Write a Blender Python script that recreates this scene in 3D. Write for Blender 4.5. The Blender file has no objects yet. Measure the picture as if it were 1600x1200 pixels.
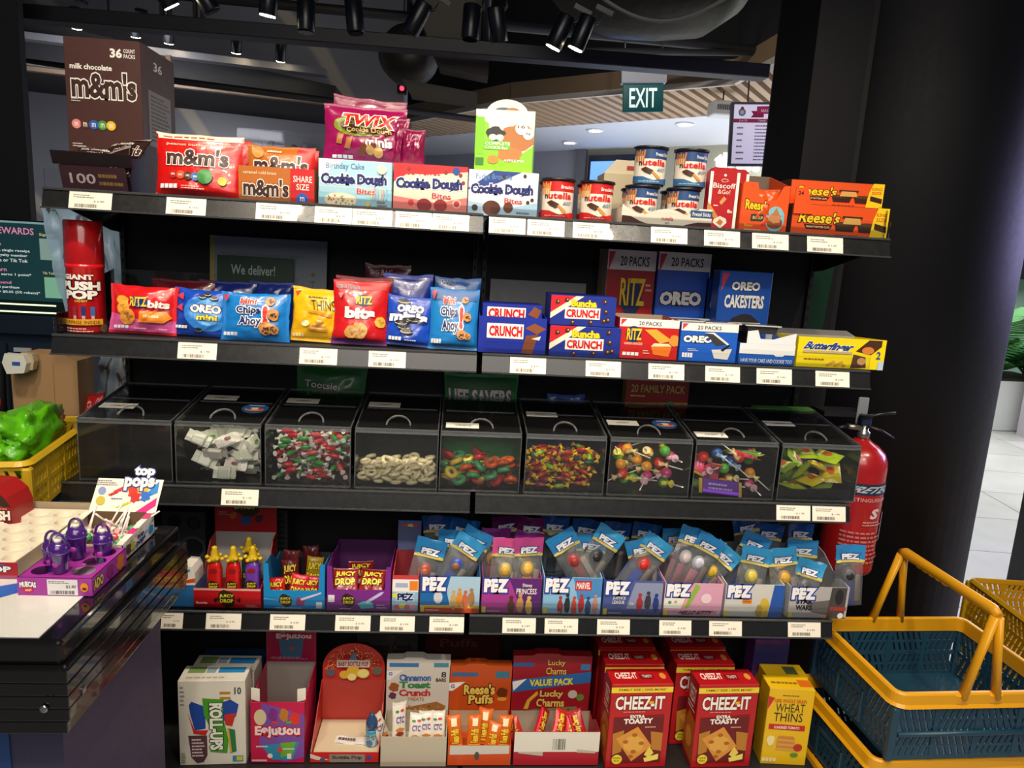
import bpy, bmesh, math, random
import numpy as np
from mathutils import Vector, Matrix, noise

SC = bpy.context.scene
COL = SC.collection
rnd = random.Random(7)
R = math.radians

# ---------------------------------------------------------------- camera, world, exposure
cam = bpy.data.cameras.new('camera')
cam.sensor_width = 36.0
cam.lens = 36.0 * 1109.0 / 1600.0
cam.clip_start = 0.02
camo = bpy.data.objects.new('camera', cam)
COL.objects.link(camo)
def cam_matrix(c, yaw, pitch, roll):
    cy, sy, cp, sp = math.cos(yaw), math.sin(yaw), math.cos(pitch), math.sin(pitch)
    f = Vector((sy * cp, cy * cp, -sp)); r = Vector((cy, -sy, 0)); u = r.cross(f)
    r2 = r * math.cos(roll) + u * math.sin(roll); u2 = u * math.cos(roll) - r * math.sin(roll)
    m = Matrix((r2, u2, -f)).transposed().to_4x4()
    return Matrix.Translation(c) @ m
camo.matrix_world = cam_matrix(Vector((-0.0589, -1.7201, 1.54)), 0.08254, 0.18500, 0.05726)
SC.camera = camo
w = bpy.data.worlds.new('world'); SC.world = w; w.use_nodes = True
w.node_tree.nodes['Background'].inputs[0].default_value = (0.55, 0.6, 0.75, 1)
w.node_tree.nodes['Background'].inputs[1].default_value = 0.13
SC.view_settings.view_transform = 'Standard'
SC.view_settings.look = 'None'
SC.view_settings.exposure = 0.0
SC.view_settings.gamma = 1.0
SC.view_settings.use_curve_mapping = False
SC.cycles.transparent_max_bounces = 40
SC.cycles.max_bounces = 8

def light(name, kind, loc, target, energy, color, **kw):
    l = bpy.data.lights.new(name, kind); l.energy = energy; l.color = color
    for k, v in kw.items(): setattr(l, k, v)
    o = bpy.data.objects.new(name, l); COL.objects.link(o); o.location = loc
    d = Vector(target) - Vector(loc)
    o.rotation_euler = d.to_track_quat('-Z', 'Y').to_euler()
    return o
WARM = (1.0, 0.86, 0.66)
# track spots over the aisle, aimed at the shelves
SPOTS = [(-1.05, -1.05, -0.75, 0.05), (-0.42, -1.1, -0.32, 0.0), (0.12, -1.1, 0.06, 0.0), (0.75, -1.05, 0.55, 0.05), (1.3, -1.0, 1.0, 0.0)]
for i, (x, y, tx, ty) in enumerate(SPOTS):
    light('shelf_spot_light', 'SPOT', (x, y, 3.02), (tx, ty, 1.25), (50, 56, 52, 47, 38)[i], WARM, spot_size=R(72), spot_blend=0.7, shadow_soft_size=0.035)
for x, tx in ((-1.0, -.35), (-.55, -.12)):
    light('aisle_spot_light', 'SPOT', (x, -2.1, 3.0), (tx, 0.0, 1.3), 44, WARM, spot_size=R(40), spot_blend=0.8, shadow_soft_size=0.03)
light('aisle_spot_light', 'SPOT', (-0.2, -2.2, 3.0), (0.15, 0.0, 0.4), 74, WARM, spot_size=R(58), spot_blend=0.8, shadow_soft_size=0.05)
light('aisle_spot_light', 'SPOT', (0.8, -2.2, 3.0), (0.75, 0.0, 0.4), 74, WARM, spot_size=R(52), spot_blend=0.8, shadow_soft_size=0.05)
light('frontal_fill_light', 'AREA', (0.0, -3.4, 3.3), (0.0, 0.0, 0.9), 72, (1.0, 0.92, 0.82), size=2.6)  # added frontal fill behind the camera, lifts the dark shelf interiors
light('basket_spot_light', 'SPOT', (1.7, -1.0, 3.0), (1.4, -0.1, 0.4), 50, WARM, spot_size=R(50), spot_blend=0.6, shadow_soft_size=0.03)
light('counter_spot_light', 'SPOT', (-1.1, -1.2, 3.0), (-0.85, -0.4, 0.95), 21, WARM, spot_size=R(48), spot_blend=0.6, shadow_soft_size=0.04)
# the mall corridor beyond the shop
light('corridor_light', 'AREA', (4.6, 5.2, 2.7), (4.6, 5.2, 0), 230, (0.95, 0.97, 1.0), size=3.4)
light('corridor_light', 'AREA', (4.6, 2.2, 2.9), (4.4, 2.2, 0), 110, (0.95, 0.97, 1.0), size=2.2)
light('soffit_light', 'AREA', (2.0, 4.6, 1.5), (1.9, 4.9, 2.75), 36, (0.85, 0.9, 1.0), size=2.5)
light('hall_fill_spot', 'SPOT', (0.7, 1.0, 3.3), (1.45, 3.3, 2.5), 60, (1.0, 0.93, 0.85), spot_size=R(50), spot_blend=0.8, shadow_soft_size=0.05)  # added fill spot that brightens the exit sign area, no fixture here
light('side_hall_light', 'AREA', (-2.2, 2.6, 2.2), (-2.4, 4.2, 1.4), 20, (0.9, 0.9, 1.0), size=1.0)
light('doorway_glow_light', 'AREA', (3.6, 0.9, 1.7), (1.6, 0.95, 1.4), 30, (0.55, 0.5, 1.0), size=0.9)

# ---------------------------------------------------------------- materials
def lin(h):
    h = h.lstrip('#')
    c = [int(h[i:i + 2], 16) / 255 for i in (0, 2, 4)]
    return tuple(x / 12.92 if x <= 0.04045 else ((x + 0.055) / 1.055) ** 2.4 for x in c) + (1.0,)
_mats = {}
def M(hexc, rough=0.45, metal=0.0, emit=0.0, bump=0.0, scale=60.0, coat=0.0, trans=0.0):
    key = (hexc, rough, metal, emit, bump, scale, coat, trans)
    if key in _mats: return _mats[key]
    m = bpy.data.materials.new('surface_' + hexc.strip('#')); m.use_nodes = True
    nt = m.node_tree; b = nt.nodes['Principled BSDF']
    b.inputs['Base Color'].default_value = lin(hexc)
    b.inputs['Metallic'].default_value = metal
    b.inputs['Coat Weight'].default_value = coat
    b.inputs['Transmission Weight'].default_value = trans
    if emit:
        b.inputs['Emission Color'].default_value = lin(hexc); b.inputs['Emission Strength'].default_value = emit
    n = nt.nodes.new('ShaderNodeTexNoise'); n.inputs['Scale'].default_value = scale; n.inputs['Detail'].default_value = 3
    tc = nt.nodes.new('ShaderNodeTexCoord'); nt.links.new(tc.outputs['Object'], n.inputs['Vector'])
    mr = nt.nodes.new('ShaderNodeMapRange'); mr.inputs['To Min'].default_value = max(0.02, rough - 0.07); mr.inputs['To Max'].default_value = min(1, rough + 0.07)
    nt.links.new(n.outputs['Fac'], mr.inputs['Value']); nt.links.new(mr.outputs['Result'], b.inputs['Roughness'])
    if bump:
        bp = nt.nodes.new('ShaderNodeBump'); bp.inputs['Strength'].default_value = bump; bp.inputs['Distance'].default_value = 0.004
        nt.links.new(n.outputs['Fac'], bp.inputs['Height']); nt.links.new(bp.outputs['Normal'], b.inputs['Normal'])
    _mats[key] = m
    return m
def clear(name, tint=(1, 1, 1), strength=1.0, rough=0.04, haze=0.0, hazec=(0.8, 0.85, 0.9)):
    """Thin clear plastic: sees through, reflects at grazing angles, a little haze."""
    key = ('clear', name)
    if key in _mats: return _mats[key]
    m = bpy.data.materials.new(name); m.use_nodes = True; nt = m.node_tree; nt.nodes.clear()
    out = nt.nodes.new('ShaderNodeOutputMaterial'); t = nt.nodes.new('ShaderNodeBsdfTransparent'); t.inputs[0].default_value = tint + (1,)
    g = nt.nodes.new('ShaderNodeBsdfGlossy'); g.inputs['Roughness'].default_value = rough
    fr = nt.nodes.new('ShaderNodeFresnel'); fr.inputs['IOR'].default_value = 1.3 + 0.15 * strength
    mx = nt.nodes.new('ShaderNodeMixShader'); nt.links.new(fr.outputs[0], mx.inputs[0]); nt.links.new(g.outputs[0], mx.inputs[2])
    n = nt.nodes.new('ShaderNodeTexNoise'); n.inputs['Scale'].default_value = 25
    bp = nt.nodes.new('ShaderNodeBump'); bp.inputs['Strength'].default_value = 0.08; nt.links.new(n.outputs['Fac'], bp.inputs['Height'])
    nt.links.new(bp.outputs['Normal'], g.inputs['Normal'])
    if haze:
        d = nt.nodes.new('ShaderNodeBsdfDiffuse'); d.inputs[0].default_value = hazec + (1,)
        m2 = nt.nodes.new('ShaderNodeMixShader'); m2.inputs[0].default_value = haze
        nt.links.new(t.outputs[0], m2.inputs[1]); nt.links.new(d.outputs[0], m2.inputs[2]); nt.links.new(m2.outputs[0], mx.inputs[1])
    else:
        nt.links.new(t.outputs[0], mx.inputs[1])
    nt.links.new(mx.outputs[0], out.inputs[0])
    _mats[key] = m
    return m
ACRYL = clear('clear_acrylic', (0.985, 0.988, 0.988), 0.9, 0.05, 0.012, (0.75, 0.78, 0.82))
GUARD = clear('clear_guard', (0.97, 0.975, 0.975), 0.6)
FILM = clear('clear_film', (0.9, 0.93, 0.95), 1.0, 0.12, 0.08)
MILKY = clear('milky_film', (0.75, 0.85, 0.95), 1.0, 0.2, 0.45, (0.45, 0.55, 0.68))
BLK = M('17181a', 0.35); BLKM = M('101113', 0.6); DARK = M('1d1e21', 0.5)

# ---------------------------------------------------------------- mesh building
class G:
    def __init__(s): s.b = bmesh.new(); s.mats = []
    def mi(s, m):
        if m not in s.mats: s.mats.append(m)
        return s.mats.index(m)
    def face(s, pts, m, smooth=False):
        vs = [s.b.verts.new(p) for p in pts]
        try: f = s.b.faces.new(vs)
        except ValueError: return
        f.material_index = s.mi(m); f.smooth = smooth
    def box(s, x0, x1, y0, y1, z0, z1, m, bev=0.0, mat=None, seg=1):
        r = bmesh.ops.create_cube(s.b, size=1.0); vs = r['verts']
        for v in vs: v.co = Vector((x0 + (v.co.x + .5) * (x1 - x0), y0 + (v.co.y + .5) * (y1 - y0), z0 + (v.co.z + .5) * (z1 - z0)))
        fs = set(f for v in vs for f in v.link_faces); i = s.mi(m)
        for f in fs: f.material_index = i
        if bev:
            es = set(e for v in vs for e in v.link_edges)
            r = bmesh.ops.bevel(s.b, geom=list(es), offset=bev, segments=seg, affect='EDGES', profile=0.5)
            vs = list(set(v for f in r['faces'] for v in f.verts) | set(v for v in vs if v.is_valid))
            for f in r['faces']: f.material_index = i
        if mat is not None:
            for v in vs: v.co = mat @ v.co
    def prism(s, pts, axis, a0, a1, m, mat=None):
        def P(p, a):
            q = {'x': (a, p[0], p[1]), 'y': (p[0], a, p[1]), 'z': (p[0], p[1], a)}[axis]
            return mat @ Vector(q) if mat is not None else Vector(q)
        A = [s.b.verts.new(P(p, a0)) for p in pts]; B = [s.b.verts.new(P(p, a1)) for p in pts]
        n = len(pts); i = s.mi(m); fs = [s.b.faces.new(A), s.b.faces.new(B)]
        for k in range(n): fs.append(s.b.faces.new((A[k], A[(k + 1) % n], B[(k + 1) % n], B[k])))
        for f in fs: f.material_index = i
        bmesh.ops.recalc_face_normals(s.b, faces=fs)
    def lathe(s, prof, m, n=24, c=(0, 0, 0), mat=None, mats=None):
        rows = []
        for r, z in prof:
            row = []
            for k in range(n):
                a = 2 * math.pi * k / n
                p = Vector((c[0] + r * math.sin(a), c[1] - r * math.cos(a), c[2] + z))
                row.append(s.b.verts.new(mat @ p if mat is not None else p))
            rows.append(row)
        for j in range(len(rows) - 1):
            i = s.mi(mats[j] if mats else m)
            for k in range(n):
                f = s.b.faces.new((rows[j][k], rows[j][(k + 1) % n], rows[j + 1][(k + 1) % n], rows[j + 1][k])); f.material_index = i; f.smooth = True
        for row, mm, rev in ((rows[0], mats[0] if mats else m, True), (rows[-1], mats[-1] if mats else m, False)):
            f = s.b.faces.new(row[::-1] if rev else row); f.material_index = s.mi(mm)
    def tube(s, pts, r, m, n=8, cap=True, sx=1.0):
        pts = [Vector(p) for p in pts]; rows = []; i = s.mi(m)
        up = Vector((0, 0, 1)); t0 = (pts[1] - pts[0]).normalized()
        if abs(t0.dot(up)) > 0.95: up = Vector((0, 1, 0))
        for k, p in enumerate(pts):
            t = (pts[min(k + 1, len(pts) - 1)] - pts[max(k - 1, 0)]).normalized()
            a = t.cross(up).normalized(); b = a.cross(t)
            rr = r[k] if isinstance(r, (list, tuple)) else r
            rows.append([s.b.verts.new(p + a * rr * sx * math.cos(2 * math.pi * j / n) + b * rr * math.sin(2 * math.pi * j / n)) for j in range(n)])
        for k in range(len(rows) - 1):
            for j in range(n):
                f = s.b.faces.new((rows[k][j], rows[k][(j + 1) % n], rows[k + 1][(j + 1) % n], rows[k + 1][j])); f.material_index = i; f.smooth = True
        if cap:
            f = s.b.faces.new(rows[0][::-1]); f.material_index = i
            f = s.b.faces.new(rows[-1]); f.material_index = i
    def grid(s, fn, nu, nv, m, smooth=True, flip=False):
        V = [[s.b.verts.new(fn(i / nu, j / nv)) for i in range(nu + 1)] for j in range(nv + 1)]; k = s.mi(m)
        for j in range(nv):
            for i in range(nu):
                q = (V[j][i], V[j][i + 1], V[j + 1][i + 1], V[j + 1][i])
                f = s.b.faces.new(q[::-1] if flip else q); f.material_index = k; f.smooth = smooth
    def ball(s, c, r, m, u=12, v=8):
        r3 = r if isinstance(r, tuple) else (r, r, r)
        q = bmesh.ops.create_uvsphere(s.b, u_segments=u, v_segments=v, radius=1.0); i = s.mi(m)
        for x in q['verts']: x.co = Vector((c[0] + x.co.x * r3[0], c[1] + x.co.y * r3[1], c[2] + x.co.z * r3[2]))
        for f in set(f for x in q['verts'] for f in x.link_faces): f.material_index = i; f.smooth = True
    def torus(s, c, R1, r, m, n=16, k=8, mat=None, sq=1.0):
        i = s.mi(m); V = []
        for a in range(n):
            t = 2 * math.pi * a / n; row = []
            for b in range(k):
                p = 2 * math.pi * b / k
                q = Vector((c[0] + (R1 + r * math.cos(p)) * math.cos(t), c[1] + (R1 + r * math.cos(p)) * math.sin(t), c[2] + r * sq * math.sin(p)))
                row.append(s.b.verts.new(mat @ q if mat is not None else q))
            V.append(row)
        for a in range(n):
            for b in range(k):
                f = s.b.faces.new((V[a][b], V[(a + 1) % n][b], V[(a + 1) % n][(b + 1) % k], V[a][(b + 1) % k])); f.material_index = i; f.smooth = True
    def build(s, name, parent=None, loc=(0, 0, 0), rot=(0, 0, 0)):
        me = bpy.data.meshes.new(name)
        s.b.to_mesh(me); s.b.free()
        for m in s.mats: me.materials.append(m)
        o = bpy.data.objects.new(name, me); COL.objects.link(o)
        o.location = loc; o.rotation_euler = rot
        if parent is not None: o.parent = parent
        return o
def tag(o, label=None, cat=None, group=None, kind=None):
    if label: o['label'] = label
    if cat: o['category'] = cat
    if group: o['group'] = group
    if kind: o['kind'] = kind
    return o
def empty(name, loc, rot=(0, 0, 0)):
    o = bpy.data.objects.new(name, None); COL.objects.link(o); o.location = loc; o.rotation_euler = rot; o.empty_display_size = 0.05
    return o
def copy_tree(o, parent=None):
    c = o.copy(); COL.objects.link(c)
    if parent is not None: c.parent = parent
    for ch in list(o.children): copy_tree(ch, c)
    return c

# ---------------------------------------------------------------- lettering and printed art
_txt = {}
def text_mesh(s, bold):
    key = (s, round(bold, 3))
    if key in _txt: return _txt[key]
    cu = bpy.data.curves.new('lettering', 'FONT'); cu.body = s; cu.size = 1.0; cu.offset = bold; cu.resolution_u = 2
    o = bpy.data.objects.new('lettering', cu); COL.objects.link(o)
    dg = bpy.context.evaluated_depsgraph_get(); dg.update()
    me = bpy.data.meshes.new_from_object(o.evaluated_get(dg))
    vs = [(v.co.x, v.co.y) for v in me.vertices]; fs = [tuple(p.vertices) for p in me.polygons]
    bpy.data.objects.remove(o); bpy.data.curves.remove(cu); bpy.data.meshes.remove(me)
    _txt[key] = (vs, fs)
    return _txt[key]
class Art:
    """Flat printing laid on a face: fn(u, v, lift) maps the face's 0..1 square to local coordinates."""
    def __init__(s, fn, aspect, curved=0.0, lift=0.0004, step=0.00009):
        s.fn, s.asp, s.cur, s.lf, s.st, s.parts = fn, aspect, curved, lift, step, {}
    def put(s, part, vs, fs, col):
        g = s.parts.setdefault(part, G()); m = col if not isinstance(col, str) else M(col, 0.4)
        s.lf += s.st; i = g.mi(m)
        if part not in ('logo', 'lettering'): vs = [(min(1, max(0, x)), min(1, max(0, y))) for x, y in vs]
        if s.cur:
            b = bmesh.new(); q = [b.verts.new((x, y, 0)) for x, y in vs]
            for f in fs:
                try: b.faces.new([q[k] for k in f])
                except ValueError: pass
            bmesh.ops.triangulate(b, faces=[f for f in b.faces if len(f.verts) > 4])
            for _ in range(5):
                es = [e for e in b.edges if math.hypot((e.verts[0].co.x - e.verts[1].co.x) * s.asp, e.verts[0].co.y - e.verts[1].co.y) > s.cur]
                if not es: break
                bmesh.ops.subdivide_edges(b, edges=es, cuts=1, use_grid_fill=True)
                bmesh.ops.triangulate(b, faces=[f for f in b.faces if len(f.verts) > 4])
            b.verts.index_update()
            vs = [(v.co.x, v.co.y) for v in b.verts]; fs = [tuple(v.index for v in f.verts) for f in b.faces]; b.free()
        q = [g.b.verts.new(s.fn(x, y, s.lf)) for x, y in vs]
        for f in fs:
            try: k = g.b.faces.new([q[a] for a in f]); k.material_index = i; k.smooth = bool(s.cur)
            except ValueError: pass
        return s
    def r(s, u0, v0, u1, v1, col, part='printed_panel'): return s.put(part, [(u0, v0), (u1, v0), (u1, v1), (u0, v1)], [(0, 1, 2, 3)], col)
    def p(s, pts, col, part='printed_panel'): return s.put(part, pts, [tuple(range(len(pts)))], col)
    def e(s_, u, v, ru, col, rv=None, part='picture', n=20, rag=0.0, seed=1, a0=0.0, a1=2 * math.pi):
        rv = ru * s_.asp if rv is None else rv; q = random.Random(seed); P = []
        for k in range(n if a1 - a0 > 6.2 else n + 1):
            a = a0 + (a1 - a0) * k / n; f = 1 + rag * (q.random() - .5)
            P.append((u + ru * f * math.cos(a), v + rv * f * math.sin(a)))
        return s_.put(part, P, [tuple(range(len(P)))], col)
    def cookie(s, u, v, ru, col='c98a4a', chip='3c2015', n=7, seed=3, part='picture'):
        s.e(u, v, ru, col, rag=0.15, seed=seed, part=part); q = random.Random(seed)
        for _ in range(n):
            a, d = q.random() * 6.28, q.random() * .75
            s.e(u + ru * d * math.cos(a), v + ru * s.asp * d * math.sin(a), ru * .16, chip, n=7, part=part)
        return s
    def t(s, txt, u0, v0, u1, v1, col, ol=None, ow=0.05, bold=0.015, sh=0.0, arc=0.0, tilt=0.0, rot=0, part='logo'):
        vs, fs = text_mesh(txt, bold)
        if not vs: return s
        xs = [a for a, b in vs]; ys = [b for a, b in vs]; x0, x1, y0, y1 = min(xs), max(xs), min(ys), max(ys)
        def mp(V):
            out = []
            for a, b in V:
                p, q = (a - x0) / (x1 - x0), (b - y0) / (y1 - y0)
                q2 = q + arc * (1 - (2 * p - 1) ** 2) + tilt * p; p2 = p + sh * (q - .5)
                if rot == 90: p2, q2 = 1 - q2, p2
                elif rot == 270: p2, q2 = q2, 1 - p2
                elif rot == 180: p2, q2 = 1 - p2, 1 - q2
                out.append((u0 + (u1 - u0) * p2, v0 + (v1 - v0) * q2))
            return out
        if ol:
            V, F = text_mesh(txt, bold + ow); s.put(part, mp(V), F, ol)
        return s.put(part, mp(vs), fs, col)
    def bars(s, u0, v0, u1, v1, col='222222', n=22, seed=2, part='barcode'):
        q = random.Random(seed); x = u0; st = (u1 - u0) / n; V = []; F = []
        for k in range(n):
            wd = st * q.choice((.3, .5, .75)); b = len(V); V += [(x, v0), (x + wd, v0), (x + wd, v1), (x, v1)]; F.append((b, b + 1, b + 2, b + 3)); x += st
        return s.put(part, V, F, col)
    def lines(s, u0, v0, u1, v1, n, col, part='fine_print', seed=1, fill=.45):
        q = random.Random(seed); V = []; F = []; hgt = (v1 - v0) / n
        for k in range(n):
            x = u0; y = v1 - hgt * (k + .75); end = u0 + (u1 - u0) * (0.6 + .4 * q.random())
            while x < end:
                wd = (u1 - u0) * (.04 + .1 * q.random()); b = len(V)
                V += [(x, y), (min(x + wd, u1), y), (min(x + wd, u1), y + hgt * fill), (x, y + hgt * fill)]; F.append((b, b + 1, b + 2, b + 3)); x += wd + (u1 - u0) * .025
        return s.put(part, V, F, col)
    def facts(s, u0, v0, u1, v1, col='e8ecf5', part='fine_print'):
        n = 4; st = (u1 - u0) / n
        for k in range(n): s.r(u0 + st * k, v0, u0 + st * (k + .82), v1, col, part)
        return s
    def build(s, root):
        for k, g in s.parts.items(): g.build(k, root)

# ---------------------------------------------------------------- package builders
def carton(name, label, cat, group, ext, z, y, d, front, art=None, side=None, top=None, rot=(0, 0, 0), topart=None, sideart=None):
    x0, x1, h = ext; x0 += .0012; x1 -= .0012; wd = x1 - x0
    fm, sm = M(front, 0.38, coat=0.15), M(side or front, 0.42); tm = M(top or front, 0.42)
    g = G(); g.box(-wd / 2, wd / 2, 0, d, 0, h, sm, 0.0012)
    g.b.normal_update(); fi, ti = g.mi(fm), g.mi(tm)
    for f in g.b.faces:
        if f.normal.y < -.9: f.material_index = fi
        elif f.normal.z > .9: f.material_index = ti
    o = g.build(name, None, ((x0 + x1) / 2, y, z), rot); tag(o, label, cat, group)
    if art:
        a = Art(lambda u, v, e: Vector(((u - .5) * wd, -e, v * h)), wd / h); art(a); a.build(o)
    if topart:
        a = Art(lambda u, v, e: Vector(((u - .5) * wd, v * d, h + e)), wd / d); topart(a); a.build(o)
    if sideart:
        sgn = sideart[0]
        a = Art(lambda u, v, e: Vector((sgn * (wd / 2 + e), (u if sgn > 0 else 1 - u) * d, v * h)), d / h); sideart[1](a); a.build(o)
    return o
def tray(name, label, cat, group, ext, z, y, d, col, fh, bh, art=None, inner='b9b4ac', header=None, hart=None, slope=True, cut=0.0, th=0.0022):
    """Open counter display: front panel fh high, back panel bh high, sides sloping between, optional printed header card above the back."""
    x0, x1, _ = ext; x0 += .0012; x1 -= .0012; wd = x1 - x0; om, im = M(col, 0.4), M(inner, 0.6)
    g = G(); g.box(-wd / 2, wd / 2, 0, d, 0, th, om)
    if cut:
        g.prism([(-wd / 2, 0), (wd / 2, 0), (wd / 2, fh), (wd / 2 - .012, fh), (wd / 2 - .016, fh * (1 - cut)), (-wd / 2 + .016, fh * (1 - cut)), (-wd / 2 + .012, fh), (-wd / 2, fh)], 'y', 0, th, om)
    else: g.box(-wd / 2, wd / 2, 0, th, 0, fh, om)
    o = g.build(name, None, ((x0 + x1) / 2, y, z)); tag(o, label, cat, group)
    b = G(); b.box(-wd / 2, wd / 2, d - th, d, th, bh, im); b.build('back_panel', o)
    for sx in (-1, 1):
        q = G(); e0 = sx * wd / 2; e1 = sx * (wd / 2 - th)
        mid = [(d * .45, fh + (bh - fh) * .18), (d * .75, bh * .95)] if slope else []
        q.prism([(th, th), (d - th, th), (d - th, bh)] + mid[::-1] + [(th, fh)], 'x', min(e0, e1), max(e0, e1), om); q.build('side_panel', o)
    if header:
        hw, hh, hc, shape = header; g = G(); c = M(hc, .45)
        if shape == 'arch': pts = [(-hw / 2, bh)] + [(-hw / 2 * math.cos(t), bh + hh * .35 + hh * .65 * math.sin(t)) for t in [k * math.pi / 16 for k in range(17)]] + [(hw / 2, bh)]
        else: pts = [(-hw / 2, bh), (-hw / 2, bh + hh), (hw / 2, bh + hh), (hw / 2, bh)]
        g.prism(pts, 'y', d - th, d, c); ho = g.build('header_card', o)
        if hart:
            a = Art(lambda u, v, e: Vector(((u - .5) * hw, d - th - e, bh + v * hh)), hw / hh); hart(a); a.build(ho)
    if art:
        a = Art(lambda u, v, e: Vector(((u - .5) * wd, -e, v * fh)), wd / fh); art(a); a.build(o)
    return o
def bag(name, label, cat, group, ext, z, y, depth, col, art=None, rot=(0, 0, 0), seed=1, seal='h', sealcol=None, stand=False, crease=0.35, rough=0.25, sealw=0.05, pinch=0.05):
    """Filled film bag: bulging front and back, flat crimped seals, creases."""
    x0, x1, h = ext; wd = x1 - x0 - .002; sd = seed * 7.31
    def bulge(u, v):
        if seal == 'h': vv = min(1, max(0, (v - sealw) / (1 - 2 * sealw))); uu = min(1, max(0, u))
        else: uu = min(1, max(0, (u - sealw) / (1 - 2 * sealw))); vv = min(1, max(0, v))
        a = max(0, math.sin(math.pi * uu)) ** .55
        if stand: b = max(0, (1 - vv)) ** .55 * (1 if vv > .06 else (vv / .06) ** .5)
        else: b = max(0, math.sin(math.pi * vv)) ** .6
        k = noise.noise(Vector((u * 4 + sd, v * 4, sd))) * .5 + noise.noise(Vector((u * 9 + sd, v * 11, sd))) * .3 + (abs(noise.noise(Vector((u * 6 - v * 5 + sd, v * 3, 3 + sd)))) * -.6)
        return depth * .5 * a * b * (1 + crease * k)
    def outline(u, v):
        s = math.sin(math.pi * min(1, max(0, v)))
        wob = .012 * noise.noise(Vector((v * 9, sd, 0.5))) * wd
        x = (u - .5) * wd * (1 - pinch * s) + wob
        t = v * h * (1 - pinch * .5 * math.sin(math.pi * min(1, max(0, u))) * (1 if v > .5 else 0) * (v - .5) * 2) + (.02 * h * noise.noise(Vector((u * 5, sd, 2.2))) if v > .9 else 0)
        return x, t
    yc = depth * .5
    def fn(u, v, e):
        x, zz = outline(u, v); return Vector((x, yc - bulge(u, v) - e, zz))
    def bk(u, v):
        x, zz = outline(u, v); return Vector((x, yc + bulge(u, v) + .0005, zz))
    m = M(col, rough, coat=0.25, bump=0.15, scale=90); g = G()
    g.grid(lambda u, v: fn(u, v, 0), 26, 26, m); g.grid(bk, 18, 18, m, flip=True)
    o = g.build(name, None, ((x0 + x1) / 2, y, z + depth * max(0, math.sin(-rot[0])) * .75 + wd * .5 * abs(math.sin(rot[1])) * .9), rot); tag(o, label, cat, group)
    if sealcol or True:
        q = G(); c = M(sealcol or col, .3, coat=.3)
        if seal == 'h':
            q.grid(lambda u, v: fn(u, 1 - sealw + sealw * 1.0 * v, .0009 + .0006 * math.cos(v * 20)), 20, 8, c); q.build('seal', o); q = G()
            q.grid(lambda u, v: fn(u, sealw * v, .0009 + .0006 * math.cos(v * 20)), 20, 8, c)
        else:
            q.grid(lambda u, v: fn(sealw * u, v, .0009 + .0006 * math.cos(u * 20)), 8, 20, c); q.build('seal', o); q = G()
            q.grid(lambda u, v: fn(1 - sealw + sealw * u, v, .0009 + .0006 * math.cos(u * 20)), 8, 20, c)
        q.build('seal', o)
    if art:
        a = Art(fn, wd / h, curved=.05, lift=.0012, step=.0003); art(a); a.build(o)
    return o

# ---------------------------------------------------------------- the shop shell
def struct(g, name, loc=(0, 0, 0), rot=(0, 0, 0)): return tag(g.build(name, None, loc, rot), kind='structure')
def tile_mat():
    m = bpy.data.materials.new('stone_tiles'); m.use_nodes = True; nt = m.node_tree; b = nt.nodes['Principled BSDF']
    tc = nt.nodes.new('ShaderNodeTexCoord'); mp = nt.nodes.new('ShaderNodeMapping'); mp.inputs['Rotation'].default_value = (0, 0, R(8)); mp.inputs['Location'].default_value = (0.22, 0.1, 0)
    br = nt.nodes.new('ShaderNodeTexBrick'); br.offset = 0.0; br.inputs['Scale'].default_value = 1.0
    br.inputs['Brick Width'].default_value = 1.2; br.inputs['Row Height'].default_value = 0.6; br.inputs['Mortar Size'].default_value = 0.004
    br.inputs['Color1'].default_value = lin('d2d0ca'); br.inputs['Color2'].default_value = lin('bab8b1'); br.inputs['Mortar'].default_value = lin('5a5a58')
    n = nt.nodes.new('ShaderNodeTexNoise'); n.inputs['Scale'].default_value = 3.0; n.inputs['Detail'].default_value = 8
    mx = nt.nodes.new('ShaderNodeMixRGB'); mx.blend_type = 'MULTIPLY'; mx.inputs[0].default_value = .35
    nt.links.new(tc.outputs['Object'], mp.inputs[0]); nt.links.new(mp.outputs[0], br.inputs['Vector']); nt.links.new(mp.outputs[0], n.inputs['Vector'])
    nt.links.new(br.outputs['Color'], mx.inputs[1]); nt.links.new(n.outputs['Fac'], mx.inputs[2]); nt.links.new(mx.outputs[0], b.inputs['Base Color'])
    b.inputs['Roughness'].default_value = .35
    return m
g = G(); g.face([(-6, -4, 0), (9, -4, 0), (9, 9, 0), (-6, 9, 0)], tile_mat()); struct(g, 'floor')
g = G(); g.box(-6, 6, -4, 3.2, 4.0, 4.1, M('0b0c0e', .9)); g.box(-6, .2, 3.2, 9, 4.0, 4.1, M('0b0c0e', .9)); struct(g, 'ceiling')
# black pillar and boarding at the end of the run
PIL = M('0e0e13', .6); PIL.node_tree.nodes['Principled BSDF'].inputs['Specular IOR Level'].default_value = .3
g = G(); g.box(.955, 1.118, .44, .72, 0, 4, PIL); struct(g, 'trim_1')
g = G(); g.box(1.118, 1.15, .47, .72, 0, 4, M('060708', .6)); struct(g, 'trim_2')
g = G(); g.lathe([(.46, 0), (.46, 4)], PIL, n=64, c=(1.545, .95, 0)); struct(g, 'pillar_right')
g = G(); g.box(-2.9, -1.9273, 1.6, 1.64, 0, 4, M('17181b', .6)); struct(g, 'pillar_left')
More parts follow.
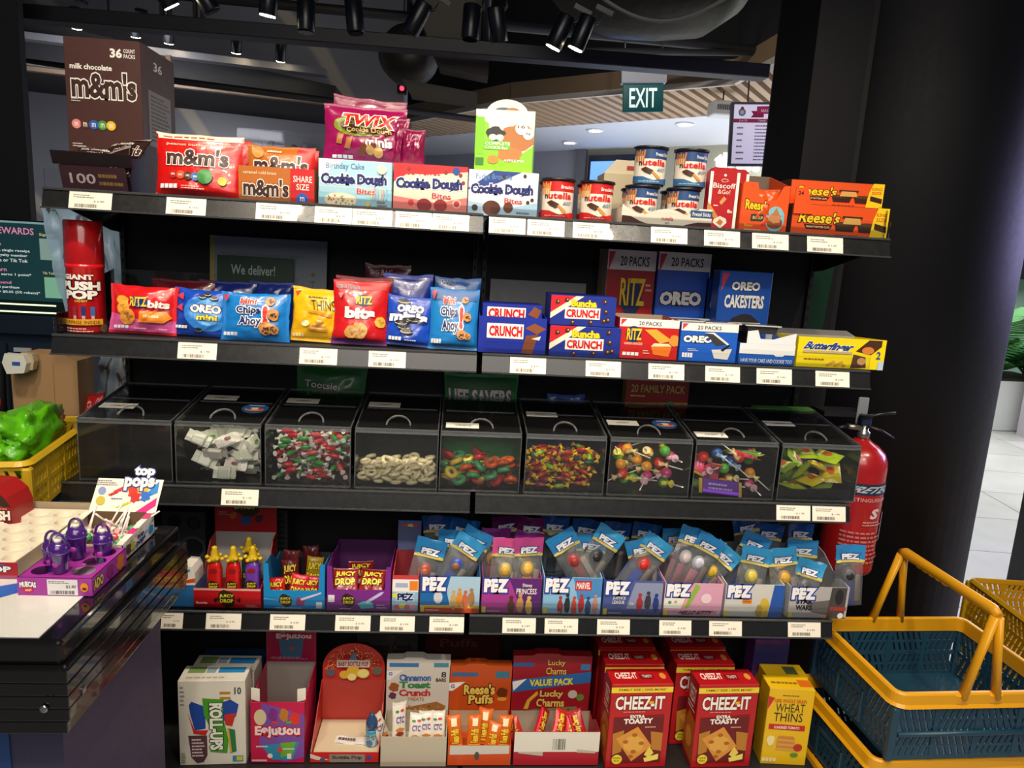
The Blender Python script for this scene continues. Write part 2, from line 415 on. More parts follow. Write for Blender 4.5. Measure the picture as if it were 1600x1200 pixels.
# far left wall with a dark soffit
wl = bpy.data.materials.new('veined_wall'); wl.use_nodes = True
nt = wl.node_tree; bb = nt.nodes['Principled BSDF']; wv = nt.nodes.new('ShaderNodeTexWave'); wv.inputs['Scale'].default_value = .35; wv.inputs['Distortion'].default_value = 5; wv.inputs['Detail'].default_value = 3
wv.bands_direction = 'DIAGONAL'
cr = nt.nodes.new('ShaderNodeValToRGB'); cr.color_ramp.elements[0].color = lin('67676b'); cr.color_ramp.elements[1].color = lin('77777a'); cr.color_ramp.elements[1].position = .96
e_ = cr.color_ramp.elements.new(.99); e_.color = lin('a8a08c')
tc = nt.nodes.new('ShaderNodeTexCoord'); nt.links.new(tc.outputs['Object'], wv.inputs[0]); nt.links.new(wv.outputs['Fac'], cr.inputs[0]); nt.links.new(cr.outputs[0], bb.inputs['Base Color']); bb.inputs['Roughness'].default_value = .35
g = G(); g.box(-6, -.55, 4.2, 4.3, 0, 4, wl); struct(g, 'wall_left')
g = G(); g.prism([(-6, 2.62), (-.9, 2.42), (-.9, 2.52), (-6, 3.2)], 'y', 3.2, 4.2, M('101113', .8)); g.prism([(-6, 2.60), (-.9, 2.40), (-.9, 2.425), (-6, 2.625)], 'y', 3.19, 3.24, M('6b5844', .5)); struct(g, 'trim_3')
g = G(); g.prism([(-6, 2.78), (-.95, 2.56), (-.95, 2.60), (-6, 2.82)], 'y', 3.10, 3.19, M('5a5a5e', .5)); struct(g, 'trim_4')
# corridor: slatted ceiling, white ceiling, end wall
wood = M('b3977a', .5, scale=12)
d0 = Vector((math.sin(R(37)), math.cos(R(37)), 0)); near = [(-.613, 5.79), (.321, 4.49), (1.771, 3.30), (1.822, 2.29), (3.2, 2.1)]
far = [(-.687, 6.9), (.627, 5.64), (2.635, 3.88), (3.6, 3.3)]
g = G()
def clip_line(o, poly):
    ts = []
    for k in range(len(poly)):
        a, b = Vector(poly[k]), Vector(poly[(k + 1) % len(poly)]); e = b - a; den = d0.x * e.y - d0.y * e.x
        if abs(den) < 1e-9: continue
        w_ = a - Vector((o[0], o[1])); t = (w_.x * e.y - w_.y * e.x) / den; q = (w_.x * d0.y - w_.y * d0.x) / den
        if 0 <= q <= 1: ts.append(t)
    return sorted(ts)
poly = near + far[::-1]; nrm = Vector((d0.y, -d0.x))
for k in range(-60, 60):
    o = Vector((1.2, 4.2)) + nrm * k * .1; ts = clip_line(o, poly)
    for a, b in zip(ts[::2], ts[1::2]):
        p, q = o + Vector((d0.x, d0.y)) * a, o + Vector((d0.x, d0.y)) * b; hw = nrm * .027
        pts = [p - hw, q - hw, q + hw, p + hw]
        g.prism([(v.x, v.y) for v in pts], 'z', 2.75, 2.84, wood)
tag(g.build('slat_ceiling'), kind='structure')
g = G(); pw = M('d9dbe0', .6)
g.prism(poly, 'z', 2.9, 2.94, M('e6e8ec', .7)); struct(g, 'ceiling_panel')
g = G()
for a, b in zip(near[:-1], near[1:]):
    a, b = Vector(a), Vector(b); n_ = Vector((b.y - a.y, -(b.x - a.x))).normalized() * .03
    g.prism([tuple(a), tuple(b), tuple(b + n_), tuple(a + n_)], 'z', 2.735, 2.775, M('cfc6b8', .5)); g.prism([tuple(a), tuple(b), tuple(b + n_), tuple(a + n_)], 'z', 2.775, 2.9, M('8f7658', .5))
    g.prism([tuple(a), tuple(b), tuple(b + n_), tuple(a + n_)], 'z', 2.9, 4.1, M('0c0d0f', .9))
struct(g, 'trim_5')
g = G(); g.prism([(-1.2, 7.4), (-.687, 6.9), (.627, 5.64), (2.635, 3.88), (6, 1.5), (8, 8), (-1.2, 8.6)], 'z', 2.75, 2.79, pw); struct(g, 'ceiling_white')
for i, (x, y) in enumerate([(1.2125, 5.5031), (1.9044, 4.8494), (1.0924, 6.3757)]):
    g = G(); g.lathe([(.075, 0), (.085, -.004), (.085, -.012), (.06, -.012)], M('ffffff', .4)); o = g.build('ceiling_downlight', None, (x, y, 2.749))
    tag(o, ('recessed round downlight in white ceiling beneath the exit sign', 'recessed round downlight in white ceiling beside the event board', 'recessed round downlight in white ceiling above the grey end wall')[i], 'ceiling light', 'downlights in the white ceiling')
    q = G(); q.lathe([(.058, -.0135), (.001, -.0135)], M('fff6e0', .5, emit=6)); q.build('lens', o)
wb, wc, wr = Vector((0.7629, 7.3392, 2.75)), Vector((2.5347, 5.9202, 2.75)), R(-38.693)
wdir = Vector((math.cos(wr), math.sin(wr)))
def wall_pts(a, b, t): 
    n_ = Vector((-wdir.y, wdir.x)) * t; return [tuple(a), tuple(b), tuple(b + n_), tuple(a + n_)]
g = G(); p0, p1, p2 = wb.xy - wdir * 3.2, Vector((1.2988, 6.91, 2.7087)).xy, wc.xy + wdir * 1.9
g.prism(wall_pts(p0, p1, .1), 'z', 0, 2.75, M('a4a6b2', .6)); g.prism(wall_pts(p1, p2, .1), 'z', 0, 2.75, M('b0ac96', .6)); struct(g, 'wall_back')
g = G(); g.prism(wall_pts(Vector((1.2444, 6.8511, 2.6978)).xy, Vector((1.3376, 6.7765, 2.6946)).xy, .075), 'z', 0, 2.75, M('6a6c76', .6)); struct(g, 'trim_8')
o = empty('display_screen', (1.5837, 6.5922, 2.5334), (0, 0, wr)); tag(o, 'blue glowing screen set in a dark frame on the corridor wall', 'screen')
g = G(); g.box(-.26, .40, 0, .05, -1.9, .14, M('1a2233', .5)); g.build('frame', o)
g = G(); g.box(-.22, .36, -.012, -.001, -1.7, .07, M('6fa4ee', .4, emit=1.0)); g.build('screen', o)
# lit sign letters on the corridor wall
vs, fs = text_mesh('th', .04); g = G()
xs = [p[0] for p in vs]; ys = [p[1] for p in vs]; pa, pb = Vector((2.5498, 5.8312, 2.5142)), Vector((2.6996, 5.7112, 2.6632))
vv = [g.b.verts.new(((a - min(xs)) / (max(xs) - min(xs)) * (pb - pa).xy.length, 0, (b - min(ys)) / (max(ys) - min(ys)) * (pb.z - pa.z))) for a, b in vs]; k = g.mi(M('ffffff', .4, emit=1.6))
for f in fs: g.b.faces.new([vv[i] for i in f]).material_index = k
r_ = bmesh.ops.extrude_face_region(g.b, geom=list(g.b.faces)); bmesh.ops.translate(g.b, verts=[v for v in r_['geom'] if isinstance(v, bmesh.types.BMVert)], vec=(0, .04, 0))
tag(g.build('wall_sign', None, tuple(pa), (0, 0, wr)), 'lit white sign lettering reading th on the beige corridor wall', 'sign')
for i, p in enumerate(((2.7123, 5.5216, 2.4915), (2.7731, 5.473, 2.484), (2.8381, 5.4209, 2.4766), (2.9464, 5.3342, 2.4622))):
    g = G(); g.ball((0, 0, 0), (.075 if i == 3 else .035, .04, .05 if i == 3 else .03), M('ffffff', .4, emit=3), 16, 10); g.box(-.004, .004, -.004, .004, .02, 2.755 - p[2], BLK)
    tag(g.build('pendant_lamp', None, p), ('small round white lamp below the event board beside the sign letters', 'small round white lamp below the event board, second along', 'small round white lamp below the event board, third along', 'large round white lamp below the event board')[i], 'lamp', 'white lamps beyond the event board')
# exit sign
o = empty('exit_sign', (1.0571, 3, 2.6375)); o.scale = (.76, .76, .76); tag(o, 'green and white EXIT sign hanging from the ceiling', 'sign'); o.rotation_euler = (0, R(-4), R(-4))
g = G(); g.box(-.19, .19, -.04, .04, -.01, .09, M('c9ccd0', .4), .006); g.box(-.16, -.15, -.005, .005, .09, 1.85, M('333333')); g.box(.15, .16, -.005, .005, .09, 1.85, M('333333')); g.build('housing', o)
g = G(); g.box(-.17, .17, -.012, .012, -.235, -.01, M('0f6a68', .35, emit=.12), .003); pn = g.build('sign_panel', o)
a = Art(lambda u, v, e: Vector(((u - .5) * .34, -.012 - e, -.235 + v * .225)), 1.5); a.t('EXIT', .16, .16, .84, .84, M('e8fff4', .5, emit=.8), bold=.01, part='lettering'); a.build(pn)
# event board
bw, bh = .66, .50
o = empty('event_board', (1.9278, 3, 2.381), (0, R(-3), R(-3))); o.scale = (.8, .8, .8); tag(o, 'hanging event board with pink ribbon heading and a timetable', 'board')
g = G(); g.box(-bw / 2, bw / 2, 0, .05, -bh / 2, bh / 2, M('4a4c55', .4), .004); g.box(-.2, -.19, .02, .03, bh / 2, .47, M('333333')); g.box(.2, .21, .02, .03, bh / 2, .47, M('333333')); g.build('frame', o)
a = Art(lambda u, v, e: Vector(((u - .5) * bw, -e, (v - .5) * bh)), bw / bh)
a.r(.03, .04, .985, .96, M('cfc8dc', .5, emit=.55)); a.e(.13, .84, .045, '5f8a86', part='wreath'); a.e(.13, .84, .025, 'cfc8dc', part='wreath'); a.e(.13, .9, .02, 'b03040', part='wreath')
a.p([(.24, .76), (.4, .76), (.4, .86), (.24, .86), (.27, .81)], 'a5224e', 'ribbon'); a.p([(.94, .74), (.78, .74), (.78, .84), (.94, .84), (.91, .79)], 'a5224e', 'ribbon'); a.p([(.31, .82), (.87, .8), (.87, .91), (.6, .945), (.31, .93)], 'c03062', 'ribbon')
a.t("SEASON'S HIGHLIGHTS", .36, .845, .82, .89, 'f4e6ee', part='heading'); a.r(.03, .68, .985, .74, 'a83358', 'table_heading')
for s, u in (('DATE', .1), ('TIME', .33), ('EVENT', .7)): a.t(s, u, .695, u + .1, .725, 'f0dfe6', part='table_heading')
a.lines(.08, .08, .18, .66, 6, '5a5566', seed=3, fill=.25, part='timetable'); a.lines(.3, .08, .52, .66, 11, '5a5566', seed=4, fill=.35, part='timetable'); a.lines(.62, .08, .98, .66, 10, '4a4556', seed=5, fill=.4, part='timetable'); a.build(o)
# air unit beside the board
g = G(); g.box(-.085, .1, .003, .15, -.045, .055, M('d4d4d2', .5), .008)
for k in range(8): g.box(-.06 + k * .014, -.051 + k * .014, .0, .004, -.01, .025, M('55565a'))
g.box(-.004, .004, .07, .078, .05, 2.755 - ((1.7876, 3.5, 2.6255))[2], BLK)
o = g.build('air_vent', None, (1.7876, 3.5, 2.6255)); tag(o, 'white slotted air unit partly behind the event board', 'vent')
# ---------------------------------------------------------------- black ceiling: beams, duct, track lights
beamm = M('25262b', .5); bm2 = M('2b2926', .6)
g = G(); g.box(-3.5, 1.45, 1.96, 2.06, 2.465, 2.53, beamm, .004); tag(g.build('ceiling_beam'), 'long dark steel beam crossing under the black ceiling', 'beam')
def rod(name, a, b, r, m, label, cat, group=None, n=6):
    g = G(); g.tube([a, b], r, m, n); return tag(g.build(name), label, cat, group)
rod('hanger_rod', (.02, 2.0, 2.53), (.02, 2.0, 4.0), .022, beamm, 'upright steel hanger above the long dark beam', 'hanger')
rod('ceiling_conduit', (-4, 3.0, 2.95), (2.2, 3.0, 2.88), .03, bm2, 'upper grey pipe running behind the long beam', 'pipe')
rod('ceiling_conduit', (-.5, 2.6, 2.62), (2.2, 3.1, 2.92), .02, bm2, 'thin slanting pipe above the exit sign', 'pipe')
rod('ceiling_conduit', (-3.5, 2.6, 2.46), (.1, 2.9, 2.32), .02, bm2, 'thin low pipe dropping below the long beam', 'pipe')
g = G(); g.prism([(-.62, 3.3), (-.2, 2.45), (.05, 2.42), (.05, 3.3)], 'y', 2.2, 2.35, M('4a4438', .6)); g.prism([(-.35, 2.32), (.0, 2.3), (.0, 2.36), (-.4, 2.4)], 'y', 2.3, 2.4, M('4a4438', .6))
tag(g.build('ceiling_duct'), 'slanting brown duct panel above the pink candy bags', 'duct')
foil = M('35322b', .45, metal=.4, bump=1.0, scale=16)
g = G(); g.lathe([(.012, -.12), (.11, -.1), (.16, -.04), (.17, .04), (.13, .12), (.02, .14)], foil, n=28)
tag(g.build('round_duct', None, (-0.3878, 2.6, 2.5873), (R(80), 0, R(-6))), 'crumpled foil round duct end hanging below the long beam', 'duct')
g = G(); g.lathe([(.01, -.5), (.16, -.47), (.26, -.36), (.31, -.18), (.315, 0), (.3, .2), (.22, .34), (.02, .4)], foil, n=32)
tag(g.build('foil_duct', None, (.72, 1.45, 2.77), (0, R(84), R(12))), 'large silver foil duct under the ceiling', 'duct')
pts = [Vector((.34 + .62 * t, 1.08, 2.52 - .13 * math.sin(math.pi * t) + .04 * t)) for t in [k / 16 for k in range(17)]]
g = G(); g.tube(pts, .007, M('77757a', .5)); tag(g.build('hanging_cable'), 'grey cable drooping below the silver foil duct', 'cable')
pts = [Vector((1.42 + .34 * t, 1.6, 2.86 - .33 * t ** 1.5)) for t in [k / 10 for k in range(11)]]
g = G(); g.tube(pts, .006, M('77757a', .5)); tag(g.build('hanging_cable'), 'grey cable falling beside the black pillar', 'cable')
for i, (x, lb) in enumerate(((-1.58, 'thick looped cable hanging beside the tall brown box'), (-1.42, 'second looped cable hanging above the tall brown box'))):
    pts = [Vector((x, 2.2, 3.4))] + [Vector((x + .05 * math.sin(t), 2.2, 2.55 - .06 * math.cos(t) * .5)) for t in (0, .8, 1.6, 2.4)] + [Vector((x + .1, 2.2, 3.4))]
    g = G(); g.tube(pts, .012, M('2d2b28', .6)); tag(g.build('looped_cable'), lb, 'cable')
# light tracks
g = G(); g.box(-1.6, .55, 1.0, 1.03, 2.53, 2.555, M('1c1d20', .4)); g.box(-1.0, -.99, 1.01, 1.02, 2.555, 4, BLK); g.box(.3, .31, 1.01, 1.02, 2.555, 4, BLK); tag(g.build('light_track'), 'black light track hanging above the long shelf display', 'track')
g = G(); g.box(-3.4, -.9, 2.98, 3.01, 2.72, 2.745, M('1c1d20', .4), mat=Matrix.Translation((0, 0, 0))); g.box(-2.2, -2.19, 2.99, 3.0, 2.745, 4, BLK); tag(g.build('light_track'), 'black light track carrying the small bright spots beyond the beam', 'track')
def make_spot(lit, L=.115, rad=.031):
    o = empty('track_spotlight', (0, 0, 0)); g = G()
    g.lathe([(rad * .96, 0), (rad, .004), (rad, L - .004), (rad * .9, L)], M('10141c', .3), n=20); g.build('lamp_body', o)
    g = G(); g.lathe([(rad * .86, -.003), (.001, -.003)], M('fff0cf', .4, emit=30) if lit else M('33353a', .2), n=20); g.build('lens', o)
    g = G(); g.tube([(0, 0, L * .7), (rad * 1.3, 0, L * .95), (rad * 1.3, 0, L + .03)], .006, BLK); g.box(rad * .3, rad * 2.4, -.012, .012, L + .03, L + .046, BLK); g.build('bracket', o)
    return o
lit, dark = make_spot(True), make_spot(False)
def spot(proto, first, loc, rx, ry, lb, sc=1.0):
    o = proto if first else copy_tree(proto); o.location = loc; o.rotation_euler = (R(rx), R(ry), 0); o.scale = (sc,) * 3
    tag(o, lb, 'spotlight', 'black track spotlights'); return o
YT = 1.0
A_ = [(-1.0819, 1, 2.2998), (-0.7593, 1, 2.2963), (0.2443, 1, 2.2676), (0.3257, 1, 2.2694)]
spot(lit, True, A_[0], 20, -28, 'lit spotlight at the frame top above the tall brown box')
spot(lit, False, A_[1], 8, 8, 'lit spotlight pointing down, between the tall brown box and pink bags')
spot(lit, False, A_[2], 10, 22, 'lit spotlight above the green box, first of the paired two')
spot(lit, False, A_[3], 10, 20, 'lit spotlight above the exit sign side of the paired two')
D_ = [((-0.9452, 1, 2.2941), 12, -30, 'unlit spotlight tilted beside the brown duct, above the orange box'), ((-0.6282, 1, 2.2524), 0, 0, 'unlit upright spotlight above the blue dough box'), ((-0.4557, 1, 2.2614), 0, -6, 'unlit spotlight with a pale sticker above the pink bags'), ((-0.2682, 1, 2.2757), 10, 28, 'unlit spotlight tilted across the foil duct end'), ((-0.0552, 1, 2.2707), 0, 2, 'unlit upright spotlight above the green box'), ((0.0524, 1, 2.2703), 14, -12, 'unlit spotlight showing its lens above the green box')]
for i, (l, rx, ry, lb) in enumerate(D_): spot(dark, i == 0, l, rx, ry, lb)
F_ = [(-2.3839, 3, 2.6952), (-2.0474, 3, 2.6746), (-1.8554, 3, 2.6532), (-1.4619, 3, 2.6285), (-1.1997, 3, 2.6004)]
for l, lb in zip(F_, ('faint bright spot beside the looped cable', 'bright warm spot just above the tall brown box', 'small bright spot beyond the beam beside the tall brown box', 'bright warm spot beyond the beam above the red candy bag', 'bright warm spot beyond the beam above the orange candy box')): spot(lit, False, l, 25, 10, lb, 1.0)
g = G(); g.box(-.03, .03, 0, .05, -.03, .03, BLK, .004); g.lathe([(.014, 0), (.014, .006)], M('ff2030', .4, emit=8), mat=Matrix.Rotation(R(90), 4, 'X')); g.box(-.005, .005, .02, .03, .03, 1.0, BLK)
tag(g.build('ceiling_camera', None, (-0.4601, 3, 2.4944)), 'small black device with a red light under the foil duct end', 'camera')
# glass shelf with jars on the far left wall
o = empty('wall_display', (-1.4342, 4, 2.2121)); tag(o, 'glass display shelf with pale glassware on the far grey wall', 'display')
g = G(); g.box(-.35, .35, -.02, .19, -.12, -.09, M('4b4237', .5)); g.build('shelf', o)
g = G(); g.box(-.33, .33, .0, .01, -.09, .12, ACRYL); g.build('glass_front', o)
for k in range(7):
    g = G(); x = -.27 + k * .085; g.lathe([(.02, -.088), (.028, -.08), (.026, 0 + .02 * (k % 3)), (.015, .015 + .02 * (k % 3))], M('8f9290' if k % 2 else '6d6a60', .25), n=12, c=(x, .1, 0)); g.build('jar', o)

# ---------------------------------------------------------------- the two shelf bays
Z = [1.6194, 1.2880, .9278, .5944]; DZ = .155
strip_m = M('1a1b1d', .27, coat=.4); board_m = M('1d1e20', .5)
def bay(x0, x1, name_lb):
    u = empty('shelving_unit', (0, 0, 0)); tag(u, name_lb, 'shelving', 'joined black shelving bays')
    g = G(); g.box(x0, x1, .37, .39, .05, Z[0] - .03, M('141518', .7)); g.box(x0, x1, .366, .37, .9, .91, M('0c0c0e')); g.box(x0, x1, .366, .37, 1.33, 1.337, M('0c0c0e')); g.build('back_panel', u)
    g = G(); g.box(x0, x1, -.05, .37, DZ - .03, DZ, board_m, .002); g.box(x0, x1, -.03, -.015, 0, DZ - .03, BLKM); g.build('base_deck', u)
    for xx in (x0 + .008, x1 - .008):
        g = G(); g.box(xx - .006, xx + .006, .352, .37, .05, Z[0] - .03, M('222326', .5))
        for k in range(44): g.box(xx - .002, xx + .002, .3512, .352, .2 + k * .032, .212 + k * .032, M('000000', .9))
        g.build('upright', u)
    for k, z in enumerate(Z):
        g = G(); g.box(x0 + .001, x1 - .001, .0, .365, z - .025, z, board_m, .0015)
        for xx in (x0 + .004, x1 - .007): g.prism([(.02, z - .025), (.36, z - .025), (.36, z - .09), (.3, z - .085)], 'x', xx, xx + .003, BLKM)
        s = g.build('shelf', u)
        q = G(); zt = z + .003
        q.prism([(0, zt), (.004, zt), (.004, zt - .044), (-.0098, zt - .0465), (-.0128, zt - .0457)], 'x', x0 + .001, x1 - .001, strip_m)
        q.prism([(-.0128, zt - .0457), (-.018, zt - .047), (-.018, zt - .0432), (-.0155, zt - .0432)], 'x', x0 + .001, x1 - .001, M('3a3b3d', .25))
        q.prism([(-.001, zt + .0005), (-.0045, zt - .002), (-.0045, zt - .005), (.001, zt - .003)], 'x', x0 + .001, x1 - .001, M('3a3b3d', .25))
        q.build('price_strip', s)
        q = G(); q.box(x0 + .004, x1 - .004, .0008, .0023, z + .003, z + .043, GUARD); q.build('front_guard', s)
    return u
bay(-.9976, -.0058, 'black shelving bay under the candy bags, ending beside the sales counter')
g = G(); g.box(-.0052, .0052, .37, .39, .05, Z[0] - .03, BLKM); tag(g.build('gap_filler'), 'narrow black filler added to block light at the joint between the two shelving bays', 'post')  # added filler, keeps light from showing through the gap between bays
bay(.0058, 1.0, 'black shelving bay ending beside the fire extinguisher and black pillar')
g = G(); g.prism([(.01, Z[0]), (.22, Z[0]), (.22, Z[0] + .085), (.06, Z[0] + .085), (.01, Z[0] + .07)], 'x', .988, .990, GUARD); tag(g.build('end_guard'), 'clear plastic end guard on the top shelf beside the king size box', 'guard')
g = G(); g.prism([(.01, Z[1]), (.22, Z[1]), (.22, Z[1] + .05), (.01, Z[1] + .05)], 'x', -.991, -.989, GUARD); tag(g.build('end_guard'), 'clear plastic end guard on the second shelf beside the red tube', 'guard')

# ---------------------------------------------------------------- price labels in the shelf strips
paper = M('efe9dc', .55)
def price_label(s, x0, x1, txt, where, k):
    wd = x1 - x0; zt = Z[s] + .003; hh = .0405
    o = empty('price_label', ((x0 + x1) / 2, -.0132, zt - .0445)); o.rotation_euler = (math.atan2(-.0128, .0457), 0, 0)
    tag(o, 'white price label ' + where, 'price label', 'white price labels on the shelf edges')
    g = G(); g.box(-wd / 2, wd / 2, -.0006, 0, 0, hh, paper); c = g.build('card', o)
    a = Art(lambda u, v, e: Vector(((u - .5) * wd, -.0006 - e, v * hh)), wd / hh, lift=.0002)
    a.lines(.1, .62, .62, .86, 2, '6a665e', seed=k, fill=.4); a.t('$ ' + txt, .58, .4, .82, .52, '44423e', bold=.0, part='price'); a.bars(.14, .1, .68, .3, '5a5650', 26, k)
    a.build(c)
LB = [
 (0, (-0.9386, -0.8461), '6.90', 'below the black tray of brown candy pouches'), (0, (-0.7274, -0.6399), '13.60', 'below the big red candy pouch'), (0, (-0.5287, -0.4351), '5.90', 'below the orange share size box'),
 (0, (-0.396, -0.3114), '6.90', 'below the pale blue dough box, first of two'), (0, (-0.31, -0.2188), '4.90', 'below the pale blue dough box, second of two'), (0, (-0.2114, -0.1282), '6.90', 'below the red and cream dough box, first of two'), (0, (-0.1253, -0.0399), '6.90', 'below the red and cream dough box, second of two'),
 (0, (0.0068, 0.0933), '6.90', 'below the blue and white dough box'), (0, (0.0978, 0.1866), '5.90', 'below the single red-topped snack cup'), (0, (0.2066, 0.2947), '4.80', 'below the second red-topped snack cup'), (0, (0.3962, 0.4859), '5.90', 'below the cream tray of snack cups'),
 (0, (0.5271, 0.6164), '7.90', 'below the tall red biscuit box'), (0, (0.6469, 0.7388), '3.90', 'below the small orange display box'), (0, (0.7858, 0.8773), '5.90', 'below the orange king size box'),
 (1, (-0.7118, -0.6223), '1.90', 'below the dark blue mini cookie bag'), (1, (-0.4304, -0.3415), '7.90', 'below the yellow cracker bag'), (1, (-0.267, -0.1782), '5.90', 'below the tall red cracker bag'), (1, (0.0753, 0.1639), '4.90', 'below the blue chocolate bar tray'),
 (1, (0.2627, 0.3512), '3.90', 'below the stacked chocolate cluster boxes'), (1, (0.4209, 0.5123), '3.90', 'below the red open snack box'), (1, (0.5665, 0.6558), '3.90', 'below the blue open snack box'), (1, (0.6991, 0.7911), '2.80', 'below the blue and white cut tray'), (1, (0.8535, 0.9435), '5.90', 'below the yellow candy bar box'),
 (2, (-0.6186, -0.5293), '1.90', 'below the clear bin of white wrapped candy'), (2, (0.7974, 0.89), '1.90', 'below the last clear bin, first of two'), (2, (0.8953, 0.9869), '1.90', 'below the last clear bin, second of two'),
 (3, (-0.7729, -0.7195), '1.90', 'half hidden behind the counter edge'), (3, (-0.6628, -0.5755), '4.90', 'below the red tray of squeeze candy'), (3, (-0.5036, -0.4151), '4.90', 'below the blue candy tray'), (3, (-0.3389, -0.249), '5.90', 'below the purple candy tray'), (3, (-0.2244, -0.1353), '5.90', 'below the white candy tablet carton'),
 (3, (-0.0972, -0.0071), '2.80', 'below the blue and red dispenser tray'), (3, (0.0939, 0.1821), '3.80', 'below the purple dispenser tray'), (3, (0.2059, 0.295), '3.80', 'below the sky blue dispenser tray'), (3, (0.3467, 0.4351), '4.00', 'below the slate blue dispenser tray'), (3, (0.5154, 0.6033), '3.80', 'below the pink dispenser tray'), (3, (0.6529, 0.7436), '4.80', 'below the white dispenser tray'), (3, (0.8729, 0.9654), '4.80', 'below the silver dispenser tray')]
for k, (s, (x0, x1), t_, wh) in enumerate(LB): price_label(s, x0, x1, t_, wh, k + 1)

# ================================================================ top shelf
Z1, Z2, Z3, Z4, Z5 = [q_ + .0006 for q_ in Z + [DZ]]
WHT = 'f4f1ea'; BRN = '3d211c'; RED = 'd51a14'; YEL = 'f6d21a'; NAVY = '17246e'
def mm(a, u0, v0, u1, v1, c=BRN, ol=WHT, ow=.05): a.t("m&m's", u0, v0, u1, v1, c, ol, ow * .8, bold=.035)
# tall brown box and its dispensing tray
def art(a):
    a.t('36', .60, .885, .76, .945, WHT, bold=.04, part='lettering'); a.t('COUNT', .78, .92, .93, .945, WHT, part='lettering'); a.t('PACKS', .78, .887, .93, .912, WHT, part='lettering')
    a.t('milk chocolate', .07, .80, .62, .835, WHT, bold=.03, part='lettering'); mm(a, .08, .62, .93, .79)
    for k, c in enumerate(('e88a86', '5a2a20', '2a62b8', '4c9a3e', 'efc31c')):
        a.e(.12 + k * .115, .45, .062, c, part='candy_picture'); a.t('m', .095 + k * .115, .435, .145 + k * .115, .462, WHT, part='candy_picture')
    a.lines(.07, .59, .2, .62, 2, 'd8cfc8'); a.lines(.06, .30, .24, .33, 2, 'd8cfc8', seed=4)
def sart(a):
    a.r(.18, .35, .85, .72, '8d8482'); a.lines(.24, .38, .8, .70, 12, '4a3a36'); a.t('36', .35, .86, .6, .92, WHT, part='lettering')
o = carton('candy_box', 'tall brown candy box with white lettering at the end of the top shelf', 'candy box', None, (-0.9989, -0.8239, 0.352), Z1, .12, .2, '4a2b26', art, side='4d302b', sideart=(1, sart))
g = G(); g.box(.07, .082, .19, .201, .32, .37, M('8f7d6a', .6)); g.build('torn_flap', o)
x0, x1, hh = (-0.9841, -0.8075, 0.11)
wd = x1 - x0; o = empty('dispenser_tray', ((x0 + x1) / 2, .02, Z1)); tag(o, 'dark brown open card tray standing in front of the tall brown box', 'tray')
dk = M('1d1315', .35)
g = G(); g.prism([(.016, 0), (.02, 0), (.004, .055), (0, .055)], 'x', -wd / 2 + .012, wd / 2 - .02, M('3a2028', .4)); g.build('front_panel', o)
g = G(); g.prism([(0, .056), (.004, .056), (-.006, .085), (-.010, .084)], 'x', -wd / 2, wd / 2 - .004, dk); g.build('front_lip', o)
for s in (-1, 1):
    g = G(); xx = s * (wd / 2 - .014); g.prism([(.02, 0), (.095, 0), (.095, .10), (.0, .075)], 'x', xx - .0012, xx + .0012, dk); g.build('side_panel', o)
a = Art(lambda u, v, e: Vector(((u - .5) * wd * .8, .016 - .016 * v - e, .055 * v)), wd * .8 / .055); a.t('100', .1, .3, .5, .7, 'b9a9ae', part='print'); a.lines(.55, .2, .95, .8, 2, '8a6a3a', part='print'); a.build(o)
BP = []
def art(a): a.t('milk chocolate', .12, .62, .7, .8, WHT, bold=.02); a.r(.0, .9, 1, .99, '9a8f8a'); mm(a, .3, .1, .95, .55)
for k, (dx, dy, rz, rx, dz, lb) in enumerate(((-.012, .025, 8, -62, .075, 'brown candy pouch lying on top of the dark tray, lettering up'), (.03, .05, -12, -48, .085, 'brown candy pouch behind another in the dark tray'), (.030, .025, -30, -12, .03, 'brown candy pouch sticking out at the tray end beside the red pouch'))):
    b = bag('candy_pouch', lb, 'candy pouch', 'brown pouches in the dark tray', (-.05, .06, .075), 0, 0, .018, '2e1a17', art, seed=k + 2, seal='v', sealw=.06)
    b.location = ((x0 + x1) / 2 + dx, .02 + dy, Z1 + dz); b.rotation_euler = (R(rx), R(rz) * .4, R(rz))
# red pouch
def art(a):
    a.r(.02, .90, .98, .985, 'f3e3cc', 'top_band'); a.lines(.08, .92, .9, .965, 1, 'c04030', fill=.5)
    a.t('peanut butter', .12, .79, .6, .845, 'f6c9a6', bold=.02, part='lettering'); mm(a, .13, .48, .86, .76)
    for k, c in enumerate(('b01a14', 'cf4a1a', '4a2418', '2a62b8')): a.e(.22 + k * .09, .33 - .01 * k, .05, c, part='candy_picture'); a.t('m', .2 + k * .09, .315 - .01 * k, .24 + k * .09, .345 - .01 * k, WHT, part='candy_picture')
    a.e(.60, .31, .09, '2f8a3c', part='candy_picture'); a.e(.80, .25, .05, 'efc31c', part='candy_picture'); a.facts(.08, .10, .3, .17); a.lines(.34, .09, .62, .16, 2, 'f0c0b0')
    a.lines(.74, .8, .92, .86, 2, 'f0b0a0')
bag('candy_pouch', 'large red candy pouch with cream zip band on the top shelf', 'candy pouch', 'red pouches on the top shelf', (-0.7771, -0.5741, 0.147), Z1, .03, .05, 'cf1410', art, (R(-7), 0, 0), 5, stand=True, crease=.3, sealcol='f0e2cc', sealw=.035)
bag('candy_pouch', 'red candy pouch mostly hidden behind the large red one', 'candy pouch', 'red pouches on the top shelf', (-0.7869, -0.5753, 0.1457), Z1, .10, .05, 'cf1410', None, (R(-7), 0, 0), 6, stand=True, crease=.3)
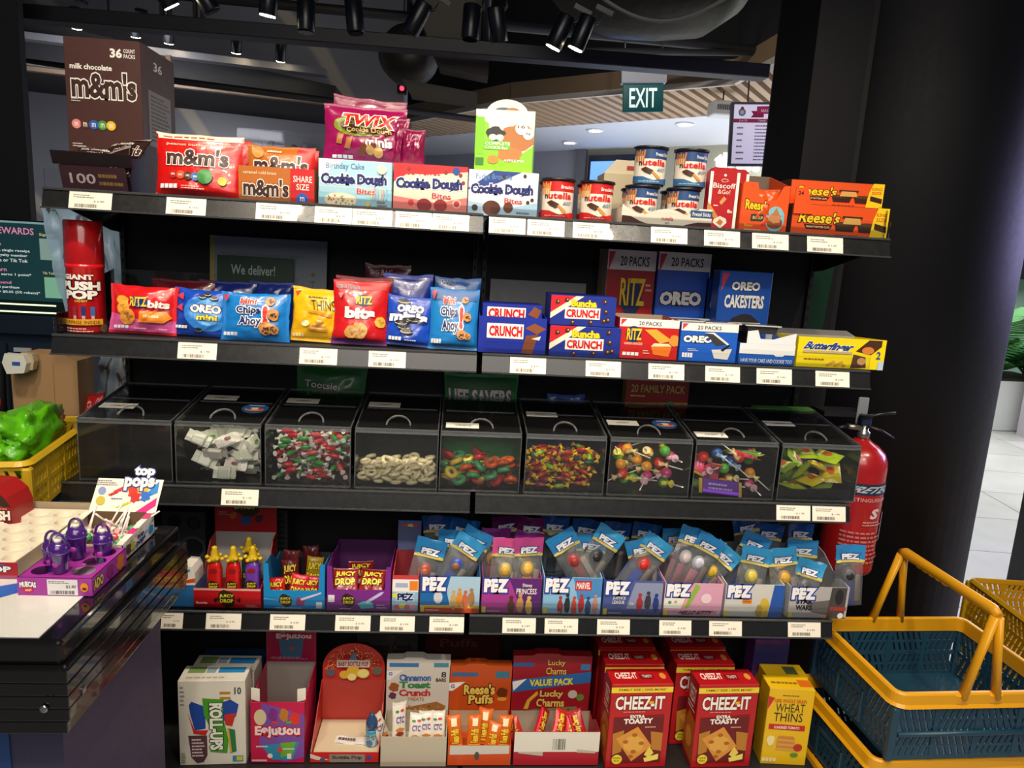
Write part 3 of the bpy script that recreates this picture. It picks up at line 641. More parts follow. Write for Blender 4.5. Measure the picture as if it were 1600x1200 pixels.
# orange share size box with pouches
def art(a):
    a.r(.68, 0, 1, 1, 'c8191a'); a.t('SHARE', .72, .62, .97, .80, WHT, bold=.01, part='lettering'); a.t('SIZE', .76, .40, .93, .57, WHT, bold=.01, part='lettering')
    a.t('caramel cold brew', .06, .78, .5, .87, 'f4d9b0', bold=.01, part='lettering'); mm(a, .06, .16, .66, .66); a.e(.84, .14, .08, '2a5ac0', part='candy_picture'); a.t('m', .81, .08, .87, .2, WHT, part='candy_picture')
x3 = (-0.5775, -0.4026, 0.0793)
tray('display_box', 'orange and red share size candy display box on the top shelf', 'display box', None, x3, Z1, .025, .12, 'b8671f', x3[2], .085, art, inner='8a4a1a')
def art(a):
    a.r(.74, 0, 1, 1, 'c8191a'); mm(a, .1, .45, .92, .82); a.e(.16, .86, .09, 'c98a3a', part='picture'); a.lines(.3, .86, .6, .93, 1, 'f4d9b0')
for k in range(2):
    bag('candy_pouch', ('orange-brown candy pouch standing up in the share size box', 'orange-brown candy pouch behind another in the share size box')[k], 'candy pouch', 'orange-brown pouches in the share size box', (x3[0] + .008, x3[1] - .006, (-0.5757, -0.4106, 0.1337)[2] - .004), Z1 + .003, .04 + .045 * k, .035, 'b8671f', art, (R(-5), 0, 0), 9 + k, crease=.3)
# cookie dough boxes
def dough(a, ribbon, top, sub, base2, pic):
    a.p([(0, 0), (1, 0), (1, .35), (.6, .2), (0, .3)], base2, 'colour_band'); a.p([(0, 1), (.35, 1), (.12, .72), (0, .6)], ribbon, 'ribbon')
    a.t(top, .10, .76, .62, .92, ribbon if ribbon != 'f2f6fa' else '5a86b0', tilt=.12, part='lettering')
    a.t('Cookie Dough', .03, .40, .93, .70, NAVY, WHT, .07, bold=.06, tilt=.12); a.t(sub, .52, .29, .78, .41, 'c8303a', WHT, .04, bold=.02, part='lettering'); pic(a)
def pic(a):
    a.e(.30, .14, .22, 'efe3c4', .16); 
    for k in range(26): a.e(.12 + .36 * rnd.random(), .04 + .2 * rnd.random(), .012, rnd.choice(('d0506a', '5aa0d0', '6ab06a', 'e0c050')), n=6, part='picture')
    for k in range(6): a.r(.72 + k * .04, .18, .735 + k * .04, .42 + .04 * (k % 2), ('f0d890', 'e8a0b0', 'a0d0e0')[k % 3], 'picture')
    a.e(.86, .84, .065, 'f3eecb', part='emblem'); a.e(.68, .08, .03, 'e0c050', part='emblem'); a.lines(.8, .04, .95, .18, 2, '8a7a6a')
c1 = (-0.3944, -0.2231, 0.1061)
carton('candy_box', 'pale blue cookie dough candy box on the top shelf', 'candy box', 'candy boxes in the dough row', c1, Z1, .02, .026, 'a9d3e6', lambda a: dough(a, 'f2f6fa', 'Birthday Cake', 'Bites', '8fc4de', pic))
def pic(a):
    a.e(.42, .14, .1, '8a1a20', .14); a.e(.64, .15, .09, '9a2024', .13); a.e(.24, .18, .04, 'c8303a'); a.e(.86, .2, .06, 'f0b8b0'); a.e(.86, .2, .04, 'c02a30')
    for u, v in ((.7, .86), (.9, .82), (.94, .66), (.2, .9)): a.e(u, v, .025, '9a2a24')
    a.e(.84, .9, .05, '2a4a9a', .08, part='emblem')
c2 = (-0.2216, -0.0459, 0.1073)
carton('candy_box', 'red and cream cookie dough candy box on the top shelf', 'candy box', 'candy boxes in the dough row', c2, Z1, .02, .026, 'f0dcc8', lambda a: (a.p([(0, 1), (1, 1), (1, .9), (.5, .8), (0, .78)], 'c8242a', 'colour_band'), dough(a, 'c8242a', 'Red Velvet', 'Bites', 'e07a74', pic)))
def pic(a):
    a.e(.34, .17, .13, '5a2c1a', .17); a.e(.58, .2, .07, '6a3520', .12); a.e(.1, .16, .045, '3a2a12'); a.lines(.7, .05, .96, .14, 1, '5a6a8a')
    for u, v in ((.5, .88), (.86, .34), (.92, .4), (.8, .92)): a.e(u, v, .025, '4a2a1a')
c3 = (-0.0458, 0.1221, 0.1038)
carton('candy_box', 'blue and white fudge brownie dough candy box on the top shelf', 'candy box', 'candy boxes in the dough row', c3, Z1, .02, .026, 'eef2f6', lambda a: (a.p([(0, 1), (.75, 1), (.4, .72), (0, .55)], '27408f', 'colour_band'), dough(a, 'f2f6fa', 'Fudge Brownie', 'Bites', 'a9cde6', pic)))
for k, c in enumerate((c1, c2, c3)):
    for j in range(3 if k < 2 else 4):
        carton('candy_box', ('pale blue dough box hidden behind the front one', 'cream dough box hidden behind the front one', 'white dough box hidden behind the front one')[k], 'candy box', ('hidden pale blue dough boxes', 'hidden cream dough boxes', 'hidden white dough boxes')[k], c, Z1, .0475 + .0275 * j, .026, ('a9d3e6', 'f0dcc8', 'eef2f6')[k])
# pink bags on top
zb = Z1 + c1[2] + .001
def art(a):
    a.e(.46, .62, .34, '7d8a1c', .2, part='emblem'); a.e(.50, .61, .30, '40200f', .16, part='emblem')
    a.t('TWIX', .22, .60, .88, .84, RED, 'f8efdc', .05, bold=.04, sh=.06, tilt=-.1); a.t('Cookie Dough', .28, .47, .84, .575, 'e9c98a', '5a2a12', .05, bold=.03, part='lettering'); a.t('minis', .52, .26, .85, .42, WHT, '7a1040', .05, bold=.04, tilt=-.08, part='lettering')
    for u, v, t in ((.15, .3, 0), (.26, .22, 0), (.44, .12, 1), (.56, .13, 1)):
        a.p([(u, v), (u + .07, v - .02), (u + .1, v + .16), (u + .03, v + .18)], 'a86a3a' if t == 0 else '7a3a1c', 'picture')
    a.e(.68, .17, .06, 'c99a5a'); a.e(.58, .2, .05, 'c99a5a'); a.facts(.12, .05, .38, .1)
bag('candy_bag', 'large pink candy bag standing on the pale blue dough box', 'candy bag', 'pink bags on the dough boxes', (-0.3983, -0.1978, 0.1609)[:2] + (1.8609 - zb,), zb, .06, .055, '8e1050', art, (R(-6), 0, 0), 12, crease=.8, rough=.2)
bag('candy_bag', 'pink candy bag whose top shows behind the large one', 'candy bag', 'pink bags on the dough boxes', (-0.3953, -0.2124, 0.189)[:2] + (1.8888 - zb,), zb, .142, .02, '7e0d46', None, (R(-4), R(3), 0), 13, crease=.8)
for k, (l_, r_2, t_) in enumerate(((-0.2525, -0.1906, 0.0958), (-0.2072, -0.1518, 0.0691))):
    bag('candy_bag', ('pink candy bag slumped behind the large one at its end', 'small pink bag end drooping onto the cream dough box')[k], 'candy bag', 'pink bags on the dough boxes', (l_ + (.022 if k == 0 else 0), r_2, t_ * .95 + .02), zb, (.066, .05)[k], .03, '7a0c42', None, (R(-5), R((18, 30)[k]) * 0, 0), 14 + k, crease=.9)
# green protein cookie box on top of the white dough boxes
zb = Z1 + c3[2] + .001
q4 = (-0.0354, 0.1074, 0.1693)
def art(a):
    a.p([(.0, 1), (1, 1), (1, .45), (.82, .32), (.30, .40), (.22, .78), (0, .9)], 'efe9dc', 'cream_panel'); a.r(.0, .28, .15, .88, '7cc41c', 'green_panel')
    a.e(.72, .55, .27, 'b5713a', .24, rag=.25, seed=5); a.e(.6, .3, .2, 'c07a40', .13, rag=.25, seed=6); a.e(.86, .68, .1, 'c98a4a', .07, rag=.2)
    a.e(.34, .62, .16, '2c2c2a', .11, rag=.3, seed=2, part='emblem'); a.e(.3, .56, .07, 'e8e4d8', .05, part='emblem'); a.e(.42, .56, .07, 'e8e4d8', .05, part='emblem')
    a.r(.16, .36, .6, .5, '6ab81a', 'green_panel'); a.t('COMPLETE', .17, .435, .6, .485, WHT, part='lettering'); a.t('COOKIE-fied', .17, .37, .56, .42, WHT, part='lettering')
    a.e(.78, .72, .105, 'f4f1e6', part='badge'); a.t('16', .72, .72, .84, .77, '222222', part='badge'); a.e(.9, .63, .09, 'f4f1e6', part='badge'); a.t('6g', .86, .615, .94, .66, '222222', part='badge')
    a.t('APPLE', .5, .17, .72, .21, WHT, part='lettering'); a.t('PIE', .74, .17, .85, .21, WHT, part='lettering'); a.e(.32, .2, .1, 'd8883a', .07); a.r(.02, .1, .16, .22, '3a7a2a', 'badge')
o = carton('snack_box', 'bright green and cream cookie box standing on the white dough box', 'snack box', None, q4[:2] + (1.8664 - zb,), zb, .05, .09, '86cf1e', art, rot=(0, 0, R(-7)), side='7cc41c', top='d8d4c8')
wq, hq = q4[1] - q4[0], 1.8664 - zb
g = G(); g.prism([(-wq * .36, hq)] + [(-wq * .36 * math.cos(t) + 0, hq + wq * .24 * math.sin(t)) for t in [k * math.pi / 14 for k in range(15)]] + [(wq * .36, hq)], 'y', .05, .052, M('d9d8d2', .5)); hp = g.build('rounded_flap', o)
a = Art(lambda u, v, e: Vector(((u - .5) * wq * .6, .05 - e, hq + v * wq * .18)), 3); a.e(.4, .3, .25, '4a5a5a', .3); a.e(.65, .3, .2, 'a8643a', .3); a.build(hp)
# snack cups
def cup(label, group, x, y, z, rad, h, red, first=None):
    if first is not None:
        o = copy_tree(first); o.location = (x, y, z); tag(o, label, 'snack cup', group); return o
    o = empty('snack_cup', (x, y, z)); tag(o, label, 'snack cup', group)
    cm = M('6b3c22', .35) if red else M('5a3624', .35)
    g = G(); g.lathe([(rad * .9, 0), (rad * .93, .004), (rad * .96, h - .006)], M('3f2a24', .25, coat=.5), n=40); g.build('cup_body', o)
    g = G(); g.lathe([(rad * .98, h - .007), (rad * 1.06, h - .006), (rad * 1.06, h - .001), (rad * 1.0, h), (.001, h - .001)], M('1c1a22', .3), n=40); g.build('lid', o)
    def fn(u, v, e):
        t = (u - .5) * math.pi * .98; rr = rad * (.93 + .03 * v) + e * .8; return Vector((rr * math.sin(t), -rr * math.cos(t), .004 + v * (h - .012)))
    a = Art(fn, rad * 3.0 / h, curved=.06, lift=.0003, step=.0002)
    a.r(.0, 0, 1, .98, 'ece3d6', 'label_wrap'); a.r(.0, .8, 1, 1.0, 'c8201e' if red else '274a80', 'label_wrap'); a.r(.3, .72, 1, .99, 'c8201e' if red else '274a80', 'label_wrap')
    for k in range(5): a.p([(.06 + k * .05, .62), (.095 + k * .05, .62), (.1 + k * .055, .97 - .04 * (k % 2)), (.065 + k * .055, .97 - .04 * (k % 2))], 'd9a55a' if red else 'c8803a', 'stick_picture')
    a.t('Breadsticks' if red else 'Pretzel Sticks', .52, .80, .86, .90, WHT, part='lettering')
    a.t('n', .18, .52, .255, .64, '1c1c1c', bold=.03); a.t('utella', .265, .52, .76, .70, 'd8201a', bold=.03)
    a.t('&GO!', .58, .36, .76, .46, '2a7a9a', sh=.2, part='lettering')
    a.p([(.24, .42), (.34, .48), (.50, .38), (.44, .26), (.32, .33)], '4a2616', 'picture'); a.p([(.46, .33), (.50, .36), (.66, .18), (.60, .13)], 'd99a4a', 'picture')
    a.p([(0, .22), (.3, .2), (.5, .1), (.5, 0), (0, 0)], 'c8201e' if red else '3a6a9a', 'label_wrap'); a.p([(.5, .1), (.75, .16), (1, .2), (1, 0), (.5, 0)], 'd8281e' if red else '3a6a9a', 'label_wrap'); a.lines(.2, .04, .8, .09, 1, 'f0b0a0' if red else 'b0c8e0')
    a.build(o); return o
def cupspec(l, r_, t, b, y):
    return l, r_, t, b, y
rA, rB = (0.133, 0.2153, 0.0984), (0.228, 0.3143, 0.0985)
cr_ = .0405
pA = cup('red-topped snack cup, first of the single pair beside the white dough box', 'single red-topped snack cups', (rA[0] + rA[1]) / 2, .062, Z1, cr_, rA[2], True)
cup('red-topped snack cup beside the cream cup tray', 'single red-topped snack cups', (rB[0] + rB[1]) / 2, .062, Z1, cr_, rB[2], True, pA)
tb = [(0.3378, 0.4317, 0.0999), (0.4413, 0.5377, 0.1018)]; ch = (tb[0][2] + tb[1][2]) / 2 - .008
pB = cup('blue-topped snack cup standing in the cream tray, lower one beside the red-topped cups', 'blue-topped snack cups', (tb[0][0] + tb[0][1]) / 2, .07, Z1 + .003, cr_, ch, False)
cup('blue-topped snack cup standing in the cream tray, lower one beside the red biscuit box', 'blue-topped snack cups', (tb[1][0] + tb[1][1]) / 2, .07, Z1 + .003, cr_, ch, False, pB)
tt = [(0.3564, 0.4454, 0.1925), (0.4552, 0.55, 0.1916)]
for k in range(2): cup(('blue-topped snack cup stacked on top, beside the beige carton', 'blue-topped snack cup stacked on top, beside the event board')[k], 'blue-topped snack cups', (tt[k][0] + tt[k][1]) / 2, .078, Z1 + .0035 + ch, cr_, ch, False, pB)
for k in range(2): cup('snack cup behind the front ones, only its edge showing', 'snack cups in the second row', ((tb[k][0] + tb[k][1]) / 2) + .01, .16, Z1 + .003, cr_, ch, False, pB)
for k in range(2): cup('red-topped snack cup hidden behind the front pair', 'red-topped snack cups in the second row', ((rA, rB)[k][0] + (rA, rB)[k][1]) / 2 + .006, .15, Z1, cr_, rA[2], True, pA)
x3 = (0.3282, 0.5511, 0.0577); wd = x3[1] - x3[0]
o = empty('cup_tray', ((x3[0] + x3[1]) / 2, .02, Z1)); tag(o, 'cream cardboard tray with brown wave holding the blue-topped snack cups', 'tray')
g = G(); g.box(-wd / 2, wd / 2, 0, .2, 0, .002, M('e6ded0', .5)); g.build('base', o)
pts = [(-wd / 2, 0), (wd / 2, 0), (wd / 2, .046), (wd * .36, .046), (wd * .3, .034)] + [(wd * t, .03 + .012 * math.cos(t * 8)) for t in (.2, .1, 0, -.1, -.2, -.3)] + [(-wd / 2, .046)]
g = G(); g.prism(pts, 'y', 0, .002, M('e6ded0', .45)); fp = g.build('front_panel', o)
a = Art(lambda u, v, e: Vector(((u - .5) * wd, -e, v * .046)), wd / .046)
a.p([(0, 0), (0, .45), (.1, .42), (.2, .2), (.3, .06), (.35, 0)], '4a211a', 'brown_wave'); a.p([(.65, 0), (.72, .15), (.85, .3), (1, .3), (1, 0)], '4a211a', 'brown_wave')
a.t('nutella', .44, .3, .57, .5, 'c02a20'); a.t('&GO', .48, .12, .53, .22, '2a7a9a', part='lettering'); a.r(.76, .55, 1.0, .9, '2a4f86', 'blue_tag'); a.t('Pretzel Sticks', .78, .62, .98, .82, WHT, part='lettering'); a.build(fp)
for s in (-1, 1): 
    g = G(); g.box(s * wd / 2 - .001, s * wd / 2 + .001, .002, .2, .002, .04, M('e6ded0', .5)); g.build('side_panel', o)
# beige carton at the back
x3 = (0.3199, 0.4222, 0.177); wd, hh = x3[1] - x3[0], x3[2]
o = empty('open_carton', ((x3[0] + x3[1]) / 2, .24, Z1)); tag(o, 'beige open carton behind the blue-topped snack cups', 'carton')
g = G(); g.box(-wd / 2, wd / 2, 0, .1, 0, hh * .8, M('b4a78e', .6), .001); g.build('carton_body', o)
g = G(); g.prism([(-wd / 2, hh * .8), (wd / 2, hh * .8), (wd * .8, hh), (-wd * .2, hh * 1.0)], 'y', .005, .007, M('c4b79e', .6)); g.prism([(wd * .1, hh * .86), (wd * .8, hh * .86), (wd * .8, hh * .92), (wd * .1, hh * .92)], 'y', .0035, .0048, M('9a2a24', .5)); g.build('flap', o)
# red biscuit boxes
def art(a):
    a.r(0, 0, .1, 1, WHT, 'white_edge'); a.r(.9, 0, 1, 1, WHT, 'white_edge'); a.e(.5, .945, .045, WHT, part='hang_hole'); a.e(.5, .855, .12, 'efd0c8', .03, part='emblem'); a.e(.5, .855, .1, 'b3151c', .022, part='emblem'); a.t('Biscoff', .12, .72, .88, .81, WHT, bold=.01); a.t('&Go!', .3, .62, .72, .70, 'f0c8b8', part='lettering')
    a.p([(.38, .48), (.52, .58), (.62, .54), (.46, .43)], 'd59a5a', 'picture'); a.t('8x', .68, .30, .86, .36, WHT, part='lettering'); a.lines(.2, .4, .4, .44, 1, WHT)
    a.p([(-.02, .48), (.04, .46), (.4, .22), (.3, .16), (-.02, .34)], 'c9873e', 'picture'); a.p([(.22, .12), (.5, .02), (.7, .13), (.66, .2), (.45, .24), (.25, .18)], 'e8ded0', 'picture'); a.p([(.34, .12), (.5, .07), (.58, .14), (.46, .19)], 'b8742e', 'picture')
for k, (x3, y) in enumerate((((0.5393, 0.6151, 0.1478), .03), ((0.5903, 0.6659, 0.1554), .1))):
    wd, hh = x3[1] - x3[0] - .002, x3[2]
    g = G(); top = [(wd / 2, hh * .93), (wd * .36, hh), (-wd * .36, hh), (-wd / 2, hh * .93)]
    g.prism([(-wd / 2, 0), (wd / 2, 0)] + top, 'y', 0, .03, M('b3151c', .4, coat=.15)); o = g.build('biscuit_box', None, ((x3[0] + x3[1]) / 2, y, Z1))
    tag(o, ('tall red biscuit box with white edges beside the snack cups', 'red biscuit box set back behind the front one')[k], 'biscuit box', 'red biscuit boxes')
    a = Art(lambda u, v, e: Vector(((u - .5) * wd, -e, v * hh * .93)), wd / hh); art(a); a.build(o)
# orange cup boxes
RS = 'e8551a'
x3 = (0.621, 0.741, 0.1175); wd, hh = x3[1] - x3[0] - .002, x3[2]
o = empty('display_box', ((x3[0] + x3[1]) / 2, .02, Z1)); tag(o, 'small orange display box with a torn cut-out front, beside the red biscuit box', 'display box')
g = G(); g.prism([(-wd / 2, 0), (wd / 2, 0), (wd / 2, hh * .97), (wd * .36, hh * .95), (wd * .22, hh * .66), (wd * .0, hh * .64), (-wd * .14, hh * .74), (-wd * .2, hh), (-wd / 2, hh)], 'y', 0, .002, M(RS, .4)); f = g.build('front_panel', o)
a = Art(lambda u, v, e: Vector(((u - .5) * wd, -e, v * hh)), wd / hh)
a.t("Reese's", .08, .46, .58, .66, 'f7d21c', '3a1c10', .07, bold=.03, tilt=-.15); a.r(.22, .22, .52, .36, '2c3a3a', 'badge'); a.t('BIG CUP', .26, .26, .48, .32, 'e8d060', part='badge')
a.e(.74, .28, .2, '7cc4d4', .26, part='badge'); a.e(.74, .2, .17, '8a4a24', .12); a.e(.73, .3, .14, 'c98a5a', .1, rag=.3); a.p([(.66, .36), (.84, .36), (.75, .52)], 'b87a4a', 'picture'); a.t('Reese', .1, .1, .28, .16, 'f7d21c', part='lettering'); a.lines(.1, .02, .6, .06, 1, 'f0c8a8'); a.build(f)
for s in (-1, 1):
    g = G(); g.prism([(.002, 0), (.13, 0), (.13, hh * 1.25), (.002, hh * .95)], 'x', s * wd / 2 - .001, s * wd / 2 + .001, M(RS, .45)); g.build('side_panel', o)
g = G(); g.box(-wd / 2, wd / 2, .128, .13, 0, hh * 1.25, M('6a5a4c', .6)); g.build('back_panel', o)
for k in range(3):
    bag('candy_packet', ('orange packet crumpled inside the small orange box', 'orange packet behind another in the small orange box', 'orange packet at the back of the small orange box')[k], 'candy packet', 'orange packets in the small box', ((x3[0] + x3[1]) / 2 - .04, (x3[0] + x3[1]) / 2 + .04, hh * .88), Z1 + .002, .012 + .035 * k, .024, 'd8501a', None, (R(-6), 0, 0), 20 + k, crease=.8)
def reese(a):
    a.t("Reese's", .08, .40, .50, .76, 'f7d21c', '2a140c', .05, bold=.025, sh=.05); a.p([(.13, .36), (.43, .36), (.40, .20), (.16, .20)], '3a1c10', 'badge'); a.t('PEANUT BUTTER CUPS', .16, .25, .40, .31, 'f0d8a0', part='badge')
    for u in (.56, .80):
        a.p([(u - .11, .42), (u + .11, .42), (u + .09, .18), (u - .09, .18)], '3b2114', 'picture'); a.e(u, .42, .11, '5a3820', .07)
        for k in range(9): a.r(u - .09 + k * .02, .2, u - .085 + k * .02, .4, '24130b', 'picture')
    a.p([(.53, .42), (.72, .42), (.70, .66), (.55, .66)], 'd8a85a', 'picture'); a.r(.52, .62, .73, .68, '4a2c18', 'picture')
    a.p([(.82, 0), (1, 0), (1, 1), (.88, 1), (.84, .6)], YEL, 'yellow_panel'); a.t('KING', .87, .72, .98, .84, 'd8501a', bold=.02, part='lettering'); a.t('SIZE', .87, .56, .98, .68, 'd8501a', bold=.02, part='lettering')
    a.p([(.86, .5), (.99, .4), (.99, .2), (.86, .3)], '3b2114', 'picture'); a.lines(.46, .02, .8, .09, 1, '6a2a10')
x3 = (0.7504, 1.0002, 0.0747)
carton('candy_box', 'orange king size candy box, lower of two with yellow end', 'candy box', 'orange king size candy boxes', x3, Z1, .02, .16, RS, reese, side='4a2a1c')
x4 = (x3[0] + .006, x3[1] - .004, 1.7557 - Z1 - x3[2] - .001)
o = carton('candy_box', 'orange king size candy box stacked upon the other, set back', 'candy box', 'orange king size candy boxes', x4, Z1 + x3[2] + .001, .055, .12, RS, reese, side='4a2a1c', rot=(0, 0, R(-2)))
x5 = (0.7455, 0.8092, 0.1049)
g = G(); h5 = .058 * 1; g.prism([(-.072, .05), (-.022, .05), (-.042, .112), (-.072, .112)], 'y', -.0035, -.0015, M(RS, .4)); 
o = g.build('box_corner', None, (x3[0] + .074, .019, Z1)); tag(o, 'orange torn front corner flap of the king size box marked 24', 'box flap')
a = Art(lambda u, v, e: Vector((-.072 + u * .045, -.0035 - e, v * .112)), .4); a.t('24', .15, .84, .45, .92, '3a1c10', part='lettering'); a.build(o)

# ================================================================ second shelf
o = empty('candy_tube', (((-0.9942, -0.9104, 0.2652))[0] + .041, .075, Z2), (0, 0, R(20))); tag(o, 'tall red push-up candy tube with a darker cap at the shelf end', 'candy tube')
hh = (-0.9942, -0.9104, 0.2652)[2]; rr = ((-0.9942, -0.9104, 0.2652)[1] - (-0.9942, -0.9104, 0.2652)[0]) / 2
g = G(); g.lathe([(rr * .9, 0), (rr * .97, .006), (rr * .97, hh * .58), (rr * 1.0, hh * .585), (rr * 1.0, hh * .62)], M('d21820', .25, coat=.5), n=40); tb_ = g.build('tube_body', o)
g = G(); g.lathe([(rr * .99, hh * .62), (rr, hh * .625), (rr * .98, hh * .99), (rr * .93, hh), (.001, hh)], M('b01216', .2, coat=.6), n=40); g.build('cap', o)
def fn(u, v, e):
    t = (u - .5) * math.pi; q = rr * .975 + e; return Vector((q * math.sin(t), -q * math.cos(t), v * hh * .58))
a = Art(fn, rr * 3.1 / (hh * .58), curved=.05, lift=.0004, step=.0003)
a.t('GIANT', .12, .83, .66, .91, WHT, '7a0c12', .06, bold=.05, part='lettering'); a.t('PUSH', .06, .67, .78, .81, WHT, '2a0a0a', .08, bold=.06, tilt=-.05); a.t('POP', .14, .53, .72, .67, WHT, '2a0a0a', .08, bold=.06); a.t('CANDY', .34, .49, .55, .525, YEL, part='lettering')
for k, c in enumerate(('8a2a40', '2a2a6a', '3a6aa8')): a.r(.3 + k * .14, .28, .37 + k * .14, .42, c, 'picture'); a.r(.31 + k * .14, .2, .36 + k * .14, .28, 'c8a8a8', 'picture')
a.p([(.08, .13), (.78, .14), (.78, .23), (.08, .22)], 'f0b81c', 'banner'); a.t('SURPRISE INSIDE', .12, .15, .72, .205, '8a1a10', part='banner'); a.lines(.15, .02, .65, .1, 2, 'f0c0b8'); a.e(.8, .08, .08, '6a5a3a', part='badge'); a.build(tb_)
def art(a):
    a.p([(0, .05), (1, .05), (1, .3), (.6, .26), (0, .42)], 'd0559a', 'pink_band'); a.e(.2, .68, .1, 'e8a83a', .09, rag=.2); a.cookie(.22, .52, .10, 'e8a83a', 'c8842a'); a.cookie(.30, .34, .12, 'd8923a', 'a8662a')
    a.e(.48, .66, .13, '1c3a8a', .12, part='emblem'); a.t('RITZ', .34, .56, .60, .76, 'f3c81c', '142a6a', .03, bold=.03); a.t('bits', .61, .54, .92, .70, WHT, bold=.05)
    a.p([(.47, .24), (.85, .24), (.95, .36), (.88, .48), (.5, .46)], 'f08a24', 'banner'); a.t('cheese', .56, .34, .78, .42, 'fbe3b8', part='banner'); a.facts(.10, .10, .34, .16); a.lines(.42, .09, .66, .14, 1, 'f0c0d8'); a.lines(.78, .09, .94, .14, 1, 'f0c0d8')
bag('snack_bag', 'small red and pink cracker bag beside the red tube', 'snack bag', None, (-0.8974, -0.7356, 0.1175), Z2, .035, .045, 'cf1a22', art, (R(-8), R(1), 0), 31, seal='v', crease=.5)
def oreo(a, mini=True):
    a.e(.62, .50, .42, '2f7fd6', .4, part='glow'); a.e(.62, .50, .25, '5aa4ea', .28, part='glow')
    a.t('OREO', .32, .48, .86, .66, WHT, '10206a', .07, bold=.06, arc=.06); a.t('mini', .44, .34, .80, .46, 'f3dc2a', '10206a', .05, bold=.04)
    for u, v in ((.22, .2), (.48, .12), (.52, .84), (.6, .9), (.72, .82)): a.e(u, v, .07, '1c1a1c', .05); a.e(u, v + .005, .06, 'e8e4e0', .035); a.e(u, v + .015, .058, '2c2a2c', .035)
    for k in range(2): a.p([(.06, .82 - k * .24), (.18, .9 - k * .24), (.2, .74 - k * .24)], 'd83a48', 'flag')
    a.facts(.06, .14, .3, .2)
bag('snack_bag', 'dark blue mini sandwich cookie bag tucked behind the chip cookie bag', 'snack bag', None, (-0.751, -0.6105, 0.1152), Z2, .04, .045, '1747b8', oreo, (R(-8), R(2), 0), 32, seal='v', crease=.45)
def chips(a, d=0.0):
    a.t('Mini', .28, .76 + d, .52, .89 + d, 'd83030', WHT, .05, bold=.04, part='lettering'); a.t('Chips', .22, .52 + d, .58, .72 + d, '1c2a6a', WHT, .07, bold=.04, tilt=.04); a.t('Ahoy', .26, .28 + d, .60, .50 + d, '1c2a6a', WHT, .07, bold=.04, tilt=.04); a.t('!', .62, .36 + d, .70, .74 + d, 'd83030', WHT, .06, bold=.05)
    a.cookie(.72, .84 + d, .07); a.cookie(.78, .56 + d, .09, seed=4); a.cookie(.68, .27 + d, .10, seed=5); a.cookie(.8, .25 + d, .07, seed=6); a.p([(.04, .92), (.14, .95), (.08, .8)], 'd83a48', 'flag'); a.facts(.06, .1, .28, .17)
bag('snack_bag', 'bright blue chocolate chip cookie bag overlapping the dark blue bag', 'snack bag', None, (-0.6272, -0.461, 0.1172), Z2, .016, .04, '1878c8', chips, (R(-7), 0, 0), 33, seal='v', crease=.45)
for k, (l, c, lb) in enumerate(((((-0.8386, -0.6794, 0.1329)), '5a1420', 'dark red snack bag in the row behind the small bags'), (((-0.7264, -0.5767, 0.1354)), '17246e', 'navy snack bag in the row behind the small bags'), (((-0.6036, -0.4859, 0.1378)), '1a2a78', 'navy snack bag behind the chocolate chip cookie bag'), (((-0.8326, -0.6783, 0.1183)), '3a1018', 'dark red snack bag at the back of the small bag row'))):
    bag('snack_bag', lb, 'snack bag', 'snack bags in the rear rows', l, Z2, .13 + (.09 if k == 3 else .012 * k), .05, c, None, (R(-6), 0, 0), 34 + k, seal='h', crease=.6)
x3 = (-1.0036, -0.5076, 0.1427)
o = empty('clear_tray', ((x3[0] + x3[1]) / 2, .09, Z2)); tag(o, 'clear plastic display tray around the small snack bags', 'tray'); wd = x3[1] - x3[0]; hh = x3[2]
g = G(); g.box(-wd / 2, wd / 2, .236, .238, 0, hh, ACRYL); g.build('back_panel', o)
g = G(); g.prism([(0.01, 0), (.236, 0), (.236, hh), (.1, hh * .8)], 'x', -wd / 2, -wd / 2 + .002, ACRYL); g.build('side_panel', o)
def art(a):
    a.p([(.04, .9), (.16, .93), (.08, .82)], 'd8342a', 'flag'); a.t('THINS', .38, .58, .82, .78, '1c1c1c', bold=.0, sh=-.05); a.lines(.3, .8, .8, .86, 1, '7a5a1a')
    a.p([(.3, .54), (.78, .46), (.8, .51), (.32, .58)], 'e8983a', 'banner')
    for k in range(7): a.p([(.34 + .03 * k, .2 + .035 * k), (.7 - .02 * k, .19 + .035 * k), (.72 - .02 * k, .23 + .035 * k), (.36 + .03 * k, .24 + .035 * k)], ('d8923a', 'efc36a')[k % 2], 'picture')
    a.e(.28, .33, .08, 'f3e8b8', .06, part='badge'); a.facts(.05, .08, .28, .14, 'f3e0a0')
bag('snack_bag', 'yellow cracker bag between the blue cookie bag and tall red bag', 'snack bag', None, (-0.4674, -0.3348, 0.1333), Z2, .03, .05, 'eab414', art, (R(-7), R(2), 0), 41, seal='h', crease=.6)
def art(a):
    a.r(.04, .86, .96, .965, 'c2161c', 'top_band'); a.t('BIG BAG', .08, .86, .46, .92, '2a1a2a', 'd8b8c8', .04, part='lettering'); a.e(.56, .69, .14, '1c2f5a', .09, part='emblem'); a.t('RITZ', .42, .63, .72, .76, 'f3c81c', '142a5a', .03, bold=.03)
    a.t('bits', .22, .40, .78, .58, WHT, bold=.06); a.cookie(.88, .36, .10, 'd8a83a', 'b8822a'); a.cookie(.5, .22, .15, 'c89a4a', 'a87a2a'); a.cookie(.36, .2, .12, 'c08a3a', '9a6a2a'); a.p([(0, .1), (1, .06), (1, 0.0), (0, 0)], '7a3a8a', 'purple_band'); a.p([(.1, .78), (.2, .8), (.14, .7)], 'e8707a', 'flag')
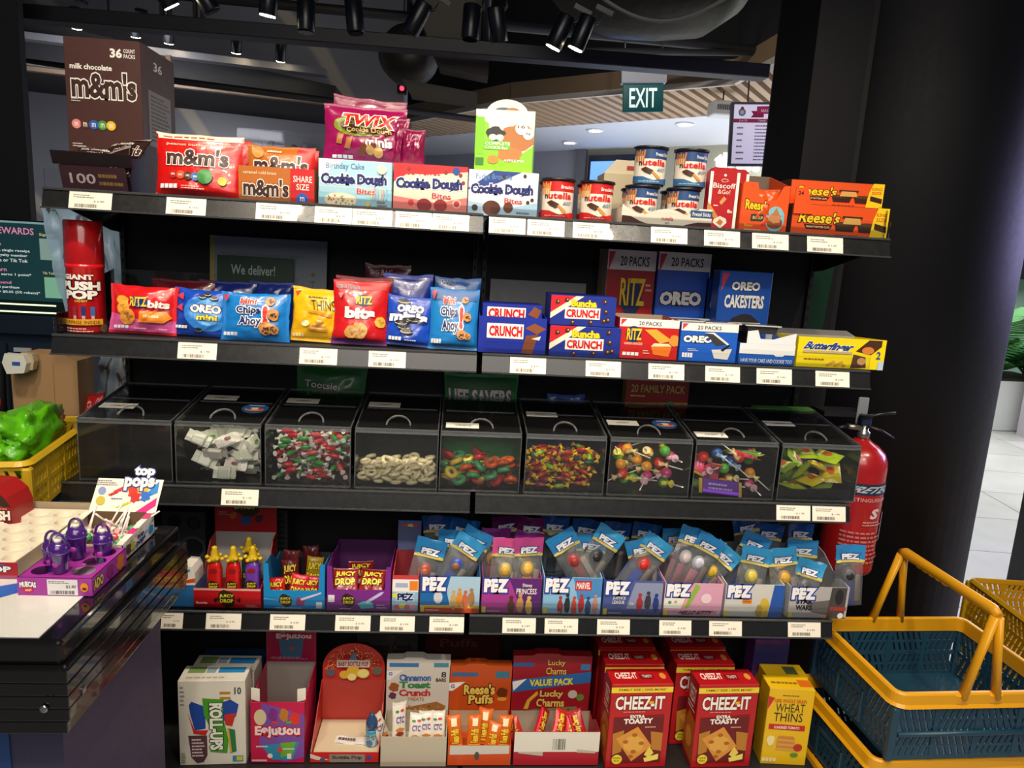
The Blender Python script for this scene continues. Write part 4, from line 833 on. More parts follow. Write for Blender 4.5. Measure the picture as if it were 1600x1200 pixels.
bag('snack_bag', 'tall red stand-up cracker bag on the second shelf', 'snack bag', 'red stand-up cracker bags', (-0.3646, -0.2267, 0.159), Z2, .022, .055, 'c2161c', art, (R(-6), R(1), R(4)), 42, stand=True, crease=.3)
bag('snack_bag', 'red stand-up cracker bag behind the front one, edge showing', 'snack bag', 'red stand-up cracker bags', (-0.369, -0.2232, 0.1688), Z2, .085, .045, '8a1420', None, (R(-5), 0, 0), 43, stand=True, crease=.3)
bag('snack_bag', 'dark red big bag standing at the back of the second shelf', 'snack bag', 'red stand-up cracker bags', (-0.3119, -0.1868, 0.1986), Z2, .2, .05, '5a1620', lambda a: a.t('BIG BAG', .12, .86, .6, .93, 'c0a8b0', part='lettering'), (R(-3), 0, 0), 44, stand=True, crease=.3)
def art(a):
    a.t('OREO', .22, .66, .82, .82, WHT, '10206a', .07, bold=.06, arc=.05); a.t('minis', .06, .46, .92, .66, WHT, '10206a', .07, bold=.06, arc=.08)
    for u, v in ((.36, .88), (.5, .5), (.34, .44), (.62, .52), (.42, .36), (.5, .28)): a.e(u, v, .15, '1c1a1c', .05); a.e(u, v + .01, .14, 'e8e4e0', .035); a.e(u, v + .024, .14, '2c2a2c', .04)
    a.facts(.1, .1, .4, .17); a.lines(.46, .1, .8, .14, 1, 'c8d8f0')
bag('snack_bag', 'royal blue mini cookie bag leaning beside the tall red bag', 'snack bag', 'royal blue cookie bags', (-0.2405, -0.124, 0.1247), Z2, .028, .05, '1747b8', art, (R(-7), R(3), R(-3)), 45, stand=True, crease=.4)
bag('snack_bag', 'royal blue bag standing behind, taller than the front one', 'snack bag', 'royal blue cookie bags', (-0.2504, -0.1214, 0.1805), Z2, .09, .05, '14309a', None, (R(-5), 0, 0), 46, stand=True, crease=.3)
def art(a): 
    a.r(.03, .80, .97, .97, '14529a', 'top_band'); a.t('BIG BAG', .06, .82, .44, .88, '1a1a3a', 'a8b8d8', .03, part='lettering'); chips(a, -.02)
bag('snack_bag', 'bright blue big cookie bag standing beside the shelf joint', 'snack bag', 'bright blue big cookie bags', (-0.1304, -0.0054, 0.1526), Z2, .018, .05, '1f7cc4', art, (R(-6), 0, R(-3)), 47, stand=True, crease=.25)
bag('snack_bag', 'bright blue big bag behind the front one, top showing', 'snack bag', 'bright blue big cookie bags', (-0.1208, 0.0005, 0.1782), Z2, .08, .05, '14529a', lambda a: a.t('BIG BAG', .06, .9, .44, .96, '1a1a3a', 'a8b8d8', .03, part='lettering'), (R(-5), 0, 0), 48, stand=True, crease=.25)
# crunch boxes
def crunch(a):
    a.r(.12, .42, .66, .82, WHT, 'white_panel'); a.t('CRUNCH', .15, .47, .64, .76, 'd0141c', bold=.05); a.p([(.68, .72), (.82, .86), (.99, .72), (.86, .56)], '8a4e2c', 'picture'); a.p([(.70, .52), (.88, .56), (.80, .02), (.64, .05)], '7a4226', 'picture'); a.p([(.78, .44), (.92, .52), (.9, .4)], 'e8dccb', 'picture')
x3 = (-0.0055, 0.1644, 0.0916)
tray('display_box', 'deep blue chocolate bar tray beside the shelf joint', 'display box', None, x3, Z2, .02, .17, '1a2d9c', x3[2], x3[2] * 1.1, crunch, slope=False, inner='1a2d9c')
x4 = (0.0044, 0.1634, 0.1201)
def cr2(a): a.r(.08, .66, .72, .94, WHT, 'white_panel'); a.t('CRUNCH', .1, .69, .7, .91, 'd0141c', bold=.05); a.p([(.76, .8), (.86, .98), (.98, .9), (.92, .72)], '8a4e2c', 'picture')
carton('candy_box', 'deep blue chocolate bar box rising behind the blue tray front', 'candy box', None, (x3[0] + .008, x3[1] - .008, x4[2] - .004), Z2 + .003, .06, .1, '1a2d9c', cr2)
def buncha(a):
    a.p([(0, 1), (.38, 1), (.0, .42)], 'c8202c', 'red_corner'); a.p([(.0, .42), (.38, 1), (.5, 1), (.0, .22)], 'efe3cc', 'cream_band')
    a.r(.22, .24, .76, .62, WHT, 'white_panel'); a.t('CRUNCH', .24, .28, .74, .56, 'd0141c', bold=.05); a.t('Buncha', .31, .64, .70, .88, 'f6d61e', '8a6a10', .03, bold=.05)
    for u, v in ((.1, .78), (.24, .86), (.82, .84), (.84, .52), (.62, .14), (.82, .2), (.88, .24), (.34, .12)): a.e(u, v, .035, '4a2614', rag=.4, n=9, seed=int(u * 90)); a.e(u + .008, v + .02, .012, 'd8b878', n=6)
x3 = (0.1713, 0.3523, 0.0768)
carton('candy_box', 'blue and red chocolate cluster box, lower of the stacked two', 'candy box', 'chocolate cluster boxes', x3, Z2, .02, .13, '1d2f8e', buncha)
x4 = (0.1689, 0.3345, 0.0899)
o = carton('candy_box', 'blue and red chocolate cluster box stacked on top of the other', 'candy box', 'chocolate cluster boxes', x4[:2] + (1.4399 - Z2 - x3[2] - .001,), Z2 + x3[2] + .001, .022, .12, '1d2f8e', buncha)
# twenty pack boxes
def flag(a, u, v, s): a.p([(u, v), (u + s, v), (u, v - s * 1.6)], 'd8384a', 'flag')
def art(a):
    a.r(0, .80, 1, 1, 'e8e6e0', 'top_band'); flag(a, .02, .98, .13); a.t('20 PACKS', .26, .84, .86, .94, '1a1a1a', part='lettering'); a.e(.54, .52, .22, '1c2a5a', .19, part='emblem'); a.t('RITZ', .30, .44, .82, .72, 'f3c81c', '1a2048', .02, bold=.02)
    a.t('HANDI-SNACKS', .2, .25, .84, .31, 'f0d0b0', part='lettering'); a.p([(.5, 0), (1, 0), (1, .22), (.8, .12)], 'd8a03a', 'picture'); a.lines(.82, .58, .96, .68, 2, 'e8b0a0')
carton('snack_box', 'large dark red cracker box standing at the back of the second shelf', 'snack box', None, (0.3485, 0.4891, 0.2721), Z2, .25, .10, 'a8181c', art, side='b8a08a', rot=(0, 0, R(3)))
def art(a):
    a.r(0, .82, 1, 1, 'e8e6e0', 'top_band'); flag(a, .02, .98, .13); a.t('20 PACKS', .24, .86, .86, .95, '1a1a1a', part='lettering'); a.t('OREO', .08, .46, .88, .60, WHT, '0f1d5a', .07, bold=.06, arc=.04, tilt=.06); a.t('HANDI-SNACKS', .16, .27, .8, .33, 'b8c8e8', part='lettering'); a.p([(0, 0), (.5, 0), (.1, .2)], '2a2a2e', 'picture')
carton('snack_box', 'large blue cookie box standing at the back beside the dark red one', 'snack box', None, (0.49, 0.6408, 0.2733), Z2, .24, .10, '1c4fb8', art, side='18439c')
def art(a):
    a.r(0, .80, 1, 1, 'f2f0ea', 'top_band'); flag(a, .02, .98, .1); a.t('20 PACKS', .32, .84, .70, .94, '1a1a1a', part='lettering'); a.e(.24, .62, .13, '1c2a5a', .2, part='emblem'); a.t('RITZ', .13, .48, .38, .76, 'f3c81c', '1a2048', .02, bold=.03); a.t('HANDI-SNACKS', .1, .36, .4, .42, 'f0d0b0', part='lettering')
    a.p([(.42, .74), (.62, .76), (.9, .5), (.7, .42)], 'e8a83a', 'picture'); a.p([(.55, .34), (.9, .36), (.86, .1), (.6, .14)], 'e87a1c', 'picture'); a.p([(.55, .34), (.9, .36), (.84, .42), (.6, .42)], 'f3e3b8', 'picture'); a.facts(.08, .1, .36, .18); a.lines(.42, .14, .54, .26, 2, 'f0c0b0'); a.e(.94, .5, .1, 'd8923a', .14, rag=.2)
x3 = (0.3457, 0.5001, 0.1033)
tray('display_box', 'red open-topped cracker snack box in front of the large dark red box', 'display box', 'open twenty-pack boxes', x3, Z2, .025, .15, 'c21c1a', x3[2], x3[2], art, inner='b8a890', slope=False)
def art(a):
    a.r(0, .80, 1, 1, 'f2f0ea', 'top_band'); flag(a, .02, .98, .1); a.t('20 PACKS', .28, .84, .70, .94, '1a1a1a', part='lettering'); a.t('OREO', .05, .50, .56, .68, WHT, '0f1d5a', .07, bold=.06, tilt=.05)
    a.p([(.42, .74), (.56, .74), (.82, .5), (.64, .44)], '3a3a3c', 'picture'); a.p([(.4, .76), (.58, .78), (.86, .5), (.84, .46), (.56, .74)], 'e6e4de', 'picture'); a.p([(.56, .34), (.92, .38), (.86, .1), (.62, .12)], 'dedcd6', 'picture'); a.p([(.72, .34), (.86, .5), (.88, .46), (.76, .3)], '1c1a1c', 'picture'); a.facts(.05, .12, .24, .24); a.lines(.14, .28, .34, .36, 2, 'c8d8f0')
x3 = (0.5036, 0.6535, 0.0996)
tray('display_box', 'blue open-topped cookie snack box in front of the large blue box', 'display box', 'open twenty-pack boxes', x3, Z2, .025, .15, '1c5cc4', x3[2], x3[2], art, inner='c8ccd0', slope=False)
def dip(x, y, z, rz, lb, cream, first=None):
    if first: o = copy_tree(first); o.location = (x, y, z); o.rotation_euler = (0, 0, R(rz)); tag(o, lb, 'dip tub', 'dip tubs in the open boxes'); return o
    o = empty('dip_tub', (x, y, z), (0, 0, R(rz))); tag(o, lb, 'dip tub', 'dip tubs in the open boxes')
    g = G(); g.prism([(-.04, .012), (.04, .012), (.036, -.008), (-.036, -.008)], 'y', -.022, .022, M('dcd9cf' if cream else '2c2a2c', .4)); g.build('tub', o)
    g = G(); g.box(-.045, .045, -.027, .027, .012, .0135, FILM); g.box(-.046, .046, -.028, -.026, .011, .014, M('c8c6be', .4)); g.build('film_lid', o); return o
zz = Z2 + x3[2] - .012
t1 = dip(.535, .1, zz, 4, 'white dip tub under clear film on the red open box', True); dip(.622, .07, zz, -6, 'cream dip tub lying on the red open box end', True, t1)
t2 = dip(.685, .11, zz, 8, 'dark cookie dip tub on the blue open box', False); dip(.72, .055, zz, -4, 'dark cookie dip tub at the front of the blue open box', False, t2)
def art(a):
    flag(a, .05, .97, .13); a.t('OREO', .24, .78, .78, .88, WHT, '0f1d5a', .06, bold=.05, tilt=.04); a.t('CAKESTERS', .13, .58, .88, .73, WHT, '10286a', .03, bold=.04, tilt=.04); a.e(.5, .30, .32, '211d1e', .2, rag=.06); a.e(.5, .24, .32, 'e8e6e0', .17, rag=.06, a0=3.5, a1=5.4); a.e(.56, .33, .3, '2a2526', .19, rag=.06); a.p([(.8, .3), (1, .42), (1, .36), (.84, .26)], '2a2526', 'picture'); a.t('5', .8, .08, .88, .14, WHT, part='lettering')
o = carton('snack_box', 'tall blue soft cookie cake box behind the cut blue tray', 'snack box', 'blue soft cookie cake boxes', (0.6272, 0.7738, 0.2333), Z2, .13, .05, '1550ae', art, side='0f3c86')
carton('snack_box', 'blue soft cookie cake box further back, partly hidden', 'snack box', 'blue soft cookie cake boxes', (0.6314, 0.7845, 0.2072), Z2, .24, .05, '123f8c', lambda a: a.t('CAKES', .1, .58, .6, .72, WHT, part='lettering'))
x3 = (0.6583, 0.807, 0.0553); wd = x3[1] - x3[0] - .003
o = tray('display_box', 'blue and white cut display tray reading have your cake and cookie too', 'display box', None, x3, Z2, .022, .14, '1a5ab8', x3[2], .07, lambda a: (a.p([(0, .52), (.62, .52), (.66, .44), (.78, .44), (.82, .52), (1, .52), (1, 1), (0, 1)], 'e8ebee', 'white_panel'), a.t('HAVE YOUR CAKE AND COOKIE TOO', .04, .12, .96, .30, WHT, bold=.0)), inner='cdd2d8')
g = G(); g.prism([(-wd * .38, x3[2]), (wd * .5, x3[2]), (wd * .5, x3[2] + .03), (wd * .1, x3[2] + .012), (-wd * .14, x3[2] + .012), (-wd * .2, x3[2] + .034), (-wd * .38, x3[2] + .03)], 'y', .002, .004, M('e8ebee', .5)); g.build('cut_flap', o)
def art(a):
    a.t('Butterfinger', .08, .54, .62, .86, '1c3f96', 'f6efd0', .04, bold=.04, sh=.15, tilt=-.06); a.p([(.66, .6), (.8, .98), (.95, .98), (.95, .78), (.84, .5)], '4a2c1c', 'picture'); a.e(.8, .64, .07, 'd8823a', .12); a.p([(.62, .04), (.64, .5), (.78, .42), (.8, .08)], '5a3a2a', 'picture'); a.e(.74, .28, .05, 'c89a6a', .12)
    for k in range(7): a.e(.36 + .03 * k, .12 + .05 * (k % 3), .025, 'd8a83a', .05, n=8)
    a.t('2', .90, .38, .95, .62, '1c3f96', part='lettering'); a.r(.93, .02, .995, .3, 'b8d0e8', 'badge'); a.lines(.08, .26, .4, .34, 1, '8a6a1a'); a.r(.06, .5, .62, .57, 'b9aa8a', 'banner')
x3 = (0.8096, 1.0464, 0.0794)
o = tray('display_box', 'long yellow candy bar display box at the end of the second shelf', 'display box', None, x3, Z2, .02, .15, 'f0da14', x3[2], x3[2] * .9, art, inner='a8a49c', slope=False)
wd = x3[1] - x3[0]
g = G(); g.prism([(.15, x3[2] * .9), (.152, x3[2] * .9), (.2, x3[2] * 1.02), (.198, x3[2] * 1.03)], 'x', -wd / 2, wd / 2, M('8d8a86', .6)); g.build('lid_flap', o)
# boards leaning at the back
g = G(); x3 = (-0.7484, -0.4292, 0.2486); wd, hh = x3[1] - x3[0], x3[2]
g.box(-wd / 2, wd / 2, 0, .004, 0, hh, M('8e98a6', .4), .001); g.box(-wd / 2, -wd / 2 + .012, -.001, .0, 0, hh, M('b8a85a', .5)); g.box(-wd / 2 + .03, wd / 2 - .06, -.002, 0, hh - .05, hh - .045, M('7f8a99', .4)); o = g.build('backing_board', None, ((x3[0] + x3[1]) / 2, .322, Z2), (R(-4), 0, 0)); tag(o, 'pale grey backing board behind the green delivery sign', 'board')
a = Art(lambda u, v, e: Vector(((u - .5) * wd, -e, v * hh)), wd / hh); a.e(.88, .62, .018, '8a6a3a', part='emblem'); a.t('Hotel', .86, .2, .9, .55, '7a7468', rot=270, part='lettering'); a.build(o)
x3 = (-0.7235, -0.5175, 0.1971); wd, hh = x3[1] - x3[0], x3[2]
g = G(); g.box(-wd / 2, wd / 2, 0, .002, 0, hh, M('123f28', .4)); o = g.build('delivery_sign', None, ((x3[0] + x3[1]) / 2, .302, Z2), (R(-5), 0, 0)); tag(o, 'dark green We deliver sign leaning at the back of the second shelf', 'sign')
a = Art(lambda u, v, e: Vector(((u - .5) * wd, -e, v * hh)), wd / hh); a.t('We deliver!', .18, .74, .76, .88, 'c9d6d0', part='lettering'); a.lines(.2, .2, .8, .4, 3, '5a7a6a'); a.build(o)
x3 = (0.0323, 0.3104, 0.1709); wd, hh = x3[1] - x3[0], x3[2]
g = G(); g.box(-wd / 2, wd / 2, 0, .004, 0, hh, M('86878c', .5), .001); g.prism([(wd * .05, 0), (wd * .38, 0), (wd * .38, hh * .72), (wd * .3, hh * .6)], 'y', -.001, 0, M('6a1a28', .5)); tag(g.build('backing_board', None, ((x3[0] + x3[1]) / 2, .322, Z2), (R(-4), 0, 0)), 'grey backing board with a dark red corner behind the stacked chocolate cluster boxes', 'board')
g = G(); g.prism([(0, 0), (.07, 0), (.085, .27), (.02, .27)], 'y', 0, .003, M('12331c', .12, coat=.8)); tag(g.build('green_panel', None, ((1.0034, 1.1194, 0.2907)[0] + .0, .41, Z2 - .3 + .3)), 'dark green glossy panel between the second shelf end and black pillar', 'panel')

# ================================================================ third shelf: clear bins of loose candy
def binbox(x0, x1, label, lab, sticker=False, hf=.147, hb=.183, d=.275):
    wd = x1 - x0 - .003; y0 = .022; o = empty('candy_bin', ((x0 + x1) / 2, y0, Z3)); tag(o, label, 'candy bin', 'clear candy bins')
    t = .0022; g = G(); W2 = wd / 2
    g.box(-W2, W2, 0, d, 0, t, ACRYL); g.box(-W2, W2, 0, t, t, hf, ACRYL, .0006); g.box(-W2, W2, d - t, d, t, hb - .012, ACRYL)
    for s in (-1, 1):
        xa, xb = (-W2, -W2 + t) if s < 0 else (W2 - t, W2)
        g.prism([(t, t), (d - t, t), (d - t, hb - .012), (.055, hf + .008), (t, hf)], 'x', xa, xb, ACRYL)
    rimm = M('aab0b4', .1, coat=.6); rm = clear('bin_edge', (.86, .88, .9), 1.4, .1, .1, (.7, .75, .8))
    g.box(-W2, W2, -.0015, .004, hf - .002, hf + .002, rm)
    for xx in (-W2, W2 - .002): g.box(xx, xx + .002, -.001, .001, .0, hf, rm)
    g.box(-W2, W2, -.0012, .0012, 0, .004, rm); g.build('bin_body', o)
    g = G(); sl = math.atan2(hb - hf, d - .01); m = Matrix.Translation((0, .002, hf + .004)) @ Matrix.Rotation(sl, 4, 'X'); L_ = d / math.cos(sl) - .004
    g.box(-W2, W2, 0, L_, 0, .0022, ACRYL, 0, m)
    for a_, b_ in (((-W2, -W2 + .003), (0, L_)), ((W2 - .003, W2), (0, L_))): g.box(a_[0], a_[1], b_[0], b_[1], .0, .006, rm, 0, m)
    g.box(-W2, W2, 0, .003, -.004, .006, rm, 0, m); g.box(-W2, W2, L_ - .003, L_, 0, .006, rm, 0, m); g.box(-W2 + .01, W2 - .01, L_ * .55, L_ * .56, .002, .005, rm, 0, m)
    l = g.build('lid', o)
    g = G(); P = [(.032 * math.cos(k * math.pi / 16), .03 * math.sin(k * math.pi / 16)) for k in range(17)]
    g.prism(P + [(p[0] * .88, p[1] * .86) for p in P[::-1]], 'y', -.0015, .0015, rm, m @ Matrix.Translation((0, .035, .003)) @ Matrix.Rotation(R(-55), 4, 'X')); g.build('handle', l)
    g = G(); u = lab; g.box(-W2 + .012, -W2 + .012 + .085, L_ * u, L_ * u + .032, .0024, .0036, paper, 0, m); q = g.build('name_card', l)
    a = Art(lambda p, v, e: m @ Vector((-W2 + .012 + .085 * p, L_ * u + .032 * v, .0036 + e)), 2.6); a.t('CANDY', .3, .3, .72, .6, '4a4a4a', sh=.2, part='lettering'); a.build(q)
    if sticker:
        g = G(); g.lathe([(.034, 0), (.034, .0008)], M('2a5a94', .4), n=32, mat=m @ Matrix.Translation((W2 - .045, L_ * .42, .0026))); q = g.build('round_sticker', l)
        a = Art(lambda p, v, e: m @ Vector((W2 - .045 + (p - .5) * .068, L_ * .42 + (v - .5) * .068, .0034 + e)), 1.0); a.e(.5, .36, .36, 'e88a4a', .2); a.e(.5, .42, .2, 'f0dcc8', .12); a.e(.3, .4, .1, '3a6ab0', .1); a.e(.72, .42, .1, 'c83a3a', .1); a.r(.2, .7, .8, .78, 'dfe6ee', 'print'); a.build(q)
    return (x0 + x1) / 2, y0, wd, d
BX = [(-0.9674, -0.7426, 0.1578)[:2], (-0.7381, -0.5286, 0.1502)[:2], (-0.5224, -0.3086, 0.147)[:2], (-0.3023, -0.0907, 0.1552)[:2], (-0.0891, 0.1201, 0.1548)[:2], (0.1285, 0.3401, 0.1494)[:2], (0.3463, 0.5671, 0.161)[:2], (0.5725, 0.7978, 0.1573)[:2], (0.8048, 1.024, 0.1569)[:2]]
BL = ['clear candy bin standing empty at the counter end of the third shelf', 'clear candy bin of white wrapped candies with a round blue sticker', 'clear candy bin full of red and green wrapped candies', 'clear candy bin half full of cream ring candies', 'clear candy bin of orange, green and red ring candies', 'clear candy bin of red and yellow twist candies', 'clear candy bin of small lollipops', 'clear candy bin of mixed lollipops and a purple bar', 'clear candy bin of yellow-green sachets beside the fire extinguisher']
BINS = [binbox(x0, x1, BL[k], (.3, .62, .62, .6, .12, .5, .35, .12, .5)[k], k in (1, 6)) for k, (x0, x1) in enumerate(BX)]
# candy prototypes, each lying along local x
def add(o, name, g): return g.build(name, o)
def proto(name): return empty(name, (0, 0, -5))
def roll(c1, c2, L=.026, r=.0065, tw=.012):
    o = proto('wrapped_candy'); g = G(); g.tube([(-L / 2, 0, 0), (-L / 2 + .003, 0, 0), (L / 2 - .003, 0, 0), (L / 2, 0, 0)], [r * .6, r, r, r * .6], M(c1, .3, coat=.4), 9); g.build('candy_body', o)
    for s in (-1, 1):
        g = G(); g.tube([(s * L / 2, 0, 0), (s * (L / 2 + .003), 0, 0), (s * (L / 2 + tw), 0, .001)], [r * .45, r * .3, r * 1.15], M(c2, .35, coat=.3), 7, sx=.5 if s > 0 else .8); g.build('twist_end', o)
    return o
def square(c1, c2, sz=.033):
    o = proto('wrapped_candy'); g = G(); g.box(-sz / 2, sz / 2, -sz / 2, sz / 2, -.006, .006, M(c1, .35, coat=.3), .004, seg=2); g.build('candy_body', o)
    g = G(); g.grid(lambda u, v: Vector(((u - .5) * sz * 1.8, (v - .5) * sz * .9, .0065 + .0025 * math.sin(u * 14) * math.cos(v * 9) - .008 * abs(u - .5) * 1.6)), 8, 4, M(c1, .3, coat=.4)); w_ = g.build('wrapper', o)
    a = Art(lambda u, v, e: Vector(((u - .5) * sz * .6, (v - .5) * sz * .5, .0105 + e)), 1); a.e(.4, .5, .3, c2, .25); a.r(.6, .3, .9, .7, '3a8a4a'); a.build(w_); return o
def ring(c, R1=.0105, r=.0052, wrap=False):
    o = proto('ring_candy'); g = G(); g.torus((0, 0, 0), R1, r, M(c, .3, coat=.3), 16, 8); g.build('candy_ring', o)
    if wrap:
        g = G(); g.grid(lambda u, v: Vector(((u - .5) * .052, (v - .5) * .024, .0062 + .002 * math.sin(u * 20 + v * 5) - .01 * abs(u - .5))), 8, 4, FILM); g.build('film_wrap', o)
    return o
def lolly(c, c2, r=.0145, L=.068):
    o = proto('lollipop'); g = G(); g.ball((0, 0, 0), r, M(c, .3, coat=.4, bump=.4, scale=120), 14, 10); g.e0 = 0; h_ = g.build('candy_head', o)
    a = Art(lambda u, v, e: Vector(((r + .0006 + e) * math.sin(u * 6.28) * math.sin(.5 + v * 2.1), (r + .0006 + e) * math.cos(u * 6.28) * math.sin(.5 + v * 2.1), (r + .0006 + e) * math.cos(.5 + v * 2.1))), 2, curved=.2, step=.0001); a.r(0, .35, .45, .65, c2); a.build(h_)
    g = G(); g.tube([(r * .9, 0, 0), (L, 0, 0)], .0018, M('efece4', .6), 8); g.build('stick', o)
    g = G(); g.tube([(r * .8, 0, 0), (r * 1.2, 0, 0), (r * 1.9, 0, .001)], [r * .5, r * .28, r * .75], M(c2, .3, coat=.5), 8); g.build('wrapper_tail', o); return o
def sachet(c, w_=.054, h=.072):
    o = proto('candy_sachet'); g = G(); f = lambda u, v, s: Vector(((u - .5) * h, (v - .5) * w_, s * .009 * math.sin(math.pi * u) ** .6 * math.sin(math.pi * v) ** .6 * (1 + .4 * noise.noise(Vector((u * 5, v * 5, 1.3))))))
    m = M(c, .25, coat=.4, bump=.4); g.grid(lambda u, v: f(u, v, 1), 12, 10, m); g.grid(lambda u, v: f(u, v, -1), 12, 10, m, flip=True); b = g.build('film_pouch', o)
    a = Art(lambda u, v, e: f(u, v, 1) + Vector((0, 0, e)), 1.3, curved=.15, lift=.0008, step=.0003); a.e(.5, .5, .18, 'c8521a', .2); a.r(.2, .2, .32, .8, 'f0e890'); a.build(b); return o
def barw(c, L=.075):
    o = proto('candy_bar'); g = G(); g.box(-L / 2, L / 2, -.014, .014, -.006, .006, M(c, .3, coat=.4), .003, seg=2); b = g.build('bar_body', o)
    for s in (-1, 1):
        q = G(); q.box(min(s * L / 2, s * (L / 2 + .009)), max(s * L / 2, s * (L / 2 + .009)), -.014, .014, -.0008, .0008, M('d8b020', .3)); q.build('crimped_end', o)
    a = Art(lambda u, v, e: Vector(((u - .5) * L * .8, (v - .5) * .02, .006 + e)), 3); a.lines(.05, .1, .95, .9, 2, 'c8b0e8', part='print'); a.build(b); return o
def heap(bi, items, seed, ymax=.2, tilt=25, upright=0, fillx=1.0, zmax=.13):
    """items: list of (prototype, count, half length, radius, label, group); each settles on those below."""
    cx, y0, wd, d = BINS[bi]; q = random.Random(seed); P = np.zeros((0, 4)); todo = []
    for it in items: todo += [it] * it[1]
    q.shuffle(todo); first = {}
    for (pr, n, hl, rad, lb, grp) in todo:
        best = None
        for _ in range(14):
            a = q.random() * math.pi * 2; tl = R((q.random() * 2 - 1) * tilt)
            ca, sa = math.cos(a) * math.cos(tl), math.sin(a) * math.cos(tl); mx = abs(ca) * hl + rad; my = abs(sa) * hl + rad
            ax, ay = max(.001, wd / 2 - .0045 - mx), max(.002, (ymax - .008) / 2 - my)
            x = (q.random() * 2 - 1) * ax * fillx; y = .005 + my + q.random() * 2 * ay
            S_ = np.array([(x + t * hl * ca, y + t * hl * sa, t * hl * math.sin(tl)) for t in (-.8, 0, .8)])
            z = max(.004 + rad + hl * abs(math.sin(tl)), rad)
            if len(P):
                for s in S_:
                    dx = np.hypot(P[:, 0] - s[0], P[:, 1] - s[1]); rr = (P[:, 3] + rad) * .86; k = dx < rr
                    if k.any(): z = max(z, (P[k, 2] + np.sqrt(rr[k] ** 2 - dx[k] ** 2)).max() - s[2])
            if best is None or z < best[0]: best = (z, x, y, a, tl, S_)
        z, x, y, a, tl, S_ = best
        if z > zmax: continue
        P = np.vstack([P, np.column_stack([S_[:, 0], S_[:, 1], S_[:, 2] + z, np.full(3, rad)])])
        o = pr if id(pr) not in first else copy_tree(pr); first[id(pr)] = 1
        o.location = (cx + x, y0 + y, Z3 + z); o.rotation_euler = Matrix.Rotation(a, 4, 'Z').to_3x3().__matmul__(Matrix.Rotation(-tl, 3, 'Y')).__matmul__(Matrix.Rotation(q.random() * 6.28 if hl > rad * 1.2 and 'wrapped' in pr.name else (q.random() - .5) * .9, 3, 'X')).to_euler()
        tag(o, lb, 'candy', grp)
heap(1, [(square('e9e6dd', 'a8305a'), 24, .027, .016, 'white wrapped square candy in the bin with the blue sticker', 'white wrapped candies'), (square('dfe3d4', '5aa040'), 22, .027, .016, 'white and green wrapped square candy in the bin with the blue sticker', 'white and green wrapped candies')], 3, .17, zmax=.11)
heap(2, [(roll('c8202a', 'e8e0dc'), 62, .022, .0095, 'red roll candy with white twisted ends in the full bin', 'red roll candies'), (roll('d8565a', 'f0e8e4'), 50, .022, .0095, 'pink-red roll candy in the full bin', 'pink-red roll candies'), (roll('3c9a44', 'e4ece0'), 34, .022, .0095, 'green roll candy in the full bin', 'green roll candies')], 4, .16, zmax=.13)
heap(3, [(ring('e6dcb4'), 112, .0105, .0075, 'cream ring candy in the half full bin', 'cream ring candies')], 5, .15, 50, zmax=.095)
heap(4, [(ring('e8641c', .0125, .007, True), 20, .014, .0105, 'orange ring candy in clear wrap', 'orange ring candies'), (ring('4cb070', .0125, .007, True), 18, .014, .0105, 'green ring candy in clear wrap', 'green ring candies'), (ring('b8242a', .0125, .007, True), 14, .014, .0105, 'red ring candy in clear wrap', 'red ring candies'), (ring('e8c84a', .0125, .007, True), 10, .014, .0105, 'yellow ring candy in clear wrap', 'yellow ring candies')], 6, .15, 45, zmax=.1)
heap(5, [(roll('b8281c', 'efc01e'), 44, .022, .0095, 'red candy with yellow twisted ends', 'red and yellow twist candies'), (roll('8a2a40', 'efc01e'), 26, .022, .0095, 'dark red candy with yellow twisted ends', 'dark red and yellow twist candies'), (roll('8ab828', 'efc01e'), 18, .022, .0095, 'lime candy with yellow twisted ends', 'lime and yellow twist candies'), (roll('2a5a4a', 'efc01e'), 6, .022, .0095, 'dark green candy with yellow twisted ends', 'dark green and yellow twist candies')], 7, .15, zmax=.1)
LO = [('c83a7a', 'f0c0d0', 'pink'), ('5ab83a', 'f0e040', 'green'), ('d8301e', 'f6d8a0', 'red'), ('e89a1e', 'f6e8a0', 'orange')]
heap(6, [(lolly(c, c2), n, .034, .0155, nm + ' headed lollipop in the lollipop bin', nm + ' lollipops in the lollipop bin') for (c, c2, nm), n in zip(LO, (9, 8, 10, 7))], 8, .13, 40, zmax=.11)
heap(7, [(lolly(c, c2), 4, .034, .0155, nm + ' headed lollipop in the mixed bin', nm + ' lollipops in the mixed bin') for c, c2, nm in LO] + [(barw('d8506a', .065), 5, .036, .012, 'pink fruit chew bar in the mixed bin', 'pink chew bars'), (barw('6ab82a', .09), 3, .046, .012, 'lime chew bar in the mixed bin', 'lime chew bars'), (lolly('2a5aa8', 'a0c8f0'), 4, .034, .0155, 'blue headed lollipop in the mixed bin', 'blue lollipops in the mixed bin')], 9, .13, 35, zmax=.11)
b = barw('6a35b0', .1); b.scale = (1, 1.4, 1.2); b.location = (BINS[7][0] - .03, .022 + .011, Z3 + .027); b.rotation_euler = (R(62), R(5), 0); tag(b, 'long purple chew bar against the front of the mixed bin', 'candy')
heap(8, [(sachet('a8c81e'), 8, .034, .018, 'lime sachet in the bin beside the fire extinguisher', 'lime candy sachets'), (sachet('dcc81a'), 6, .034, .018, 'yellow sachet in the bin beside the fire extinguisher', 'yellow candy sachets'), (sachet('8fb03a'), 6, .034, .018, 'green sachet in the bin beside the fire extinguisher', 'green candy sachets')], 10, .17, 55, zmax=.12)
g = G(); m3 = M('e8b0a8', .3); 
pts = [Vector((.0, 0, 0)), Vector((.05, .01, .004)), Vector((.09, .012, .006))]; g.tube(pts, [.006, .007, .007], FILM, 10)
